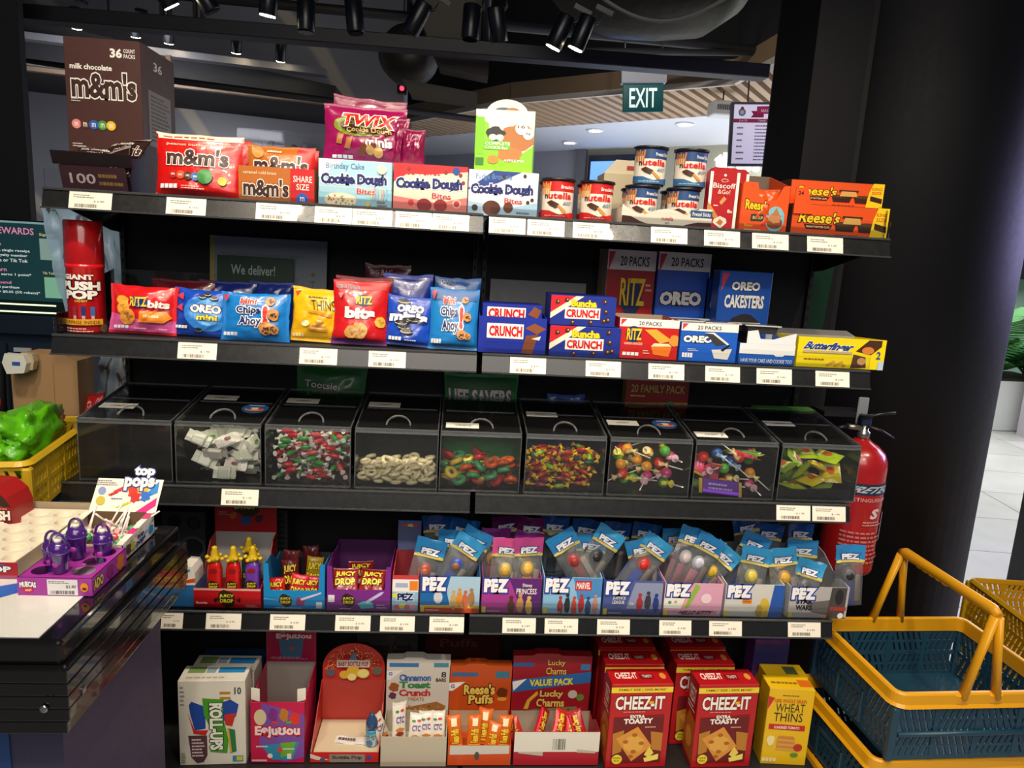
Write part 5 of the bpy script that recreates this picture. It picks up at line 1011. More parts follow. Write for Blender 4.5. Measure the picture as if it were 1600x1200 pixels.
g.ball((-.025, -.004, 0), (.03, .022, .006), FILM, 14, 8)
o = g.build('candy_scoop', None, (BINS[2][0] + .01, .11, Z3 + .134)); tag(o, 'clear plastic scoop lying on the red and green candies', 'scoop')
# bags and boxes behind the bins
def art(a): a.r(.02, .8, .98, .96, '1c6a30', 'top_band'); a.t('LIFE SAVERS', .05, .62, .92, .82, WHT, '123a20', .05, bold=.04, tilt=.02); a.t('MINTS', .35, .5, .68, .58, 'd8e8d8', part='lettering')
bag('candy_bag', 'green mint bag standing behind the ring candy bins', 'candy bag', None, (-0.0901, 0.1304, 0.2582), Z3, .302, .032, '2f9a4c', art, (R(-1), 0, 0), 51, crease=.4)
def art(a): a.t('Tootsie', .12, .72, .6, .8, 'e8e8e0', '1c1c1c', .06, part='lettering'); a.t('ROLLS', .4, .5, .98, .68, '1c1c1c', 'b8d8b0', .06, bold=.05, tilt=.1)
bag('candy_bag', 'dark green candy bag lying behind the red and green candy bin', 'candy bag', None, (-0.529, -0.3252, 0.2593), Z3, .303, .036, '2a7a38', art, (R(-2), R(4), 0), 52, crease=.6)
for k, (l, lb) in enumerate((((0.1397, 0.2314, 0.1861), 'blue candy bag behind the twist candy bin, lower one'), ((0.2154, 0.3307, 0.207), 'blue candy bag behind the twist candy bin, taller one'))):
    bag('candy_bag', lb, 'candy bag', None, l, Z3, .303, .036, '1a55b0', None, (R(-1), 0, 0), 53 + k, crease=.9)
def art(a):
    a.r(0, .72, 1, 1, 'a8262a', 'top_band'); a.t('20 FAMILY PACK', .08, .84, .94, .93, 'e8d060', part='lettering'); a.lines(.08, .78, .4, .82, 1, 'e8d060')
    P = [(0, .72)] + [(t / 12, .68 + .05 * math.sin(t * 1.3)) for t in range(13)] + [(1, .74)]; a.p(P, 'd8b82a', 'wave'); a.e(.2, .5, .12, 'd8823a', .14); a.e(.48, .56, .1, '3a9a4a', .13); a.e(.72, .66, .1, '5aa86a', .09); a.p([(.55, .4), (.7, .5), (1, .62), (1, .2), (.6, .2)], '2a6ab0', 'wave'); a.t('STEINOR', .06, .2, .94, .32, 'c8a83a', bold=.03, part='lettering')
carton('candy_carton', 'red and yellow family pack box standing behind the lollipop bin', 'candy box', None, (0.4476, 0.6398, 0.2635), Z3, .312, .045, 'b8a03a', art)
def art(a): a.p([(.4, 0), (1, 0), (1, .9), (.5, .8)], '7a3a8a', 'purple_wave'); a.t('A', .15, .72, .22, .86, WHT, part='lettering'); a.lines(.25, .74, .45, .84, 1, WHT)
carton('candy_carton', 'neon green candy box lying behind the sachet bin', 'candy box', None, (0.8481, 1.0343, 0.1906), Z3, .304, .042, '5ab82a', art)

# ================================================================ fourth shelf
def juicy(a, u, v, s, c1='f0d83a'):
    a.e(u, v, s * 1.25, '2a2410', part='emblem', rag=.3, seed=4); a.t('JUICY', u - s, v + s * a.asp * .05, u + s, v + s * a.asp * .62, c1, '1c1408', .04, bold=.03, arc=.05); a.t('DROP', u - s * .9, v - s * a.asp * .6, u + s * .9, v - s * a.asp * .02, c1, '1c1408', .04, bold=.03)
x3 = (-0.701, -0.5315, 0.0552)
def art(a): a.r(0, .9, 1, 1, 'd8a8a0', 'edge'); juicy(a, .49, .5, .11); a.t('Bazooka', .04, .22, .2, .34, WHT, part='lettering'); a.lines(.78, .08, .97, .22, 2, 'e8c0b8'); a.p([(.3, .5), (.36, .56), (.33, .44), (.38, .48), (.31, .3)], '2a1010', 'bolt'); a.p([(.7, .5), (.66, .58), (.68, .44), (.62, .5), (.69, .3)], '2a1010', 'bolt')
def hart(a): juicy(a, .5, .66, .2); a.lines(.06, .36, .26, .46, 2, 'b09090'); a.e(.5, .25, .09, '2a4a8a', rag=.4, n=12); a.e(.72, .3, .07, '3a2030', rag=.4, n=10); a.e(.3, .36, .06, 'a8641a', rag=.4, n=10)
wd = x3[1] - x3[0]
tray('candy_display', 'red candy tray with tall red backing card holding squeeze bottles', 'display tray', None, x3, Z4, .015, .17, 'b8141c', x3[2], .14, art, header=(wd * .98, .13, 'a0121a', 'flat'), hart=hart, inner='aeb2b0')
def squeeze(x, y, c, lb, first=None):
    if first is not None: o = copy_tree(first); o.location = (x, y, Z4 + .003); tag(o, lb, 'squeeze candy', 'squeeze candy bottles'); return o
    o = empty('squeeze_bottle', (x, y, Z4 + .003)); o.scale = (1.45, 1.4, 1.22); tag(o, lb, 'squeeze candy', 'squeeze candy bottles')
    g = G(); P = [(.0125 * abs(math.cos(t)) ** .6 * (1 if math.cos(t) > 0 else -1), .010 * abs(math.sin(t)) ** .6 * (1 if math.sin(t) > 0 else -1)) for t in [k * math.pi / 12 for k in range(24)]]
    def ring_(z, s): return [(p[0] * s, p[1] * s) for p in P], z
    for (za, sa), (zb_, sb) in zip(((0, .9), (.01, 1), (.075, 1.0), (.088, .85)), ((.01, 1), (.075, 1.0), (.088, .85), (.096, .5))):
        for k in range(24):
            a_, b_ = P[k], P[(k + 1) % 24]; g.face([(a_[0] * sa, a_[1] * sa, za), (b_[0] * sa, b_[1] * sa, za), (b_[0] * sb, b_[1] * sb, zb_), (a_[0] * sb, a_[1] * sb, zb_)], M(c, .2, coat=.7), True)
    g.face([(p[0] * .9, p[1] * .9, 0) for p in P][::-1], M(c, .2)); b = g.build('bottle', o)
    a = Art(lambda u, v, e: Vector(((u - .5) * .023, -.0102 - e, v * .09)), .26); a.e(.5, .86, .3, '8a1a18', .06, part='window'); juicy(a, .5, .5, .36); a.lines(.1, .05, .9, .14, 1, 'f0c0b0'); a.build(b)
    g = G(); ym = M('c8a81a', .4); g.lathe([(.009, .096), (.0095, .104), (.006, .108), (.007, .114), (.0045, .122), (.005, .126), (.001, .129)], ym, n=14)
    for k in range(6): t = k * 1.05; g.ball((.013 * math.cos(t), .011 * math.sin(t), .1 + .004 * (k % 2)), .0042, ym, 8, 6)
    g.build('nozzle_cap', o); return o
s1 = squeeze(x3[0] + .047, .04, 'c81a18', 'red squeeze bottle in the red tray, beside the white and orange box'); squeeze(x3[0] + .093, .042, 0, 'red squeeze bottle in the middle of the red tray', s1)
squeeze(x3[0] + .141, .046, '6a3aa8', 'purple squeeze bottle in the red tray'); squeeze(x3[0] + .116, .10, '1a5a4a', 'dark green squeeze bottle behind the others in the red tray')
# white and orange box, red item behind the counter edge
x3 = (-0.7559, -0.6973, 0.1101); wd = x3[1] - x3[0]; hh = x3[2]
g = G(); g.box(-wd / 2, wd / 2, 0, .09, 0, hh * .55, M('2a6aa8', .4), .001); g.prism([(-wd / 2, hh * .55), (wd / 2, hh * .55), (wd / 2, hh * .85), (wd * .38, hh), (0, hh * 1.02), (-wd / 2, hh * .8)], 'y', .0, .06, M('ece8e2', .35)); o = g.build('candy_carton', None, ((x3[0] + x3[1]) / 2, .02, Z4)); tag(o, 'white-topped blue candy box between the counter edge and red tray', 'candy box')
a = Art(lambda u, v, e: Vector(((u - .5) * wd, -e, v * hh)), wd / hh); a.p([(0, .55), (1, .62), (1, .72), (0, .6)], 'd8541a', 'orange_band'); a.t('IT', .4, .7, .62, .85, 'e8921a', bold=.03, part='lettering'); a.r(.5, .88, .8, .94, '4a9ad0', 'print'); a.build(o)
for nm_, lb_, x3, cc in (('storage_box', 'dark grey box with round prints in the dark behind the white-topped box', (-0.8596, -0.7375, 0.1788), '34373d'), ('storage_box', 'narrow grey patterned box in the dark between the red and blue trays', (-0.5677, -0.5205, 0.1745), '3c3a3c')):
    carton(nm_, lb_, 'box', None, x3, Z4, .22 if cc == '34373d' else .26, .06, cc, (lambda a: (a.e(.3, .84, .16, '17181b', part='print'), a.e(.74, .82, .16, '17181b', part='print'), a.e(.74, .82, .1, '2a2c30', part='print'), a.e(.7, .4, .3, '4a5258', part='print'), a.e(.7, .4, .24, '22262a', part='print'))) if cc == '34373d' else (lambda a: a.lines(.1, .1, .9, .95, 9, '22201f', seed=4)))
# blue and purple candy trays
def art(a): a.p([(0, .22), (.3, .18), (.3, .2), (0, .25)], '5ab0e0', 'swoosh'); juicy(a, .36, .2, .09); a.p([(.52, .1), (.55, .28), (.68, .25), (.66, .1)], '8a3a6a', 'picture'); a.p([(.62, .2), (.94, .36), (.95, .4), (.6, .25)], 'd8c8e0', 'picture'); a.r(.86, .04, .96, .18, 'c8d8e8', 'print'); a.lines(.2, .02, .8, .06, 1, 'a0d0f0')
x3 = (-0.5264, -0.3695, 0.1257)
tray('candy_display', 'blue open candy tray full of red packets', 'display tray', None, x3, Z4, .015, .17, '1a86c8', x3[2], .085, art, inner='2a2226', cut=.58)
def pk(a): a.t('JUICY', .1, .6, .9, .85, 'f0d83a', '1c1408', .05, bold=.04); a.t('DROP', .1, .3, .9, .56, 'f0d83a', '1c1408', .05, bold=.04)
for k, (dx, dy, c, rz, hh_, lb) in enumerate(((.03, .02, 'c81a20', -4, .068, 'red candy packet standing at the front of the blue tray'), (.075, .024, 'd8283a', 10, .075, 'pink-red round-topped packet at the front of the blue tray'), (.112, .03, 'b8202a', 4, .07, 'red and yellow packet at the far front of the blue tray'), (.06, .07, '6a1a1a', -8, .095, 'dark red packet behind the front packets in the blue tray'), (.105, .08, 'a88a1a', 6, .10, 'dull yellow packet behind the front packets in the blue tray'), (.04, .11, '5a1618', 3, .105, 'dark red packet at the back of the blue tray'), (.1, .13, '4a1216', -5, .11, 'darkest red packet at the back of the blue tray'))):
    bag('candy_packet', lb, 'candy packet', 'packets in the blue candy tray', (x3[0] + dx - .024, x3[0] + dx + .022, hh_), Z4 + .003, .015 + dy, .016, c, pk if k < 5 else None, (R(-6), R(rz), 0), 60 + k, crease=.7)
def art(a): a.r(.02, .2, .12, .36, 'e8e0f0', 'print'); juicy(a, .34, .24, .09); a.p([(.54, .06), (.48, .17), (.58, .24), (.72, .2), (.74, .08)], '5ab8d0', 'picture'); a.p([(.64, .18), (.86, .38), (.9, .45), (.84, .44), (.6, .22)], 'c8c0ea', 'picture'); a.lines(.78, .06, .96, .18, 2, 'c8a8d8'); a.lines(.2, .04, .45, .08, 1, 'c8a8d8')
x3 = (-0.3657, -0.2002, 0.1238)
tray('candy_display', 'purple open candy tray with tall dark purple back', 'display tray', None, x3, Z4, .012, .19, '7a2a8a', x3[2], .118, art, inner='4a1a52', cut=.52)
for k, (dx, dy, rz, lb) in enumerate(((.035, .02, -70, 'dark red packet lying across the purple tray front'), (.1, .025, -76, 'dark red packet lying across the far side of the purple tray'), (.07, .08, -80, 'dark red packet lying at the back of the purple tray'))):
    b = bag('candy_packet', lb, 'candy packet', 'packets in the purple candy tray', (-.035, .035, .07), 0, 0, .016, '8a1a22', pk, (0, 0, 0), 70 + k, crease=.7); b.location = (x3[0] + dx + .008, .014 + dy - .005, Z4 + .02 + .022); b.rotation_euler = (R(rz + 25), 0, R((4, -6, 8)[k]))
# candy tablet carton with tall back
def art(a): a.r(0, .56, 1, .9, 'efece8', 'top_band'); a.r(.66, .6, .98, .86, 'e8842a', 'print'); a.r(.12, .68, .6, .8, 'a8b0d8', 'print'); a.r(0, 0, 1, .56, '8ac0e0', 'sky'); a.t('PEZ', .2, .32, .84, .52, NAVY, WHT, .06, bold=.05); a.e(.1, .46, .1, 'e8d83a'); 
x3 = (-0.1983, -0.1287, 0.1016)
def art2(a):
    art(a)
    for k, c in enumerate(('e8707a', 'f0e060', 'e8707a', 'f0b0b8')): a.e(.2 + k * .2, .14 + .03 * (k % 2), .13, c, .07)
    a.r(0, 0, 1, .05, 'c83a3a', 'edge')
def hart(a): a.r(0, 0, 1, .74, '55628c', 'plain'); a.e(.3, .86, .16, 'c83a4a', .05); a.e(.55, .84, .16, 'e0c83a', .05); a.e(.75, .86, .14, 'c83a4a', .05); a.r(0, .92, 1, 1, '3a6ab0', 'edge')
wd = x3[1] - x3[0]
tray('candy_display', 'narrow white and blue candy tablet carton with tall back card', 'display tray', None, x3, Z4, .012, .12, 'c84048', x3[2], x3[2] + .02, art2, header=(wd * .9, .085, '55628c', 'flat'), hart=hart, inner='8a2a34', slope=False)
# dispenser trays
def pez(a, u0, v0, u1, v1): a.t('PEZ', u0, v0, u1, v1, 'f4f4fa', '2a3f9a', .09, bold=.07)
def base_art(body):
    def f(a): body(a); pez(a, .03, .6, .44, .98); a.r(.01, .03, .075, .2, 'e8d84a', 'yellow_mark'); a.lines(.1, .05, .4, .1, 1, 'd8dce8')
    return f
def blobs(a, cols, u0=.5, v=.32, s=.055, st=.1):
    for k, c in enumerate(cols): a.e(u0 + st * k, v + .06 * (k % 2), s, c, .22, rag=.25, seed=k + 2); a.e(u0 + st * k, v + .26 + .06 * (k % 2), s * .6, c, rag=.1)
def paw(a): a.p([(.5, 1), (1, 1), (1, .2), (.5, .2), (.44, .6)], 'a8c8e0', 'panel'); a.r(0, 0, 1, .13, 'c8481c', 'edge'); a.r(0, .13, 1, .2, 'e8b83a', 'edge'); a.e(.3, .42, .075, 'd0d4dc', .17, part='emblem'); blobs(a, ('c8a86a', 'd8923a', 'c86a4a', 'a87a4a'), .56)
def prin(a): a.p([(.45, 1), (1, 1), (1, 0), (.7, 0)], '5a2472', 'panel'); a.t('Disney', .68, .74, .84, .86, WHT, part='lettering'); a.t('PRINCESS', .58, .56, .92, .72, WHT, bold=.01, part='lettering'); blobs(a, ('5a3424', 'c89a5a', 'd8b85a'), .5, .2, .06, .15)
def marv(a): a.p([(.5, 1), (1, 1), (1, .5), (.6, .4)], '4a8ac8', 'panel'); a.r(.54, .66, .82, .92, 'c8242c', 'red_block'); a.t('MARVEL', .56, .7, .8, .88, WHT, bold=.03, part='lettering'); blobs(a, ('a83a3a', '2c2c30', 'c84a3a', 'b83030', '3a4a7a', 'c88a7a'), .3, .2, .05, .12)
def just(a): a.p([(.52, .95), (1, .95), (1, .2), (.4, .2)], '8a93b4', 'panel'); a.t('JUSTICE', .16, .44, .38, .54, WHT, '22306a', .05, part='lettering'); a.t('LEAGUE', .16, .33, .36, .43, WHT, '22306a', .05, part='lettering'); blobs(a, ('a83038', '3a3840', '2a3a8a'), .62, .34, .055, .14); a.t('DC', .46, .3, .53, .38, WHT, part='lettering')
def kit(a): a.p([(0, 1), (.44, 1), (.3, .24), (0, .24)], 'ece9e4', 'panel'); a.p([(.52, .98), (.6, .9), (.42, .26), (.36, .26)], '8ab83a', 'rainbow'); a.p([(.44, .8), (.5, .92), (.36, .26), (.3, .26)], 'e8a8a8', 'rainbow'); a.t('HELLO KITTY', .28, .06, .84, .18, '1c1c1c', bold=.04, sh=.1, part='lettering'); a.e(.1, .42, .03, '5a9a6a'); a.e(.2, .44, .025, 'b8b03a'); a.e(.72, .55, .09, 'ecd0dc', part='picture'); a.e(.95, .14, .03, 'ecd0dc')
def mini(a): a.p([(.82, 1), (1, 1), (1, 0), (.76, 0)], '2a5ab0', 'panel'); a.r(.3, .42, .46, .6, 'e88a1a', 'emblem'); a.lines(.31, .45, .45, .57, 2, '6a3a10', part='emblem'); a.e(.68, .3, .09, 'd8b83a', .3, rag=.2); a.e(.6, .2, .06, 'b89a4a', .2, rag=.3)
def star(a): a.p([(.3, .5), (.7, .6), (.7, .1), (.4, .2)], '6a6668', 'panel'); a.p([(.7, 1), (.96, 1), (.96, 0), (.66, 0)], '4a4648', 'panel'); a.t('STAR', .12, .46, .4, .62, '141414', bold=.05, part='lettering'); a.t('WARS', .12, .26, .4, .43, '141414', bold=.05, part='lettering'); a.r(.7, .26, .98, .38, 'a83a30', 'picture'); a.e(.84, .7, .07, '2a2a2c', .25); a.e(.9, .1, .05, 'e8e4e4')
PT = [('paw', (-0.1254, 0.032, 0.1023), '1a6ab0', paw, 'blue dispenser tray with orange bottom stripe', 'blue orange-striped tray'), ('pr', (0.0354, 0.195, 0.1003), 'a83a94', prin, 'purple dispenser tray with white curly lettering', 'purple tray'), ('ma', (0.1983, 0.3567, 0.1055), '8ac0e4', marv, 'sky blue dispenser tray with a red lettered block', 'sky blue tray'), ('ju', (0.3604, 0.5228, 0.0998), '4a5a9a', just, 'slate blue dispenser tray with grey end', 'slate blue tray'), ('ki', (0.5265, 0.6895, 0.0959), 'd8a0bc', kit, 'pink dispenser tray with a rainbow stripe', 'pink tray'), ('mi', (0.6949, 0.8602, 0.0956), 'd0d0cc', mini, 'white dispenser tray with blue end panel', 'white blue-ended tray'), ('st', (0.8749, 1.0447, 0.0918), 'b4b2b2', star, 'silver grey dispenser tray with black lettering, at the shelf end', 'silver tray')]
for nm, x3, c, body, lb, _ in PT:
    tray('dispenser_tray', lb, 'display tray', 'candy dispenser trays', x3, Z4, .012, .2, c, x3[2], .135, base_art(body), inner='7c7d7e', slope=True)
def pezbag(px_, y, z, roll_, s, head, disp, lb, grp, lean=-10, yaw=0):
    lean *= .6; s *= 1.3; w_, hh = .064 * s, .038 * s; cl = math.cos(R(lean)) * math.cos(R(roll_)); bh = max(.03, min(.125, (z - Z4 - .008) / cl - hh)); y = max(y, .037 + math.sin(R(-lean)) * (hh + bh))
    z = max(z, Z4 + .014 + (hh + bh) * cl)
    o = empty('dispenser_bag', (px_, y, z), (R(lean), R(roll_), R(yaw))); tag(o, lb, 'candy bag', grp); sd = rnd.random() * 50
    f = lambda u, v: Vector(((u - .5) * w_ * (1 - .06 * (1 - v)), .004 * math.sin(u * 5 + sd) + .004 * noise.noise(Vector((u * 3 + sd, v * 3, 0))), -hh * (1 - v) + (.004 * noise.noise(Vector((u * 4, sd, 1))) if v > .7 else 0)))
    g = G(); m = M(head, .25, coat=.5, bump=.3); g.grid(f, 8, 6, m); g.grid(lambda u, v: f(u, v) + Vector((0, .0015, 0)), 8, 6, m, flip=True); hd = g.build('header', o)
    a = Art(lambda u, v, e: f(u, v) + Vector((0, -e, 0)), 1.6, curved=.15, lift=.0012, step=.0005)
    a.p([(0, 0), (1, 0), (1, .16), (.5, .26), (0, .12)], 'd8c86a', 'yellow_edge'); a.t('PEZ', .22, .16, .82, .5, 'eef2fa', '2a3a8a', .08, bold=.06); a.build(hd)
    def q(sgn): return lambda u, v: Vector(((u - .5) * w_ * .94, sgn * (.011 * math.sin(math.pi * u) ** .6 * (math.sin(math.pi * min(1, v * .92 + .08)) ** .5 if v < 1 else 0)) + .002, -hh - bh * (1 - v)))
    g = G(); g.grid(q(-1), 10, 10, FILM); g.grid(q(1), 10, 10, FILM, flip=True); g.build('clear_bag', o)
    d_, hc, st = disp; g = G(); g.box(-.010 * s, .010 * s, -.004, .008, -hh - bh * .95, -hh - bh * .45, M(st, .35), .002); g.box(-.0115 * s, .0115 * s, -.005, .009, -hh - bh * .97, -hh - bh * .9, M(st, .35), .001); g.build('dispenser_stem', o)
    g = G(); g.ball((0, .001, -hh - bh * .28), (.015 * s, .010, .016 * s), M(hc, .35), 12, 8); g.ball((0, -.006, -hh - bh * .31), (.009 * s, .005, .009 * s), M(d_, .4), 10, 6); g.build('dispenser_head', o)
    g = G(); g.box(.013 * s, .025 * s, -.001, .007, -hh - bh * .9, -hh - bh * .3, M('c8b0a0', .4), .001); g.build('candy_refill', o)
    return o
BLU, BLU_SHADE, BLU_LIT, PUR = '2a86c8', '1a4f98', '3aa0dc', '7a2a80'  # one header blue in base, shaded and lit tones, lighting put into the colour
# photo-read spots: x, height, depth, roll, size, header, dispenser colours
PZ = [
 (0, (-0.0925, 0.17, 0.79), -5, BLU_SHADE, ('5a3a2a', '8a4a3a', '7a2a2a'), 'upright at the back corner beside the narrow carton', -3), (0, (-0.0103, 0.15, 0.7889), 10, BLU_SHADE, ('5a3a2a', '4a3a3a', '3a3a5a'), 'leaning at the back beside the purple tray', -3),
 (0, (-0.0432, 0.095, 0.7808), 1, BLU, ('6a4a3a', '7a5a3a', '8a2a2a'), 'standing straight in the middle', -8), (0, (0.0304, 0.075, 0.7875), 25, BLU, ('8a5a3a', 'a86a3a', '2a3a6a'), 'tilted in the middle towards the purple tray', -8), (0, (-0.0972, 0.04, 0.7596), 14, BLU, ('a85a3a', 'a8483a', 'a83a3a'), 'low at the front beside the narrow carton', -14), (0, (0.0097, 0.03, 0.7702), 30, BLU_LIT, ('8a5a3a', '2a4aa8', '2a4aa8'), 'brightly lit and tilted at the front', -16),
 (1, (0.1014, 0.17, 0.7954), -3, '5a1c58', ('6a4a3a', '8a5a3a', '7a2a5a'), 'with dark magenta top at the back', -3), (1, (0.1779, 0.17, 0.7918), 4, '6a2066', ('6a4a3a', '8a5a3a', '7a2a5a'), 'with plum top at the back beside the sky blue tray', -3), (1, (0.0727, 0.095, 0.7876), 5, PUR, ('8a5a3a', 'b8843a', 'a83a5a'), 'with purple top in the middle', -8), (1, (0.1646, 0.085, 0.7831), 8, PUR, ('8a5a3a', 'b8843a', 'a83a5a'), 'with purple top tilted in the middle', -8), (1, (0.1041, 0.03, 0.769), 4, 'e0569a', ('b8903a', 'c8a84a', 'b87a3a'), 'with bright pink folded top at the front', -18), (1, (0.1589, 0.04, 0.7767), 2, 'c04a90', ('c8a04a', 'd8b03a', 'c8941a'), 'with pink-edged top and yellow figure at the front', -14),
 (2, (0.2432, 0.17, 0.7993), 2, BLU_SHADE, ('2a2a30', '3a3a40', '2a2a38'), 'dark at the back beside the purple tray', -3), (2, (0.3316, 0.15, 0.7983), 5, BLU_SHADE, ('2a2a30', '3a3a40', '2a2a38'), 'dark at the back beside the slate tray', -3), (2, (0.2363, 0.05, 0.7925), -32, BLU, ('8a2a2a', 'a83030', 'a83030'), 'tilted steeply with a red figure', -10), (2, (0.3306, 0.07, 0.7864), 2, BLU, ('1c1c20', '26262a', '2a2a30'), 'upright with a black figure', -8), (2, (0.3855, 0.03, 0.8049), 30, BLU_LIT, ('1c1c20', '2a2a2e', '2a2a30'), 'brightly lit and tilted over the slate tray', -14),
 (3, (0.4226, 0.16, 0.7891), 6, BLU_SHADE, ('2a2a30', '3a3a40', '2a2a38'), 'dark at the back', -3), (3, (0.5052, 0.15, 0.7915), 8, BLU_SHADE, ('2a2a30', '5a5a60', '2a2a38'), 'dark at the back beside the pink tray', -3), (3, (0.4617, 0.075, 0.7765), -14, BLU, ('2a2a30', '5a4a40', '2a2a38'), 'tilted back in the middle', -8), (3, (0.5229, 0.028, 0.7802), 32, BLU_LIT, ('b82a24', 'c83028', '2a4ab8'), 'brightly lit with a red headed figure at the front', -16),
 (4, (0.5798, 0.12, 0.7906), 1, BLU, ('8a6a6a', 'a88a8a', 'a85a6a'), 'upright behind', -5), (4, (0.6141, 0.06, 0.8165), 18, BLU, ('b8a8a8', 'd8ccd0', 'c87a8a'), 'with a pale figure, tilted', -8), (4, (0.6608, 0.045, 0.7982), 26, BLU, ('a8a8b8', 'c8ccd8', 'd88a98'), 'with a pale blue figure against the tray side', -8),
 (5, (0.7888, 0.15, 0.8186), -10, BLU_SHADE, ('8a7a2a', 'a8923a', '3a4a8a'), 'tall at the back, tilted back', -3), (5, (0.8699, 0.16, 0.7973), 6, BLU_SHADE, ('8a7a2a', 'a8923a', '3a4a8a'), 'dark at the back beside the silver tray', -3), (5, (0.8065, 0.09, 0.7901), 22, BLU, ('8a7a2a', 'a8923a', '3a4a8a'), 'tilted in the middle', -8), (5, (0.7204, 0.03, 0.7583), 38, BLU_LIT, ('b89a2a', 'd8b83a', '3a5a9a'), 'brightly lit and folded at the front beside the pink tray', -16), (5, (0.7939, 0.026, 0.7581), 8, BLU_LIT, ('b8a84a', 'd0c04a', '3a5a9a'), 'brightly lit with two yellow figures at the front', -16), (5, (0.8587, 0.05, 0.7599), -10, BLU_LIT, ('b8902a', 'd8a83a', '3a5a9a'), 'brightly lit beside the silver tray', -12),
 (6, (0.9619, 0.16, 0.7998), 4, BLU_SHADE, ('4a4a50', '6a6a70', '3a3a40'), 'dark at the back', -3), (6, (0.9343, 0.09, 0.7781), -2, BLU, ('6a6a78', '8a8a98', '4a4a58'), 'upright with a grey figure', -6), (6, (1.05, 0.05, 0.7834), -4, BLU, ('2a2a2c', '6a6a72', '2a4aa0'), 'upright at the shelf end with a dark figure', -6), (6, (0.9581, 0.026, 0.7208), 14, BLU_LIT, ('4a4a50', '5a5a60', '2a4aa0'), 'brightly lit and folded low at the front', -22)]
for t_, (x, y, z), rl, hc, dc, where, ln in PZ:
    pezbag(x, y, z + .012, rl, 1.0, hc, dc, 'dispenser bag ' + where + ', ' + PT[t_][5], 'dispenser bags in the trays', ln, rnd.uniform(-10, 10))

# ================================================================ base deck
def art(a):
    a.r(.62, .84, .78, .87, 'b8822a', 'picture'); a.r(.62, .78, .78, .81, 'b8822a', 'picture'); a.t('10', .84, .84, .94, .92, '3a5a4a', '2a3a30', .02, part='lettering'); a.lines(.03, .7, .1, .95, 5, '8a8a8a')
    a.p([(.16, .72), (.2, .76), (.4, .7), (.4, .44), (.24, .42), (.18, .6)], '2448a0', 'picture'); a.p([(.62, .74), (.78, .78), (.9, .72), (.86, .58), (.74, .5), (.62, .56)], '2448a0', 'picture'); a.p([(.14, .64), (.2, .5), (.24, .42), (.44, .42), (.4, .36), (.22, .38)], 'c02a28', 'picture'); a.p([(.68, .6), (.86, .62), (.8, .46), (.7, .48)], 'c83028', 'picture')
    a.p([(.36, .8), (.68, .78), (.66, .6), (.74, .3), (.72, .14), (.46, .16), (.5, .4), (.38, .6)], '4a9a2a', 'green_panel'); a.p([(.74, .44), (.84, .42), (.86, .16), (.76, .14)], '2a7a4a', 'picture'); a.p([(.72, .44), (.75, .44), (.79, .15), (.76, .15)], 'd8a83a', 'picture')
    a.t("ROLL-UPS", .46, .18, .66, .74, WHT, '1c3a14', .06, bold=.05, rot=270); a.t('Fruit', .60, .58, .65, .68, WHT, rot=270, part='lettering')
    a.p([(.14, .36), (.42, .36), (.42, .12), (.36, .04), (.26, .03), (.18, .1)], '5a3a44', 'plum_panel'); a.lines(.19, .1, .38, .33, 6, 'e8dcd8'); a.r(.8, .04, .96, .11, '3a8ab0', 'badge'); a.r(.86, .05, .95, .1, 'd8c83a', 'badge'); a.lines(.03, .03, .1, .16, 5, '4a6a3a')
def tart(a): a.r(.08, .5, .34, .9, '7a9a5a', 'print'); a.r(.36, .5, .5, .85, '8aa0b0', 'print'); a.r(.54, .5, .94, .85, '2a86c8', 'print'); a.lines(.1, .1, .9, .3, 1, 'b8b0a0')
x3 = (-0.7399, -0.5686, 0.2465)
carton('snack_box', 'white fruit roll box with a green lettered panel at the front', 'snack box', 'white fruit roll boxes', x3, Z5, -.005, .07, 'e2ddd2', art, side='d8d2c6', topart=tart, rot=(0, 0, R(2)))
x4 = (-0.7453, -0.5706, 0.214)
carton('snack_box', 'white fruit roll box directly behind the front one', 'snack box', 'white fruit roll boxes', x4, Z5, .085, .08, 'e2ddd2', None, topart=tart)
carton('snack_box', 'dark blue box on the base deck behind the white fruit roll boxes', 'snack box', None, (-0.7551, -0.5717, 0.1849), Z5, .18, .07, '14406a', None)
# pink candy box, mirrored lettering as seen
def juice(a):
    a.p([(.2, 1), (1, .8), (1, .1), (.6, .02), (.16, .3)], '7a4aa0', 'purple_glow'); a.p([(.2, .3), (.9, .36), (.78, .06), (.4, .06)], '2a8ab0', 'blue_glow'); a.p([(.56, .34), (.84, .36), (.78, .14), (.56, .1)], '6aa82a', 'green_glow')
    a.e(.18, .76, .115, 'd8c8a0', .13); a.e(.42, .8, .085, '7a2a88', .11, rag=.3); a.e(.62, .8, .085, 'b8742a', .11, rag=.3); a.e(.82, .74, .1, 'd83020', .1, rag=.3); a.r(.4, .66, .5, .7, 'd83a28', 'picture'); a.r(.66, .66, .76, .7, '4aa83a', 'picture')
    a.t('E\u0258ju\u028aou', .08, .42, .92, .62, 'f0d8d8', 'c81a24', .09, bold=.05, tilt=.06); a.lines(.1, .26, .4, .31, 1, 'c8e0e8'); a.lines(.6, .22, .9, .27, 1, 'c8e0e8'); a.e(.54, .23, .05, 'c84a4a', .05); a.e(.36, .13, .05, 'e8d8d0', .04); a.r(.68, .08, .76, .17, 'e8e0d8', 'picture'); a.r(.02, .04, .3, .07, 'd8b8b8', 'print')
x3 = (-0.5589, -0.4173, 0.1812); wd = x3[1] - x3[0]
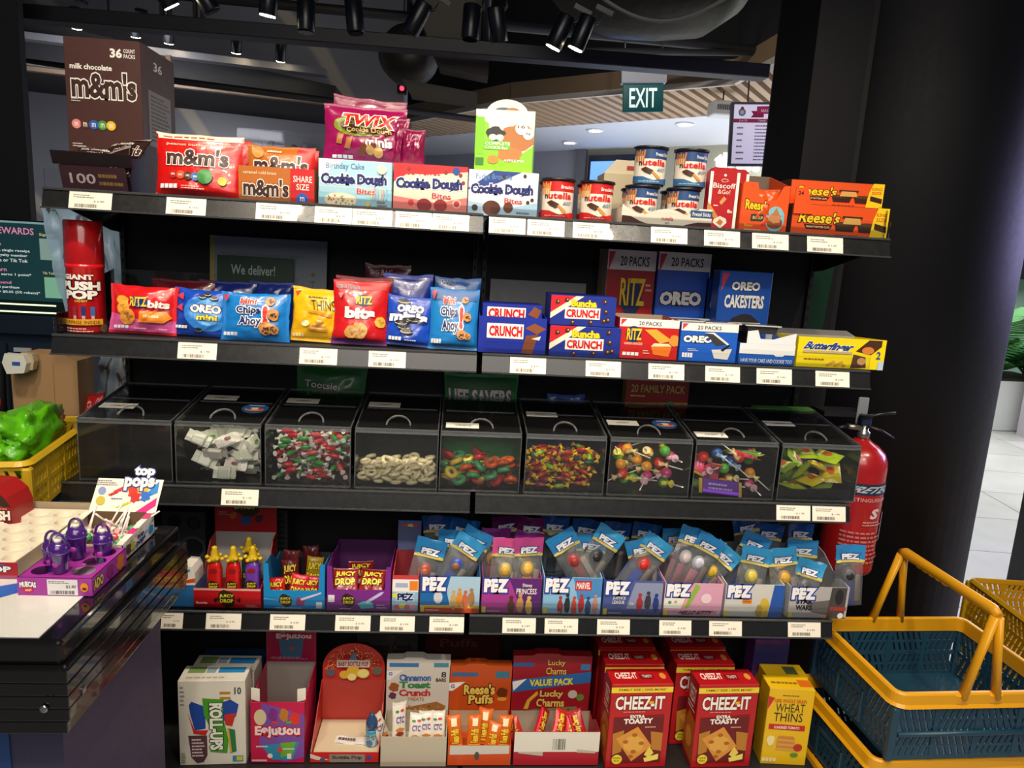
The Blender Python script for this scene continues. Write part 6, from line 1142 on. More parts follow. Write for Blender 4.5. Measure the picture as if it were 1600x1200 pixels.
def hart(a): a.p([(.25, .62), (.75, .64), (.7, .1), (.3, .1)], '3a6a8a', 'blue_glow'); a.e(.34, .88, .1, 'b8ae9a', .1); a.e(.56, .9, .09, '6a2a6a', .08); a.e(.78, .86, .09, '9a3020', .08); a.t('E\u0258ju\u028aou', .2, .58, .9, .76, 'e0c0c4', 'a81a2a', .09, bold=.05, tilt=.05); a.e(.52, .36, .06, 'a84a3a', .05); a.lines(.1, .06, .9, .14, 2, 'c08a98')
o = tray('candy_display', 'bright pink open-topped candy box with bulging header card', 'display box', None, x3, Z5, .0, .16, 'c2164a', x3[2], x3[2] + .02, juice, inner='8a8580', header=(wd * .98, .115, '9a1440', 'flat'), hart=hart, slope=False)
for s in (-1, 1):
    g = G(); g.prism([(s * wd / 2, x3[2]), (s * (wd / 2 - .022), x3[2] - .006), (s * (wd / 2 - .022), x3[2] + .03), (s * wd / 2, x3[2] + .034)], 'y', .012, .014, M('e8e2d8', .6)); g.build('top_flap', o)
# red bottle candy display
def art(a): a.p([(0, .9), (.14, .6), (.28, .3), (.1, .3), (0, .5)], 'd8c8c0', 'swoosh'); a.r(.28, .1, .8, .85, '8a8078', 'panel'); a.t('Bottle Pop', .32, .3, .76, .75, '4a403a', '9a948a', .06, bold=.04); a.e(.86, .55, .04, '2a4a9a', .2); a.e(.18, .35, .04, '4a5a7a', .2)
def hart(a):
    for k in range(150):
        t = rnd.random() * math.pi; d = .62 + .36 * rnd.random(); a.e(.5 + .46 * d * math.cos(t), .3 + .66 * d * math.sin(t), .008, 'e8c06a', n=6, part='dots')
    a.p([(.4, .5), (.5, .86), (.6, .5)], '4a6a8a', 'bottle_picture'); a.r(.24, .42, .76, .62, 'c8b8b0', 'label_panel'); a.t('BABY BOTTLE POP', .26, .45, .74, .58, '8a2a2a', bold=.04); a.e(.5, .3, .11, 'e0b030', .16); a.e(.36, .22, .08, 'e0b030', .11); a.e(.66, .26, .1, 'e8c84a', .13); a.e(.66, .26, .08, 'f0e08a', .1); a.e(.48, .16, .07, 'f0e08a', .1); a.e(.14, .28, .07, '5a5a6a'); a.e(.88, .34, .08, '6a5a4a')
x3 = (-0.4037, -0.22, 0.0558); wd = x3[1] - x3[0]
tray('candy_display', 'red bottle candy display with arched dotted header and empty cream floor', 'display box', None, (x3[0], x3[1], 0), Z5, .0, .16, 'c0201c', .032, .145, art, inner='b83a30', header=(wd * .96, .115, 'c02a22', 'arch'), hart=hart, slope=False)
g = G(); g.box(-wd / 2 + .005, wd / 2 - .005, .006, .155, .004, .02, M('cfc0a4', .6), .001); tag(g.build('card_insert', None, ((x3[0] + x3[1]) / 2, .0, Z5)), 'cream card insert lying in the red bottle candy display', 'card insert')
g = G(); g.grid(lambda u, v: Vector(((u - .5) * .085, v * .03, .002 + .003 * math.sin(u * 9))), 12, 3, M('e4e0d8', .6)); g.box(-.042, .042, 0, .03, 0, .0005, M('e4e0d8', .6)); o = g.build('paper_slip', None, ((x3[0] + x3[1]) / 2 + .005, .045, Z5 + .0205), (0, 0, R(-6))); tag(o, 'white creased paper slip lying in the red bottle candy display', 'paper')
a = Art(lambda u, v, e: Vector(((u - .5) * .08, v * .028, .006 + e)), 3); a.lines(.08, .3, .92, .7, 1, '5a5a6a', fill=.8); a.build(o)
def baby(x, y, z):
    o = empty('bottle_candy', (x, y, z)); tag(o, 'small blue and clear bottle candy standing in the red display', 'bottle candy')
    g = G(); g.lathe([(.014, 0), (.016, .003), (.0165, .03), (.0145, .036), (.0165, .042), (.0165, .052)], M('3a9ad0', .2, coat=.6), n=22); b = g.build('bottle', o)
    a = Art(lambda u, v, e: Vector(((.0172 + e) * math.sin((u - .5) * 2.6), -(.0172 + e) * math.cos((u - .5) * 2.6), .004 + v * .046)), 1.0, curved=.15, step=.0002); a.r(0, 0, 1, .55, 'b8d0d8'); a.e(.4, .2, .22, '4a7a9a'); a.t('BABY', .15, .62, .85, .8, '2a8a3a', WHT, .05, bold=.04); a.t('POP', .25, .42, .75, .6, '2a4a9a', WHT, .05, bold=.04); a.build(b)
    g = G(); g.lathe([(.0172, .052), (.017, .066), (.013, .08), (.0075, .088), (.007, .094), (.001, .097)], M('2c4a72', .12, coat=.8), n=22); g.build('cap', o)
baby(x3[1] - .026, .05, Z5 + .0205)
# cereal bar displays: back card box + low tray + bars
def bars_display(nm, x3, xb, col, lb, art, fart, inner, bars, fh, pt):
    wd = x3[1] - x3[0]
    o = tray('cereal_display', lb, 'display box', None, x3, Z5, -.012, .14, col, fh, .07, fart, inner=inner)
    hb = xb[2]; w2 = xb[1] - xb[0]; g = G(); g.prism([(-w2 / 2, 0.003), (w2 / 2, 0.003), (w2 / 2, hb * .97), (w2 * .12, hb * .975), (w2 * .06, hb), (-w2 * .2, hb), (-w2 * .26, hb * .975), (-w2 / 2, hb * .97)], 'y', .145, .175, M(pt, .42)); g_ = g.build('back_card', o); cx = (x3[0] + x3[1]) / 2; g_.location = ((xb[0] + xb[1]) / 2 - cx, 0, 0)
    a = Art(lambda u, v, e: Vector(((u - .5) * w2, .145 - e, v * hb * .97)), w2 / hb); art(a); a.build(g_)
    for k, (dx, dy, dz, rx, ry, rz, L_, c, blb) in enumerate(bars[1]):
        L_ *= 1.0; b = bag('cereal_bar', blb, 'cereal bar', bars[0], (-.021, .021, L_), 0, 0, .016, c, bars[2], (0, 0, 0), 80 + k + int(x3[0] * 50), seal='h', crease=.25, sealw=.06); b.location = (x3[0] + wd * dx, -.012 + dy, Z5 + .004 + (dz - .033) * .8 + .014 + (.012 if abs(ry) > 15 else .004)); b.rotation_euler = (R(rx), R(ry), R(rz))
def art(a):
    a.r(.04, .9, .5, .955, '3a7ab8', 'print'); a.r(.74, .9, .97, .96, '4a90a8', 'print'); a.p([(0, .84), (.26, .86), (.06, .72), (0, .72)], WHT, 'corner'); a.t('G', .03, .78, .09, .83, '2a4ab0', bold=.03, part='lettering')
    for s, v, c in (('Cinnamon', .7, '3a6ab0'), ('Toast', .6, '3a8a4a'), ('Crunch', .49, 'c83a3a')): a.t(s, .2, v, .7, v + .1, c, 'e8e0d8', .03, bold=.05, tilt=.04)
    a.t('TREATS', .34, .43, .6, .475, 'b86a2a', part='lettering'); a.e(.12, .62, .08, 'a8582a', rag=.3); a.e(.1, .5, .06, '6a3a5a', rag=.3); a.t('8', .86, .76, .94, .84, '2a2a2a', part='lettering'); a.t('BARS', .78, .7, .94, .75, '3a2a1a', bold=.03, part='lettering'); a.p([(.04, .2), (.12, .3), (.8, .42), (.95, .36), (.9, .24), (.3, .12)], 'a8703a', 'picture')
    for k in range(30): a.e(.12 + .76 * rnd.random(), .2 + .16 * rnd.random(), .02, rnd.choice(('c8945a', '7a4a22', 'd8a86a')), n=6)
def bart(a):
    for k, c in enumerate(('b85a2a', '8a3a2a', 'c8803a')): a.e(.5, .14 + .1 * k, .3, c, .05, rag=.3, seed=k)
    a.t('CTC', .2, .5, .8, .66, '6a4a9a', bold=.03); a.e(.3, .78, .14, '3a8a4a', .03); a.e(.66, .8, .14, 'c83a4a', .03)
x3, xb = (-0.2158, -0.0376, 0.0962), (-0.2161, -0.0357, 0.233)
bars_display('c', x3, xb, 'bcb2a0', 'cream cereal bar display with white back box and colourful lettering', art, lambda a: a.r(0, 0, 1, .15, 'a89c88', 'edge'), 'b8ae9a', ('white cereal bars in the cream display', [(.28, .03, .06, -18, 6, 24, .11, 'dcd6cc', 'white cereal bar leaning at the bottle display side'), (.10, .05, .04, -25, -14, 40, .09, 'c8c4b4', 'white cereal bar slumped against the red bottle display'), (.50, .035, .035, -20, 4, 2, .095, 'e2dcd2', 'white cereal bar upright, second in the cream display'), (.68, .04, .035, -18, -2, 0, .098, 'e2dcd2', 'white cereal bar upright, third in the cream display'), (.86, .04, .033, -18, -3, -3, .1, 'e2dcd2', 'white cereal bar upright, last beside the orange display')], bart), (-0.2157, -0.0374, 0.0885)[2], 'dcd6cc')
def art(a):
    a.r(.04, .84, .46, .9, '3a6a9a', 'print'); a.r(.74, .82, .96, .92, '3a7a98', 'print'); a.p([(0, .74), (.26, .76), (.06, .62), (0, .62)], WHT, 'corner'); a.t('G', .03, .66, .09, .72, '2a4ab0', bold=.03, part='lettering')
    a.t("Reese's", .24, .56, .74, .72, 'f0d060', '3a1a10', .07, bold=.04, tilt=.06); a.t('Puffs', .32, .42, .72, .56, 'f0d060', '3a1a10', .07, bold=.04, tilt=.05); a.t('TREATS', .46, .37, .6, .4, '6a2a10', part='lettering'); a.e(.86, .6, .09, '6a3018', rag=.2); a.e(.86, .5, .08, 'e8a03a', .03)
    for k in range(60): a.e(.12 + .8 * rnd.random(), .08 + .2 * rnd.random(), .035, rnd.choice(('a8622a', '7a4420', 'c8883a', '8a5428')), n=7, rag=.3)
def bart(a): a.t('Reese Puffs', .2, .2, .8, .6, 'f0d040', '5a2a10', .04, bold=.04, rot=90); a.r(.1, .1, .9, .16, 'f0d040', 'print'); a.r(.3, .68, .7, .9, 'f0e0c0', 'print')
x3, xb = (-0.0357, 0.1383, 0.0888), (-0.0372, 0.1422, 0.2149)
bars_display('r', x3, xb, 'c84a1a', 'orange cereal bar display with torn white-edged tray', art, lambda a: (a.p([(.03, .55), (.97, .6), (.97, 1), (.03, 1)], 'c8c4bc', 'torn_edge'), a.e(.46, .5, .04, '4a4a44', .2, part='tear')), 'b8a88c', ('orange cereal bars in the orange display', [(.14, .03, .033, -16, -6, 4, .098, 'd8681a', 'orange cereal bar beside the cream display'), (.42, .035, .033, -15, 3, 6, .095, 'd8681a', 'orange cereal bar, second in the orange tray'), (.54, .055, .035, -14, 5, -8, .1, 'd8681a', 'orange cereal bar half hidden behind the second'), (.68, .03, .033, -16, 6, -14, .08, 'd8681a', 'short-looking orange cereal bar, turned'), (.88, .035, .033, -14, 5, 0, .095, 'd8681a', 'orange cereal bar beside the red display')], bart), (-0.0352, 0.139, 0.0634)[2], 'c8521a')
def art(a):
    a.r(.0, .86, .26, .91, '2a5a9a', 'print'); a.t('Lucky', .44, .86, .66, .95, 'e8c060', '4a1a10', .05, part='lettering'); a.t('Charms', .42, .76, .68, .85, 'e8c060', '4a1a10', .05, part='lettering'); a.r(.86, .82, .98, .9, '3a7ab0', 'print'); a.p([(0, .52), (1, .66), (1, .8), (0, .68)], '2a6ab0', 'banner'); a.t('VALUE PACK', .22, .60, .78, .69, 'f0dc3a', bold=.04, tilt=.3, part='lettering')
    a.p([(0, .66), (.18, .7), (.02, .54)], WHT, 'corner'); a.t('Lucky', .36, .44, .66, .55, 'e8c060', '5a2010', .06, bold=.04); a.t('Charms', .32, .33, .68, .44, 'e8c060', '5a2010', .06, bold=.04); a.p([(.16, .3), (.2, .42), (.32, .54), (.34, .5), (.24, .4), (.22, .3)], 'd8b03a', 'rainbow'); a.e(.78, .5, .06, 'c8c0b8'); a.e(.88, .46, .05, '6a8a3a')
    a.p([(.06, .14), (.1, .26), (.3, .3), (.84, .34), (.9, .22), (.6, .14)], '8a7a58', 'picture')
    for k in range(30): a.e(.1 + .76 * rnd.random(), .16 + .14 * rnd.random(), .02, rnd.choice(('b8a078', '5a6a4a', 'b87a5a', '6a4a2a')), n=6)
def bart(a): a.e(.5, .2, .36, 'c8a878', .1, rag=.2); a.t('Lucky Charms', .2, .34, .8, .86, 'f0d040', '7a1a10', .05, bold=.04, rot=90); a.r(.06, .1, .2, .9, 'e83a4a', 'print')
x3, xb = (0.1436, 0.3809, 0.0892), (0.145, 0.3744, 0.2498)
bars_display('l', x3, xb, 'a8182a', 'red value pack cereal bar display with a wide white-edged tray', art, lambda a: (a.p([(.0, .42), (1, .42), (1, 1), (.0, 1)], 'dcd8d0', 'white_edge'), a.bars(.45, .48, .6, .8, '3a3a3a', 12), a.p([(.05, .42), (.34, .42), (.34, .3), (.05, .38)], 'b8b0a4', 'torn_edge'), a.p([(.74, .5), (.96, .44), (.96, .38), (.74, .4)], 'b8b0a4', 'torn_edge')), 'a89c8a', ('red cereal bars in the value pack tray', [(.10, .045, .033, -30, -20, 10, .075, 'c02a20', 'red cereal bar at the tray end beside the orange display'), (.30, .03, .062, -55, 52, 8, .11, 'b01a2a', 'long red cereal bar lying aslant over the others'), (.54, .05, .04, -40, 24, 4, .09, 'c02a20', 'red cereal bar in the middle of the wide tray'), (.70, .045, .04, -35, 8, -4, .08, 'c83a20', 'red and yellow cereal bar behind the last one'), (.84, .035, .04, -28, -22, -6, .095, 'b01a2a', 'red cereal bar leaning at the cracker box side')], bart), (0.1431, 0.3802, 0.1048)[2], '9a1826')
# cracker boxes
def cheez(a):
    a.r(0, .9, 1, .965, 'e8d03a', 'yellow_band'); a.t('FAMILY SIZE | 200% MORE*', .12, .915, .9, .95, '7a1418', bold=.02, part='lettering'); a.t('CHEEZ-IT', .08, .70, .88, .86, WHT, '6a0c10', .05, bold=.03, tilt=-.0); a.r(.63, .765, .70, .80, 'e8b020', 'square'); a.lines(.22, .665, .72, .685, 1, 'e8a09a')
    a.r(.08, .06, .9, .61, '6a1014', 'dark_panel'); a.p([(.08, .61), (.9, .61), (.9, .64), (.08, .60)], '7a1418', 'dark_panel'); a.t('EXTRA', .34, .60, .58, .64, WHT, '7a1418', .08, bold=.05, part='lettering'); a.t('TOASTY', .24, .53, .72, .595, WHT, bold=.05, part='lettering', tilt=.1); a.lines(.6, .48, .84, .505, 1, 'e8c0b0')
    a.p([(.08, .42), (.26, .46), (.24, .2), (.1, .16)], 'b87a2a', 'cracker'); a.p([(.7, .44), (.9, .42), (.9, .2), (.74, .22)], 'b87a2a', 'cracker'); a.p([(.14, .36), (.48, .50), (.74, .26), (.42, .08)], 'd8923a', 'cracker'); a.e(.44, .29, .17, 'e0a84a', .1, part='cracker', rag=.15)
    for u, v in ((.44, .4), (.3, .32), (.56, .3), (.44, .2), (.4, .14)): a.e(u, v, .045, 'a8641e', .022, part='cracker')
    a.p([(.62, .16), (.7, .26), (.78, .18), (.7, .12)], 'e8d05a', 'cheese'); a.p([(.62, .12), (.86, .17), (.86, .1), (.64, .07)], 'f0dc6a', 'cheese'); a.e(.18, .11, .085, 'e8d83a', part='badge'); a.t('100%', .12, .115, .24, .14, '8a2018', part='badge'); a.t('REAL', .13, .085, .23, .105, '8a2018', part='badge')
def ctop(a): a.t('CHEEZ-IT', .1, .35, .46, .75, 'f0dcd4', bold=.03, part='lettering'); a.r(.5, .3, .72, .65, '7a1418', 'dark_panel'); a.t('TOASTY', .54, .4, .7, .58, 'f0dcd4', part='lettering'); a.e(.88, .5, .05, 'd8923a', .2)
def cside(a): a.t('CHEEZ-IT', .2, .72, .8, .9, 'f0dcd4', rot=0, part='lettering'); a.p([(0, .1), (1, .05), (1, .55), (.4, .6), (0, .4)], 'b8601e', 'cracker_picture'); a.e(.5, .3, .3, 'd8923a', .12); a.lines(.15, .62, .9, .7, 2, 'f0dcd4')
for k, (x3, y, rz, lb, st) in enumerate((((0.397, 0.5968, 0.2664), -.018, 2, 'large red cracker box at the front, first of two', 1), ((0.6385, 0.8535, 0.2609), -.018, 2, 'large red cracker box at the front, second of two beside the yellow box', 1), ((0.3979, 0.5996, 0.2717), .075, 1, 'large red cracker box second in line behind the first', 0), ((0.6053, 0.8108, 0.2521), .078, 1, 'large red cracker box second in line behind the second', 0), ((0.3958, 0.6096, 0.2644), .162, 1, 'large red cracker box third in line behind the first', 0), ((0.6121, 0.8222, 0.2433), .168, 1, 'large red cracker box third in line behind the second', 0), ((0.4052, 0.6186, 0.2248), .255, 0, 'large red cracker box at the deck back behind the first', 0), ((0.623, 0.8336, 0.2191), .258, 0, 'large red cracker box at the deck back behind the second', 0))):
    carton('cracker_box', lb, 'cracker box', 'large red cracker boxes', (x3[0], x3[0] + .174, .255), Z5, y, .072, 'b3121a', cheez if k < 4 else (lambda a: a.r(0, .9, 1, .965, 'e8d03a', 'yellow_band')), side='9a1016', topart=ctop, rot=(0, 0, R(rz)), sideart=(-1, cside) if st else None)
def wheat(a):
    a.p([(0, .9), (.14, .88), (.0, .72)], 'c82a28', 'flag'); a.lines(.3, .9, .8, .93, 1, '7a5a1a'); a.t('100% WHOLE GRAIN', .14, .82, .84, .87, 'c04a1a', part='lettering'); a.t('WHEAT', .18, .70, .82, .81, '1c1c1c', bold=.0); a.t('THINS', .16, .575, .80, .69, '1c1c1c', bold=.0)
    a.p([(.08, .54), (.88, .53), (.88, .46), (.08, .47)], 'c0281e', 'banner'); a.t('SUNDRIED TOMATO', .2, .48, .76, .515, WHT, part='banner')
    for k in range(6): a.p([(.28 + .02 * (k % 2), .2 + .03 * k), (.7, .19 + .03 * k), (.76 - .02 * k, .23 + .03 * k), (.34, .235 + .03 * k)], ('d8a04a', 'c8843a')[k % 2], 'picture')
    a.e(.78, .24, .1, 'b83020', .05); a.e(.16, .32, .09, 'f0e0a0', .07, part='badge', rag=.3, n=14); a.e(.72, .14, .09, '5a8a3a', .03); a.facts(.02, .04, .34, .09, 'f0e0a0')
x3 = (0.8637, 0.9809, 0.2283)
carton('cracker_box', 'yellow wheat cracker box at the deck end', 'cracker box', 'yellow wheat cracker boxes', (0.8466, 0.9766, 0.236), Z5, -.008, .065, 'e6bb14', wheat, side='c8a010', rot=(0, 0, R(-4)), topart=lambda a: (a.lines(.1, .3, .9, .6, 1, '8a6a1a'), a.r(.7, .2, .98, .7, 'd86a1a', 'print')))
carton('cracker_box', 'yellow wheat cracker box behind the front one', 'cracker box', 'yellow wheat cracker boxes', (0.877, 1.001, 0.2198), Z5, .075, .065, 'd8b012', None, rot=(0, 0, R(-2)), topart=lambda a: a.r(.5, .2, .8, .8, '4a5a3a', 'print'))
def art(a): a.r(0, .7, 1, .95, '3a3a7a', 'band'); a.e(.4, .5, .3, 'd86a2a', .18); a.t('NO', .5, .2, .9, .4, 'e8d8f0', '1c1c2a', .05, rot=270); a.e(.2, .3, .14, '3a8ac0')
carton('snack_box', 'violet candy box standing behind the yellow cracker boxes', 'snack box', None, (0.8785, 0.9879, 0.2749), Z5, .18, .06, '6a3a86', art)
carton('snack_box', 'grey lettered box in the dark at the deck back, above the cereal displays', 'snack box', None, (-0.3198, -0.1347, 0.2286), Z5, .26, .08, '3a3836', lambda a: a.t('Cinnamon Crunch', .1, .74, .9, .9, '1c1a1a', bold=.03))
carton('snack_box', 'dark red box in the dark at the deck back behind the red display', 'snack box', None, (-0.1162, 0.1173, 0.2245), Z5, .28, .07, '3a1216', lambda a: a.t('Puffs', .2, .8, .7, .92, '5a3030'))
for p_ in [o for o in bpy.data.objects if o.location.z < -4 and o.parent is None]:
    for c in list(p_.children_recursive): bpy.data.objects.remove(c)
    bpy.data.objects.remove(p_)

# ================================================================ sales counter
CT = .94
o = empty('sales_counter', (-1.45, -.5, 0)); tag(o, 'dark sales counter with a thick ribbed black bumper edge and white top', 'counter')
def lx(x): return x + 1.45
def ly(y): return y + .5
bum = M('111112', .16, coat=.6)
g = G(); g.box(lx(-2.4), lx(-.618), ly(-.722), ly(-.272), .899, .9385, bum, .008, seg=3); g.build('counter_top', o)
g = G()
for k in range(5):
    z1 = .9 - k * .0208; g.box(lx(-2.42), lx(-.606 if k < 4 else -.610), ly(-.735), ly(-.266), z1 - .0206, z1, bum, .0022, seg=2)
g.build('bumper_edge', o)
g = G(); g.box(lx(-.6075), lx(-.603), ly(-.70), ly(-.69), .838, .848, M('b8b8ba', .2, metal=1), .001)
for z in (.84,): g.lathe([(.006, 0), (.006, .003), (.003, .0035)], M('c8c8ca', .2, metal=1), n=14, mat=Matrix.Translation((lx(-.64), ly(-.7365), z)) @ Matrix.Rotation(R(90), 4, 'X'))
g.build('screw', o)
g = G(); g.box(lx(-2.38), lx(-.66), ly(-.66), ly(-.285), .06, .797, M('43405a', .5)); g.box(lx(-2.38), lx(-.68), ly(-.64), ly(-.3), 0, .06, BLKM); g.build('counter_body', o)
g = G(); g.box(lx(-2.36), lx(-.74), ly(-.664), ly(-.66), .07, .79, M('2c4a80', .5)); g.build('front_panel', o)
g = G(); g.box(-1.6, -.655, -.712, -.29, CT - .0012, CT, M('dcdcd8', .25, coat=.4)); o = g.build('counter_mat'); tag(o, 'white printed mat covering the counter top', 'mat')
a = Art(lambda u, v, e: Vector((-1.2 + u * .54, -.712 + v * .42, CT + e)), 1.28)
a.p([(.5, .2), (.86, .46), (.86, .38), (.7, .18)], '2a62c0', 'blue_stripe'); a.t('PE', .66, .46, .84, .52, '3a5aa8', rot=180, sh=.2, part='lettering'); a.build(o)
# purple pop tray
CZ = CT + .0006
x0, x1, y0, y1, h = -.757, -.640, -.586, -.463, .031
o = empty('pop_tray', ((x0 + x1) / 2, y0, CZ)); tag(o, 'bright purple card tray with round holes on the counter corner', 'tray'); wd, dp = x1 - x0, y1 - y0
pm = M('a2309c', .4, coat=.2)
g = G(); g.box(-wd / 2, wd / 2, 0, .0015, 0, h, pm); f = g.build('front_panel', o)
a = Art(lambda u, v, e: Vector(((u - .5) * wd, -e, v * h)), wd / h)
a.t('MUECAS', .03, .42, .25, .74, WHT, '4a1a4a', .07, bold=.06, arc=.15); a.e(.14, .3, .07, 'c8202a', .16, part='badge'); a.t('CANDY', .1, .24, .19, .35, WHT, part='badge'); a.r(.4, .05, .81, .93, 'e2dfe4', 'price_sticker'); a.lines(.42, .68, .72, .86, 2, '5a5a62'); a.t('$2.80', .65, .42, .79, .62, '2a2a30', part='price_sticker'); a.bars(.44, .1, .77, .3, '3a3a40'); a.e(.9, .5, .055, 'e88a1a', .26, part='pumpkin_badge'); a.e(.9, .42, .03, '3a1a10', .08, part='pumpkin_badge'); a.build(f)
g = G(); g.box(-wd / 2, wd / 2, dp - .0015, dp, 0, h, pm); g.box(-wd / 2, -wd / 2 + .0015, .0015, dp - .0015, 0, h, pm); g.build('side_panel', o)
g = G(); g.box(wd / 2 - .0015, wd / 2, .0015, dp - .0015, 0, h, pm); s_ = g.build('side_panel', o)
a = Art(lambda u, v, e: Vector((wd / 2 + e, u * dp, v * h)), dp / h); a.t('ADO', .04, .2, .3, .8, 'd8c83a', '2a2a2a', .06, bold=.05); a.e(.5, .5, .1, '8a1a6a', rag=.3); a.e(.8, .5, .12, 'c8702a', rag=.4); a.build(s_)
# top panel with six round holes
hx = [(-.032, .028), (.032, .028), (-.032, .064), (.032, .064), (-.032, .100), (.032, .100)]
g = G(); b = g.b; i = g.mi(pm); rr = .0185
cells = [(-wd / 2, 0, .0), (0, wd / 2, 0)]
for (cx, cy) in hx:
    ax0, ax1 = (-wd / 2, 0) if cx < 0 else (0, wd / 2); ay0, ay1 = {.028: (0, .046), .064: (.046, .082), .100: (.082, dp)}[cy]
    inner = []; outer = []
    for k in range(24):
        t = 2 * math.pi * k / 24; cx_, sy_ = math.cos(t), math.sin(t); inner.append(b.verts.new((cx + min(rr, .0185) * cx_, cy + min(rr, .0172) * sy_, h)))
        q = min(((ax1 - cx) / cx_ if cx_ > 1e-6 else 9), ((ax0 - cx) / cx_ if cx_ < -1e-6 else 9), ((ay1 - cy) / sy_ if sy_ > 1e-6 else 9), ((ay0 - cy) / sy_ if sy_ < -1e-6 else 9)); outer.append(b.verts.new((cx + q * cx_, cy + q * sy_, h)))
    for k in range(24): f_ = b.faces.new((inner[k], inner[(k + 1) % 24], outer[(k + 1) % 24], outer[k])); f_.material_index = i
    for X_, Y_ in ((ax0, ay0), (ax1, ay0), (ax0, ay1), (ax1, ay1)):
        k = min(range(24), key=lambda k: (math.atan2(Y_ - cy, X_ - cx) - 2 * math.pi * k / 24) % (2 * math.pi)); f_ = b.faces.new((outer[k], b.verts.new((X_, Y_, h)), outer[(k + 1) % 24])); f_.material_index = i
bmesh.ops.recalc_face_normals(b, faces=b.faces[:]); g.build('holed_panel', o)
def pop(x, y, z, lb, rx=0, first=None):
    if first: o = copy_tree(first)
    else:
        o = empty('spinner_pop', (0, 0, 0)); vm = M('4a2080', .18, coat=.7, trans=.25)
        g = G(); g.lathe([(.0115, 0), (.0125, .002), (.0155, .038), (.0165, .041), (.0165, .046), (.0135, .052), (.007, .056), (.001, .057)], vm, n=22); g.build('cup', o)
        g = G(); g.torus((0, 0, 0), .0165, .0012, M('5a2a98', .2, coat=.6), 22, 6, Matrix.Translation((0, 0, .040))); g.build('rim', o)
        g = G(); P = [Vector((.012 * math.cos(t), 0, .05 + .021 * math.sin(t) ** .8)) for t in [k * math.pi / 14 for k in range(15)]]; g.tube(P, .0024, vm, 8); g.build('handle_loop', o)
        g = G(); g.tube([(0, 0, .0555), (0, 0, .062)], .006, M('e8dcd8', .4), 10); g.build('candy_tip', o)
        g = G(); g.ball((0, -.0128, .02), (.006, .003, .006), M('a83aa0', .3), 8, 6); g.build('candy_print', o)
    o.location = (x, y, z); o.rotation_euler = (R(rx), R(rx * .4), 0); tag(o, lb, 'spinner pop', 'purple spinner pops'); return o
tx = (x0 + x1) / 2
p1 = pop(-.7335, y0 + .064, CZ + .014, 'translucent purple spinner pop in the tray, beside the white moulded carton')
pop(-.700, y0 + .022, CZ + .0335, 'translucent purple spinner pop leaning forward at the front of the tray', 9, p1); pop(-.699, y0 + .074, CZ + .0335, 'translucent purple spinner pop standing behind the leaning one', 0, p1); pop(tx + .030, y0 + .1, CZ + .014, 'translucent purple spinner pop against the lollipop box', 0, p1)
# lollipop box with header flap
x0, x1, y0, y1, h = -.778, -.649, -.456, -.32, .043
wd, dp = x1 - x0, y1 - y0; o = empty('lollipop_box', ((x0 + x1) / 2, y0, CZ)); tag(o, 'white and multicoloured open lollipop box with a leaning header flap', 'lollipop box')
wm, cm = M('ece6dc', .4), M('6e5640', .6)
def stripes(a, sd=1):
    q = random.Random(sd)
    for k in range(16):
        u, v, l = q.random(), q.random(), .1 + .2 * q.random(); c = q.choice(('d0207a', '2a8ac8', 'c8b81a', 'c83020', '5aa83a', '3a3a8a')); a.p([(u, v), (u + l * .3, v), (u + l, min(1, v + l)), (u + l * .7, min(1, v + l))], c, 'stripes')
g = G(); g.box(-wd / 2, wd / 2, 0, .0015, 0, h * .75, wm); f = g.build('front_panel', o); a = Art(lambda u, v, e: Vector(((u - .5) * wd, -e, v * h * .75)), 3); stripes(a, 2); a.build(f)
for s in (-1, 1):
    g = G(); g.prism([(0, 0), (dp, 0), (dp, h), (0, h * .75)], 'x', min(s * wd / 2, s * (wd / 2 - .0015)), max(s * wd / 2, s * (wd / 2 - .0015)), wm); g.prism([(0, h * .75), (dp, h), (dp, h + .001), (0, h * .75 + .001)], 'x', min(s * wd / 2, s * (wd / 2 - .012)), max(s * wd / 2, s * (wd / 2 - .012)), wm); f = g.build('side_panel', o)
    if s > 0:
        a = Art(lambda u, v, e: Vector((wd / 2 + e, u * dp, v * h * .8)), dp / h); stripes(a, 4); a.t('top', .4, .5, .62, .86, '2a2a6a', WHT, .06, bold=.06); a.t('pops', .36, .12, .66, .5, '2a2a6a', WHT, .06, bold=.06); a.e(.12, .5, .09, '4a3a3a', rag=.4); a.e(.26, .5, .07, 'c8b02a', rag=.4); a.e(.84, .5, .08, '2a8ac8', rag=.3); a.build(f)
    a = Art(lambda u, v, e: Vector((s * (wd / 2 - .012 * (1 - u)), v * dp, h * (.75 + .25 * v) + .001 + e)), .2); 
    for k, c in enumerate(('2a7ac0', 'f0ece0', 'b8c82a', 'f0ece0') if s < 0 else ('f0ece0', 'd0207a', 'f0ece0', 'c83a6a')): a.r(0, .08 + k * .23, 1, .26 + k * .23, c, 'stripes')
    a.build(f)
g = G(); g.box(-wd / 2, wd / 2, dp - .0015, dp, 0, h, cm); g.box(-wd / 2, wd / 2, 0, dp, 0, .001, cm); g.build('back_panel', o)
tl = R(-27); m = Matrix.Translation((.004, dp, h)) @ Matrix.Rotation(tl, 4, 'X')
g = G(); fh = .066; V = [(-wd / 2, 0), (wd / 2, 0), (wd / 2 + .006, fh), (-wd / 2 + .008, fh)]
g.prism(V, 'y', -.0015, 0, wm, m); f = g.build('header_flap', o)
a = Art(lambda u, v, e: m @ Vector(((u - .5) * wd * .97, -.0015 - e, v * fh)), wd / fh)
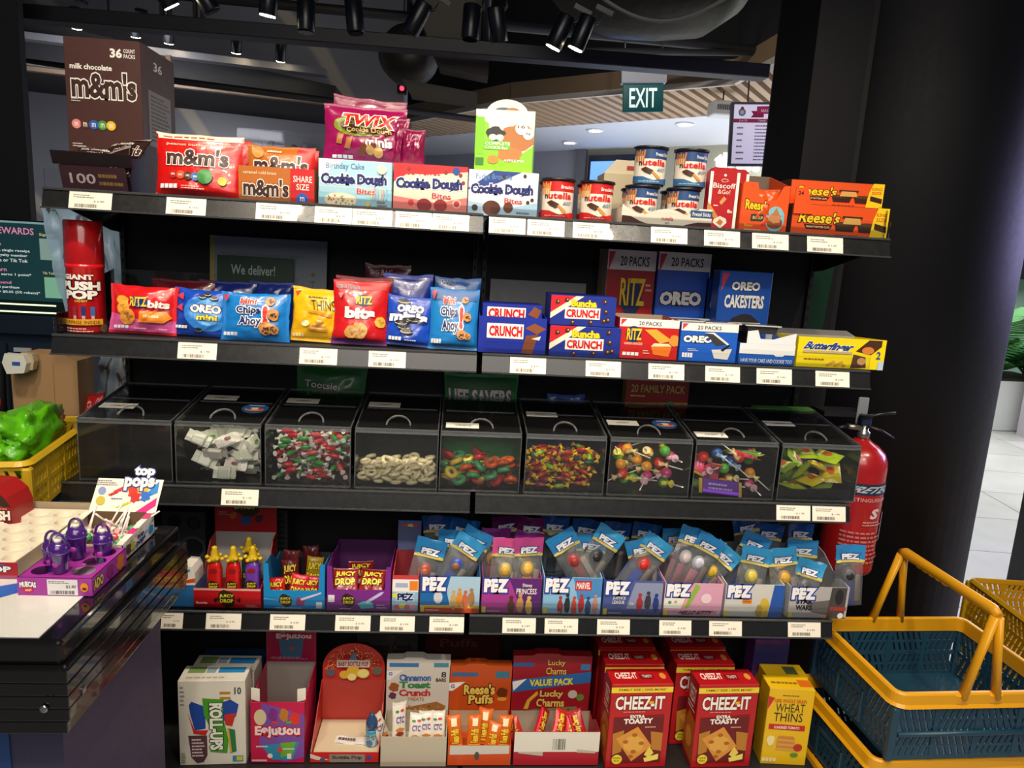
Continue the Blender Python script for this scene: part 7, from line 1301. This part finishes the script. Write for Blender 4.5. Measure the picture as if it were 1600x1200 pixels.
a.p([(.35, 0), (.7, 0), (1, .45), (1, .2), (.86, 0)], 'd0207a', 'stripes'); a.p([(.7, .3), (1, .95), (1, .6)], '2a8ad0', 'stripes'); a.p([(.3, .6), (.62, .95), (.7, .95), (.42, .6)], 'c83a4a', 'stripes'); a.p([(.38, .12), (.56, .3), (.62, .28), (.44, .1)], 'b8c82a', 'stripes'); a.e(.62, .62, .09, 'd8381e', rag=.5, n=16); a.e(.76, .68, .1, 'e8b02a', rag=.5, n=16); a.e(.66, .44, .08, 'c82a2a', rag=.5, n=16); a.e(.82, .48, .08, '2a6ac8', rag=.5, n=16); a.e(.14, .62, .06, '8a9ac8'); a.e(.14, .32, .07, 'c8b84a'); a.p([(.24, .5), (.36, .62), (.4, .58), (.28, .46)], 'c82a2a', 'stripes'); a.lines(.04, .78, .36, .96, 3, '8a8a92'); a.lines(.3, .36, .54, .42, 1, '5a5a9a'); a.build(f)
g = G()
for w_, u0, u1, v0, v1 in (('top', .012, .052, .068, .092), ('pops', -.004, .054, .042, .069)):
    vs, fs = text_mesh(w_, .05); xs = [p[0] for p in vs]; ys = [p[1] for p in vs]
    for ofs, c, dy in ((.07, '33408a', -.002), (0, 'f2efe8', -.0032)):
        V, F = text_mesh(w_, .05 + ofs); q = [g.b.verts.new(m @ Vector((u0 + (u1 - u0) * (p[0] - min(xs)) / (max(xs) - min(xs)), dy, v0 + (v1 - v0) * (p[1] - min(ys)) / (max(ys) - min(ys))))) for p in V]; k = g.mi(M(c, .4))
        for f_ in F: g.b.faces.new([q[j] for j in f_]).material_index = k
r_ = bmesh.ops.extrude_face_region(g.b, geom=list(g.b.faces)); bmesh.ops.translate(g.b, verts=[v for v in r_['geom'] if isinstance(v, bmesh.types.BMVert)], vec=m.to_3x3() @ Vector((0, -.0008, 0)))
g.build('logo', o)
lp = None; q = random.Random(5)
for k in range(22):
    c, c2 = q.choice((('c82a3a', 'e8a0a8'), ('3a9a5a', 'c8e0c0'), ('c85a9a', 'f0c0d8'), ('e8c8a0', 'f0e8d8')))
    L_ = lolly(c, c2, .0085, .06); x = (q.random() - .5) * (wd - .035); y = .018 + q.random() * (dp - .036); z = .012 + .004 * (k % 4)
    L_.location = (o.location.x + x, o.location.y + y, CZ + z); L_.rotation_euler = (0, -R(38 + q.random() * 30 if k % 3 else 20 + q.random() * 10), q.choice((1, -1)) * R(40 + q.random() * 70)); tag(L_, {'c82a3a': 'red', '3a9a5a': 'green', 'c85a9a': 'pink', 'e8c8a0': 'cream'}[c] + ' lollipop loose in the open box on the counter', 'lollipop', {'c82a3a': 'red', '3a9a5a': 'green', 'c85a9a': 'pink', 'e8c8a0': 'cream'}[c] + ' lollipops in the counter box')
# white moulded carton
x0, x1, y0, y1, h = -1.02, -.79, -.53, -.262, .032
wd, dp = x1 - x0, y1 - y0; o = empty('moulded_carton', ((x0 + x1) / 2, y0, CZ)); tag(o, 'open carton with white moulded insert of empty round wells on the counter', 'carton')
g = G(); g.box(-wd / 2, wd / 2, 0, .002, 0, h * .9, M('b01820', .4)); f = g.build('front_panel', o)
a = Art(lambda u, v, e: Vector(((u - .5) * wd, -e, v * h * .9)), wd / h); a.r(0, 0, 1, .22, 'a04a70', 'band'); a.r(0, 0, .68, .22, '6a6a9a', 'band'); a.t('POP', .76, .42, .96, .8, WHT, '1a2a5a', .06, bold=.05); a.p([(.8, .84), (.86, 1), (.93, .86)], '2a62c0', 'blue_peak'); a.r(.3, .12, .72, 1.0, 'e0dfe2', 'price_sticker'); a.t('$4.60', .54, .5, .7, .72, '2a2a30', part='price_sticker'); a.bars(.34, .2, .66, .4, '3a3a40'); a.build(f)
for s in (-1, 1):
    g = G(); g.box(min(s * wd / 2, s * (wd / 2 - .002)), max(s * wd / 2, s * (wd / 2 - .002)), .002, dp, 0, h, M('a8977e', .6)); g.build('side_panel', o)
g = G(); g.box(-wd / 2, wd / 2, dp - .002, dp, 0, h + .006, M('a8977e', .6)); g.build('back_panel', o)
g = G(); iw, idp = wd - .012, dp - .012; im = M('e6ddc8', .5)
def ins(u, v):
    x, y = (u - .5) * iw, .006 + v * idp; p, r_ = .047, .0185; row = round((y - .03) / .041); oy = .03 + row * .041; ox = (.5 * p if row % 2 else 0); cx = round((x - ox) / p) * p + ox; d = math.hypot(x - cx, y - oy)
    edge = min(u, 1 - u, v, 1 - v); z = .026 - .014 * max(0, min(1, (r_ - d) / .0025)) if edge > .04 else .026
    if edge < .008: z = .016
    return Vector((x, y, z))
g.grid(ins, 150, 170, im, smooth=False); g.build('moulded_insert', o)
# red push-up box on the counter
x1, y0 = -.905, -.345
o = empty('candy_carton', (x1 - .06, y0, CZ)); tag(o, 'red candy box with a dark curved side at the frame edge of the counter', 'candy box')
g = G(); g.prism([(-.06, 0), (.06, 0), (.06, .052), (.052, .075), (.03, .095), (-.06, .1)], 'y', 0, .07, M('a8181c', .4)); f = g.build('box_body', o)
a = Art(lambda u, v, e: Vector((-.06 + u * .12, -e, v * .1)), 1.2); a.t('PUSH', .58, .28, .97, .48, WHT, '2a0a0a', .08, bold=.06, tilt=.05); a.t('POP', .62, .04, .95, .24, WHT, '2a0a0a', .08, bold=.06); a.lines(.6, .5, .96, .6, 2, 'f0a090'); a.p([(.4, .6), (1, .56), (.9, .74), (.76, .9), (.4, .95)], '33231c', 'dark_band'); a.build(f)
# side cabinet carrying the crate
g = G(); g.box(-2.2, -1.0, -.255, .62, 0, .905, M('1b2638', .45), .004); tag(g.build('side_cabinet'), 'dark blue low cabinet behind the counter carrying the yellow crate', 'cabinet')
# ---------------------------------------------------------------- slotted crates and baskets
def wall_panel(g, P0, ax, w_, h, m, th=.004, tiers=2, pitch=.021, slat=.0118, lean=.35, seg=3, rev=False, hole=None):
    """Slotted wall: rails, posts and slanting slats between them; P0 lower corner, ax unit direction along the wall."""
    ax = Vector(ax); n = Vector((-ax.y, ax.x, 0)); M4 = Matrix((ax.to_4d() * 1, n.to_4d(), (0, 0, 1, 0), (0, 0, 0, 1))).transposed(); M4[3] = (0, 0, 0, 1); M4.translation = Vector(P0)
    for k in range(4): M4[3][k] = (0, 0, 0, 1)[k]
    th2 = th / 2; rail = .012
    zs = [h * t / tiers for t in range(tiers + 1)]
    for z in zs: g.box(0, w_, -th2 * 1.3, th2 * 1.3, max(0, z - rail / 2 if z else 0), min(h, z + rail / 2) if z else rail, m, 0, M4)
    xs = [w_ * t / seg for t in range(seg + 1)]
    for x in xs: g.box(max(0, x - .007), min(w_, x + .007), -th2 * 1.5, th2 * 1.5, 0, h, m, 0, M4)
    for t in range(tiers):
        z0, z1 = zs[t] + rail * .4, zs[t + 1] - rail * .4; dz = z1 - z0
        zm = (z0 + z1) / 2
        g.box(0, w_, -th2, th2, zm - .003, zm + .003, m, 0, M4)
        for s in range(seg):
            sg = (1 if (s + t) % 2 == 0 else -1) * (-1 if rev else 1); a0, a1 = xs[s] + .004, xs[s + 1] - .004; nn = int((a1 - a0) / pitch) + 1
            for k in range(nn + 1):
                xa = a0 + k * (a1 - a0) / nn; d = sg * lean * dz
                lo, hi = xa - d / 2, xa + d / 2
                q = [(lo - slat / 2, z0), (lo + slat / 2, z0), (hi + slat / 2, z1), (hi - slat / 2, z1)]
                if min(p[0] for p in q) < 0 or max(p[0] for p in q) > w_: continue
                g.prism(q, 'y', -th2 * .8, th2 * .8, m, M4)
def crate(name, label, cat, group, loc, rz, W_, D_, H_, wallc, rimc, rimh=.04, flare=.012, tiers=2, handle=False, bars=False):
    o = empty(name, loc, (0, 0, R(rz))); tag(o, label, cat, group); wm, rm = M(wallc, .4), M(rimc, .35, coat=.15); hw = H_ - rimh
    for nm, P0, ax, L_, rv in (('front_wall', (-W_ / 2, -D_ / 2, 0), (1, 0, 0), W_, False), ('rear_wall', (W_ / 2, D_ / 2, 0), (-1, 0, 0), W_, False), ('side_wall', (-W_ / 2, D_ / 2, 0), (0, -1, 0), D_, True), ('side_wall', (W_ / 2, -D_ / 2, 0), (0, 1, 0), D_, True)):
        g = G(); wall_panel(g, P0, ax, L_, hw, wm, tiers=tiers, seg=4 if L_ > .4 else 3, rev=rv)
        if bars and nm == 'front_wall': g.tube([(-W_ / 2 + .01, -D_ / 2 - .006, hw * .5), (W_ / 2 - .01, -D_ / 2 - .006, hw * .5)], .007, wm, 10)
        if bars and nm == 'side_wall':
            sx = P0[0]; sg = -1 if sx < 0 else 1; g.box(min(sx, sx + sg * .008), max(sx, sx + sg * .008), -.06, .06, hw * .62, hw * .72, wm, .002); g.box(min(sx, sx + sg * .008), max(sx, sx + sg * .008), -.062, -.05, hw * .1, hw * .72, wm, .002); g.box(min(sx, sx + sg * .008), max(sx, sx + sg * .008), .05, .062, hw * .1, hw * .72, wm, .002)
        g.build(nm, o)
    g = G(); g.box(-W_ / 2, W_ / 2, -D_ / 2, D_ / 2, 0, .004, wm)
    for sx in (-1, 1):
        for sy in (-1, 1): g.box(sx * W_ / 2 - .01, sx * W_ / 2 + .01, sy * D_ / 2 - .01, sy * D_ / 2 + .01, 0, hw, wm, .004)
    g.build('crate_base', o)
    # rim: a swept collar with rounded corners
    g = G(); prof = [(-.004, hw - .002), (flare, hw), (flare + .006, hw + .004), (flare, hw + .012), (flare - .002, H_ - .004), (flare - .006, H_), (-.002, H_), (-.004, H_ - .003)]
    rows = []; rc = .022; cor = [(W_ / 2 - rc, D_ / 2 - rc, 0), (-W_ / 2 + rc, D_ / 2 - rc, 90), (-W_ / 2 + rc, -D_ / 2 + rc, 180), (W_ / 2 - rc, -D_ / 2 + rc, 270)]
    for cx, cy, a0 in cor:
        for k in range(7):
            t = R(a0 + 15 * k); rows.append([g.b.verts.new((cx + (rc + d) * math.cos(t), cy + (rc + d) * math.sin(t), z)) for d, z in prof])
    i = g.mi(rm)
    for a_ in range(len(rows)):
        b_ = (a_ + 1) % len(rows)
        for k in range(len(prof)): f = g.b.faces.new((rows[a_][k], rows[b_][k], rows[b_][(k + 1) % len(prof)], rows[a_][(k + 1) % len(prof)])); f.material_index = i
    bmesh.ops.recalc_face_normals(g.b, faces=g.b.faces[:]); g.build('rim', o)
    return o
BY, BB = 'e0a012', '1d4257'
bk = (1.306, -.004)
B1 = crate('shopping_basket', 'navy shopping basket with a yellow rim and raised yellow carrying handle, topmost of its stack', 'basket', 'stacked navy shopping baskets', (bk[0], bk[1], .3205), 2, .462, .365, .19, BB, BY, bars=True)
hm = M(BY, .35, coat=.15)
def leg(a, b, xx, y, w_=.024):
    g = G(); g.box(xx - .02, xx + .02, y - .006, y + .006, .160, .188, hm, .004); g.tube([a, Vector(a) * .5 + Vector(b) * .5, b], [w_ * .62, w_ * .55, w_ * .6], hm, 8, sx=.62); g.build('handle_leg', B1)
zt = .405
for sy in (-1, 1):
    y = sy * .19
    leg((-.063, y, .178), (-.008, sy * .183, zt - .01), -.063, y); leg((.03, y, .178), (.002, sy * .183, zt - .01), .03, y)
g = G(); g.tube([(-.003, -.188, zt - .008), (-.003, -.17, zt), (-.003, 0, zt + .001), (-.003, .17, zt), (-.003, .188, zt - .008)], [.014, .0165, .0145, .0165, .014], hm, 10, sx=.8)
for k in range(5): g.ball((-.003, .0 + .026 * k, zt - .011), (.009, .015, .008), hm, 10, 6)
g.build('handle_grip', B1)
crate('shopping_basket', 'navy shopping basket with a yellow rim, second in the stack', 'basket', 'stacked navy shopping baskets', (bk[0] - .03, bk[1] + .01, .1405), 3, .462, .365, .176, BB, BY, bars=True)
crate('shopping_basket', 'navy shopping basket on the floor at the bottom of the stack', 'basket', 'stacked navy shopping baskets', (bk[0] - .035, bk[1] + .012, .0005), 3, .462, .365, .135, BB, BY, rimh=.03)
cx, cy, cz = (1.7633, 0.3947, 0.5)
FY = crate('yellow_crate', 'plain yellow slotted crate beyond the navy baskets at the frame edge', 'crate', None, (cx + .18, cy - .13, .3105), -6, .36, .42, .19, 'c09210', 'cc9c18', rimh=.014, flare=.003, tiers=3)
crate('yellow_crate', 'yellow slotted crate underneath another beyond the navy baskets', 'crate', None, (cx + .18, cy - .13, .1205), -6, .36, .42, .19, 'c09210', 'cc9c18', rimh=.014, flare=.003, tiers=3)
g = G(); g.box(-.2, .2, -.22, .22, 0, .12, M('26282c', .5), .01); tag(g.build('crate_stand', None, (cx + .18, cy - .13, 0), (0, 0, R(-6))), 'dark low stand under the yellow crates', 'stand')
LC = crate('yellow_crate', 'yellow slotted crate holding lime green bags behind the counter', 'crate', None, (-1.165, .012, .9055), 9, .32, .42, .128, 'c8a41c', 'd4ae22', rimh=.014, flare=.003, tiers=2)
# lime bags in the crate
def blob(name, label, cat, fn, nu, nv, col, loc, rot=(0, 0, 0), group=None, rough=.3, bump=.6, m=None):
    g = G(); g.grid(fn, nu, nv, m or M(col, rough, coat=.3, bump=bump, scale=50)); bmesh.ops.recalc_face_normals(g.b, faces=g.b.faces[:]); return tag(g.build(name, None, loc, rot), label, cat, group)
def cushion(w_, d_, h_, sd, rg=.25):
    def f(u, v):
        a, b = 2 * math.pi * u, math.pi * (v - .5); s = lambda t: abs(t) ** .6 * (1 if t > 0 else -1)
        p = Vector((s(math.cos(a)) * math.cos(b) ** .5 if abs(b) < 1.57 else 0, s(math.sin(a)) * (math.cos(b) ** .5 if abs(b) < 1.57 else 0), math.sin(b)))
        k = 1 + rg * noise.noise(p * 2.2 + Vector((sd, 0, 0))) + rg * .5 * noise.noise(p * 6 + Vector((0, sd, 0))); return Vector((p.x * w_ * k, p.y * d_ * k, p.z * h_ * k + (0)))
    return f
o = blob('carrier_bag', 'flat lime green bag bulging over the crate edge', 'bag', cushion(.098, .15, .082, 2, .14), 30, 20, '6abf14', (-1.205, -.005, 1.0), (0, R(-6), R(6)), 'lime green bags')
a = Art(lambda u, v, e: Vector((-.02 + u * .08, -.12 + v * .05 - .03, .0 + e)), 1.6)
o = blob('carrier_bag', 'crinkled lime green bag rolled along the crate side', 'bag', cushion(.045, .135, .07, 7, .35), 36, 26, '58b010', (-1.075, .03, 1.03), (R(-4), 0, R(12)), 'lime green bags', bump=1.0)
g = G(); g.torus((0, 0, 0), .022, .006, M('e0e8b0', .4), 20, 6, sq=.3); tag(g.build('bag_ring', None, (-1.10, -.155, 1.018), (R(62), R(10), R(20))), 'pale ring printed on the lime bag beside the crate edge', 'ring')
# brown paper bag, green box, red items, white reader
g = G(); g.prism([(-.085, 0), (.085, 0), (.088, .27), (.05, .285), (-.06, .285), (-.088, .25)], 'y', 0, .09, M('a8835c', .7, bump=.3, scale=20)); g.prism([(.02, 0), (.022, 0), (.026, .26), (.024, .26)], 'y', -.001, 0, M('94724e', .7)); tag(g.build('paper_bag', None, (-1.183, .29, .9055)), 'tall brown paper bag standing behind the lime green bags', 'paper bag')
g = G(); g.box(-.075, .075, 0, .05, 0, .115, M('147a4e', .4), .002)
q = random.Random(3)
for k in range(12): g.ball((-.01 + .05 * q.random(), -.004, .09 + .03 * q.random()), .005, M(q.choice(('e8d8b8', 'f0e8d0', 'c8a060'))), 6, 5)
tag(g.build('gift_box', None, (-1.19, .232, .9055)), 'green gift box with small pale flowers before the paper bag', 'box')
g = G(); g.lathe([(.02, 0), (.026, .004), (.026, .11), (.012, .125)], M('16181c', .3), n=20); g.lathe([(.0135, .126), (.018, .13), (.018, .148), (.012, .152), (.012, .162), (.001, .163)], M('c8241c', .25, coat=.5), n=20); tag(g.build('sauce_bottle', None, (-1.325, .3, .9055)), 'dark bottle with a red cap beside the brown paper bag', 'bottle')
bag('snack_bag', 'red printed bag standing between paper bag and clear plastic bag', 'snack bag', None, (-1.115, -1.055, .17), .9055, .31, .05, 'a8141c', None, (R(-4), 0, 0), 91, crease=.8)
g = G(); P = [(-.022, .0), (.022, .004), (.03, .03), (.024, .052), (-.024, .055), (-.032, .03)]; g.prism(P, 'y', 0, .02, M('dcdcd6', .3)); g.prism([(p[0] * .6 + .02, p[1] * .9 + .006) for p in P], 'y', .02, .04, M('b8a888', .4)); g.box(-.006, .014, -.001, 0, .024, .034, M('2a56a8', .4)); g.tube([(0, .035, .02), (-.06, .05, .02), (-.07, .05, -.23)], .008, BLK); g.box(-.1, -.04, .02, .08, -.237, -.229, BLK); tag(g.build('card_reader', None, (-1.226, .235, 1.1425)), 'small white card reader on a bent stand above the paper bag', 'card reader')
# clear and blue plastic bags behind the shelf end
def sheet(w_, h_, sd, am=.03):
    return lambda u, v: Vector(((u - .5) * w_ * (1 - .25 * v * (1 if sd % 2 else -.3)), am * noise.noise(Vector((u * 3, v * 3, sd))) + am * .5 * noise.noise(Vector((u * 9, v * 7, sd))), v * h_))
blob('plastic_bag', 'pale blue plastic bag sheet hanging behind the red tube', 'plastic bag', sheet(.26, .36, 3, .03), 24, 30, '', (-1.085, .47, 1.27), (0, R(-14), 0), 'hanging plastic bags', m=clear('pale_blue_film', (.8, .9, 1.0), 1, .2, .75, (.34, .5, .68)))
blob('plastic_bag', 'clear blue-grey plastic bag behind the empty candy bin', 'plastic bag', sheet(.22, .32, 5, .05), 26, 30, '', (-1.035, .44, .93), (0, R(6), 0), 'hanging plastic bags', m=clear('bluish_film', (.8, .88, .95), 1, .15, .3, (.5, .58, .68)))
g = G(); g.box(-.09, .09, 0, .03, 0, .012, M('1c5a3a', .4), .004); g.box(-.004, .004, .01, .02, .012, .05, BLK); tag(g.build('bag_clip', None, (-1.05, .45, 1.585), (0, R(4), 0)), 'dark green clip holding the pale blue plastic bag', 'clip')
g = G(); g.box(-1.08, -.955, .50, .53, 0, 1.66, M('131418', .6)); struct(g, 'trim_6')
# rewards screen and dark cabinets
g = G(); g.box(-2.4, -1.42, 1.02, 1.5, 0, 1.14, M('1c2e42', .45), .004); g.box(-2.4, -1.42, .98, 1.5, 1.14, 1.21, M('1a2a3a', .4), .003)
for x in (-1.72, -1.55): g.box(x, x + .006, 1.014, 1.02, .1, 1.1, M('0a0e14', .6))
g.box(-1.69, -1.63, 1.012, 1.02, 1.07, 1.085, M('d0d8dc', .5)); g.box(-1.5, -1.47, 1.012, 1.02, 1.02, 1.07, M('0a0e14', .5)); tag(g.build('storage_cabinet'), 'dark blue cabinets under the rewards screen', 'cabinet')
o = empty('rewards_screen', (-1.69, .985, 1.21)); tag(o, 'teal rewards screen with pink and white text behind the red tube', 'screen'); w_, h_ = .44, .34
g = G(); g.box(-w_ / 2, w_ / 2, 0, .03, 0.0005, h_, M('10241f', .3), .004); g.build('screen_body', o)
a = Art(lambda u, v, e: Vector(((u - .5) * w_, -e, v * h_)), w_ / h_)
a.r(.02, .16, .98, .97, M('1f4a50', .3, emit=.22), 'screen'); a.r(.02, .965, .98, .985, M('9ac0c4', .3, emit=.3), 'screen'); pk_ = M('e890b8', .4, emit=.5); wt_ = M('e0ece8', .4, emit=.5)
a.t('MAI REWARDS', .3, .85, .76, .92, pk_, part='lettering'); a.t('Sign up', .80, .84, .92, .875, M('d8d890', .4, emit=.4), part='lettering'); a.t('Join', .42, .72, .50, .76, pk_, part='lettering'); a.t('$20 on a single receipt', .35, .66, .72, .695, wt_, part='lettering'); a.t('or Yin-loyalty member', .35, .61, .70, .645, wt_, part='lettering'); a.t('on Insta or Tik Tok', .36, .56, .70, .595, wt_, part='lettering')
a.t('Earn', .44, .46, .53, .5, pk_, part='lettering'); a.t('$1 spent earns 1 point*', .33, .41, .72, .445, wt_, part='lettering'); a.t('Spend', .44, .32, .56, .36, pk_, part='lettering'); a.t('Next purchase', .40, .275, .62, .31, wt_, part='lettering'); a.t('1 point = $0.05 (5% rebate)*', .34, .225, .78, .26, wt_, part='lettering'); a.t('Tik Tok Shop', .81, .44, .97, .475, M('d8d890', .4, emit=.4), part='lettering'); a.r(.80, .60, .96, .82, M('9ab8b0', .4, emit=.3), 'blank_panel'); a.r(.82, .2, .97, .42, M('8ac8a8', .4, emit=.35), 'green_panel')
a.r(.02, .11, .9, .125, M('d8e8b0', .3, emit=2.0), 'light_strip'); a.r(.02, .03, .9, .045, M('d8e8b0', .3, emit=2.0), 'light_strip'); a.build(o)
# ================================================================ fire extinguisher
ex, ey = 1.2137, .335
o = empty('fire_extinguisher', (ex, ey, .6)); tag(o, 'red fire extinguisher hanging at the shelf end by the black pillar', 'fire extinguisher')
rm = M('a8181c', .28, coat=.5); rr = .083
g = G(); g.lathe([(rr * .8, 0), (rr * .97, .008), (rr, .02), (rr, .345), (rr * .97, .365), (rr * .85, .39), (rr * .6, .41), (.028, .422), (.022, .43)], rm, n=48); b = g.build('cylinder', o)
fn = lambda u, v, e: Vector(((rr + e) * math.sin((u - .5) * 2.4), -(rr + e) * math.cos((u - .5) * 2.4), .03 + v * .3))
a = Art(fn, .66, curved=.05, lift=.0006, step=.0004); a.r(.05, .80, .95, .92, '22304a', 'label_band'); a.t('FIRETEC', .12, .825, .92, .895, 'b8c0c8', bold=.03, sh=.2, part='lettering'); a.t('EXTINGUISHER', .2, .73, .85, .77, 'd8a0a0', part='lettering'); a.t('S', .56, .55, .7, .66, 'e0c8c8', bold=.05, sh=.3, part='lettering'); a.lines(.45, .47, .85, .53, 2, 'd8a0a0'); a.lines(.15, .05, .9, .42, 8, 'c87878'); a.r(.84, .3, .95, .6, 'd8d4d0', 'side_label'); a.lines(.86, .32, .93, .58, 6, '7a7a7a', part='side_label'); a.build(b)
g = G(); g.lathe([(.017, .43), (.02, .436), (.02, .452), (.014, .456), (.014, .472)], M('a8a8a4', .25, metal=.9), n=20); g.tube([(0, -.002, .46), (-.06, -.01, .468)], .009, M('8a8a86', .3, metal=.8), 10); g.box(-.016, .016, -.014, .014, .47, .505, M('1a2440', .4), .004); g.build('valve', o)
g = G(); g.tube([(-.015, -.01, .497), (.03, -.02, .512), (.075, -.03, .52)], [.006, .005, .005], BLK, 8, sx=1.4); g.tube([(0, -.012, .472), (.04, -.024, .462), (.078, -.034, .44)], [.006, .005, .005], BLK, 8, sx=1.4); g.build('squeeze_lever', o)
g = G(); g.tube([(-.06, -.01, .468), (-.085, -.01, .464), (-.097, .01, .43), (-.094, .03, .3), (-.09, .03, .12)], .0065, BLK, 8); g.build('hose', o)
g = G(); g.box(-.017, .017, .02, .024, .47, .555, M('b4bac0', .3, metal=.5), .003); g.box(-.12, .017, .024, .104, .49, .505, BLKM); g.build('wall_bracket', o)
# ================================================================ beyond the pillar: mall hall
g = G(); g.box(4.4, 9, 6.2, 6.3, 0, 2.75, M('a9cdb8', .6)); struct(g, 'wall_right')
g = G(); g.box(5.3, 9, 5.95, 6.19, 1.55, 2.25, M('101215', .6)); struct(g, 'trim_7')
g = G(); g.box(5.62, 6.4, 4.55, 4.85, 0, 2.75, M('b9b0b8', .5)); g.box(5.75, 6.0, 4.545, 4.55, .3, .6, M('101215')); struct(g, 'pillar_far')
o = empty('wall_planter', (5.62, 5.25, 0)); tag(o, 'white planter box with palms by the pale green wall', 'planter'); g = G(); g.box(-.5, .5, -.25, .4, 0.0, .52, M('dcdedb', .5), .01); g.box(-.48, .48, -.23, .38, .52, .54, M('3a2c20', .9)); g.build('planter_box', o)
def palm(x, y, z, n, L_, sd, lb):
    o = empty('potted_palm', (x, y, z)); tag(o, lb, 'palm', 'palms in the white planter'); q = random.Random(sd); gm = [M(c, .5) for c in ('3a7a34', '4a8a3a', '2c6a30')]
    for k in range(n):
        t = 2 * math.pi * k / n + q.random(); el = .7 + .7 * q.random(); LL = L_ * (.7 + .4 * q.random()); g = G(); P = []
        for j in range(9):
            s = j / 8; r_ = LL * s * math.cos(el) * (1 + .3 * s); P.append(Vector((r_ * math.cos(t), r_ * math.sin(t), LL * s * math.sin(el) - LL * .42 * s * s)))
        g.tube(P, [.008 * (1 - .08 * j) for j in range(9)], M('5a6a34', .6), 5); m_ = q.choice(gm)
        for j in range(1, 25):
            s = .15 + .85 * j / 25; i0 = min(7, int(s * 8)); c = P[i0].lerp(P[i0 + 1], s * 8 - i0); tg = (P[i0 + 1] - P[i0]).normalized(); sd_ = tg.cross(Vector((0, 0, 1))).normalized()
            for sg in (-1, 1):
                d = (sd_ * sg + tg * .5 - Vector((0, 0, .35))).normalized() * LL * .24 * math.sin(math.pi * min(1, s * .85 + .1)); w_ = tg * .012
                g.face([c - w_, c + w_, c + d * .6 + w_ * .8, c + d, c + d * .6 - w_ * .8], m_)
        g.build('frond', o)
    return o
palm(5.3, 5.2, .545, 10, 1.25, 3, 'tall palm in the white planter, its fronds reaching the dark sign'); palm(5.6, 5.3, .545, 9, .7, 4, 'short bushy palm in the white planter'); palm(5.98, 5.3, .545, 8, .9, 5, 'palm in the white planter partly behind the pale pillar')
sx, sy, sz = (3.9358, 3.2, 1.7496)
o = empty('closed_sign', (sx, sy, sz)); tag(o, 'dark hanging sign with white letters ending in SED', 'sign'); g = G(); g.box(-.30, .12, 0, .015, -.032, .032, M('26282e', .4)); g.build('sign_board', o)
a = Art(lambda u, v, e: Vector((-.30 + u * .42, -e, -.032 + v * .064)), 6.5); a.t('CLOSED', .12, .25, .86, .78, 'e0dcdc', bold=.05, part='lettering'); a.r(.9, .3, .97, .7, 'a83a3a', 'mark'); a.build(o)
g = G(); g.tube([(-.2, .006, .03), (-.06, .006, .14), (.08, .006, .03)], .003, M('8a8a8a', .4)); g.tube([(-.06, .006, .14), (-.06, .006, 4.0 - sz)], .002, M('8a8a8a', .4), 6); g.build('sign_cord', o)
dx, dy, dz = (2.8186, 1.4, 0.0854)
g = G(); g.box(dx - .012, dx + .1, dy, dy + .08, 0, 2.4, M('1a1b1e', .3)); struct(g, 'door_1')
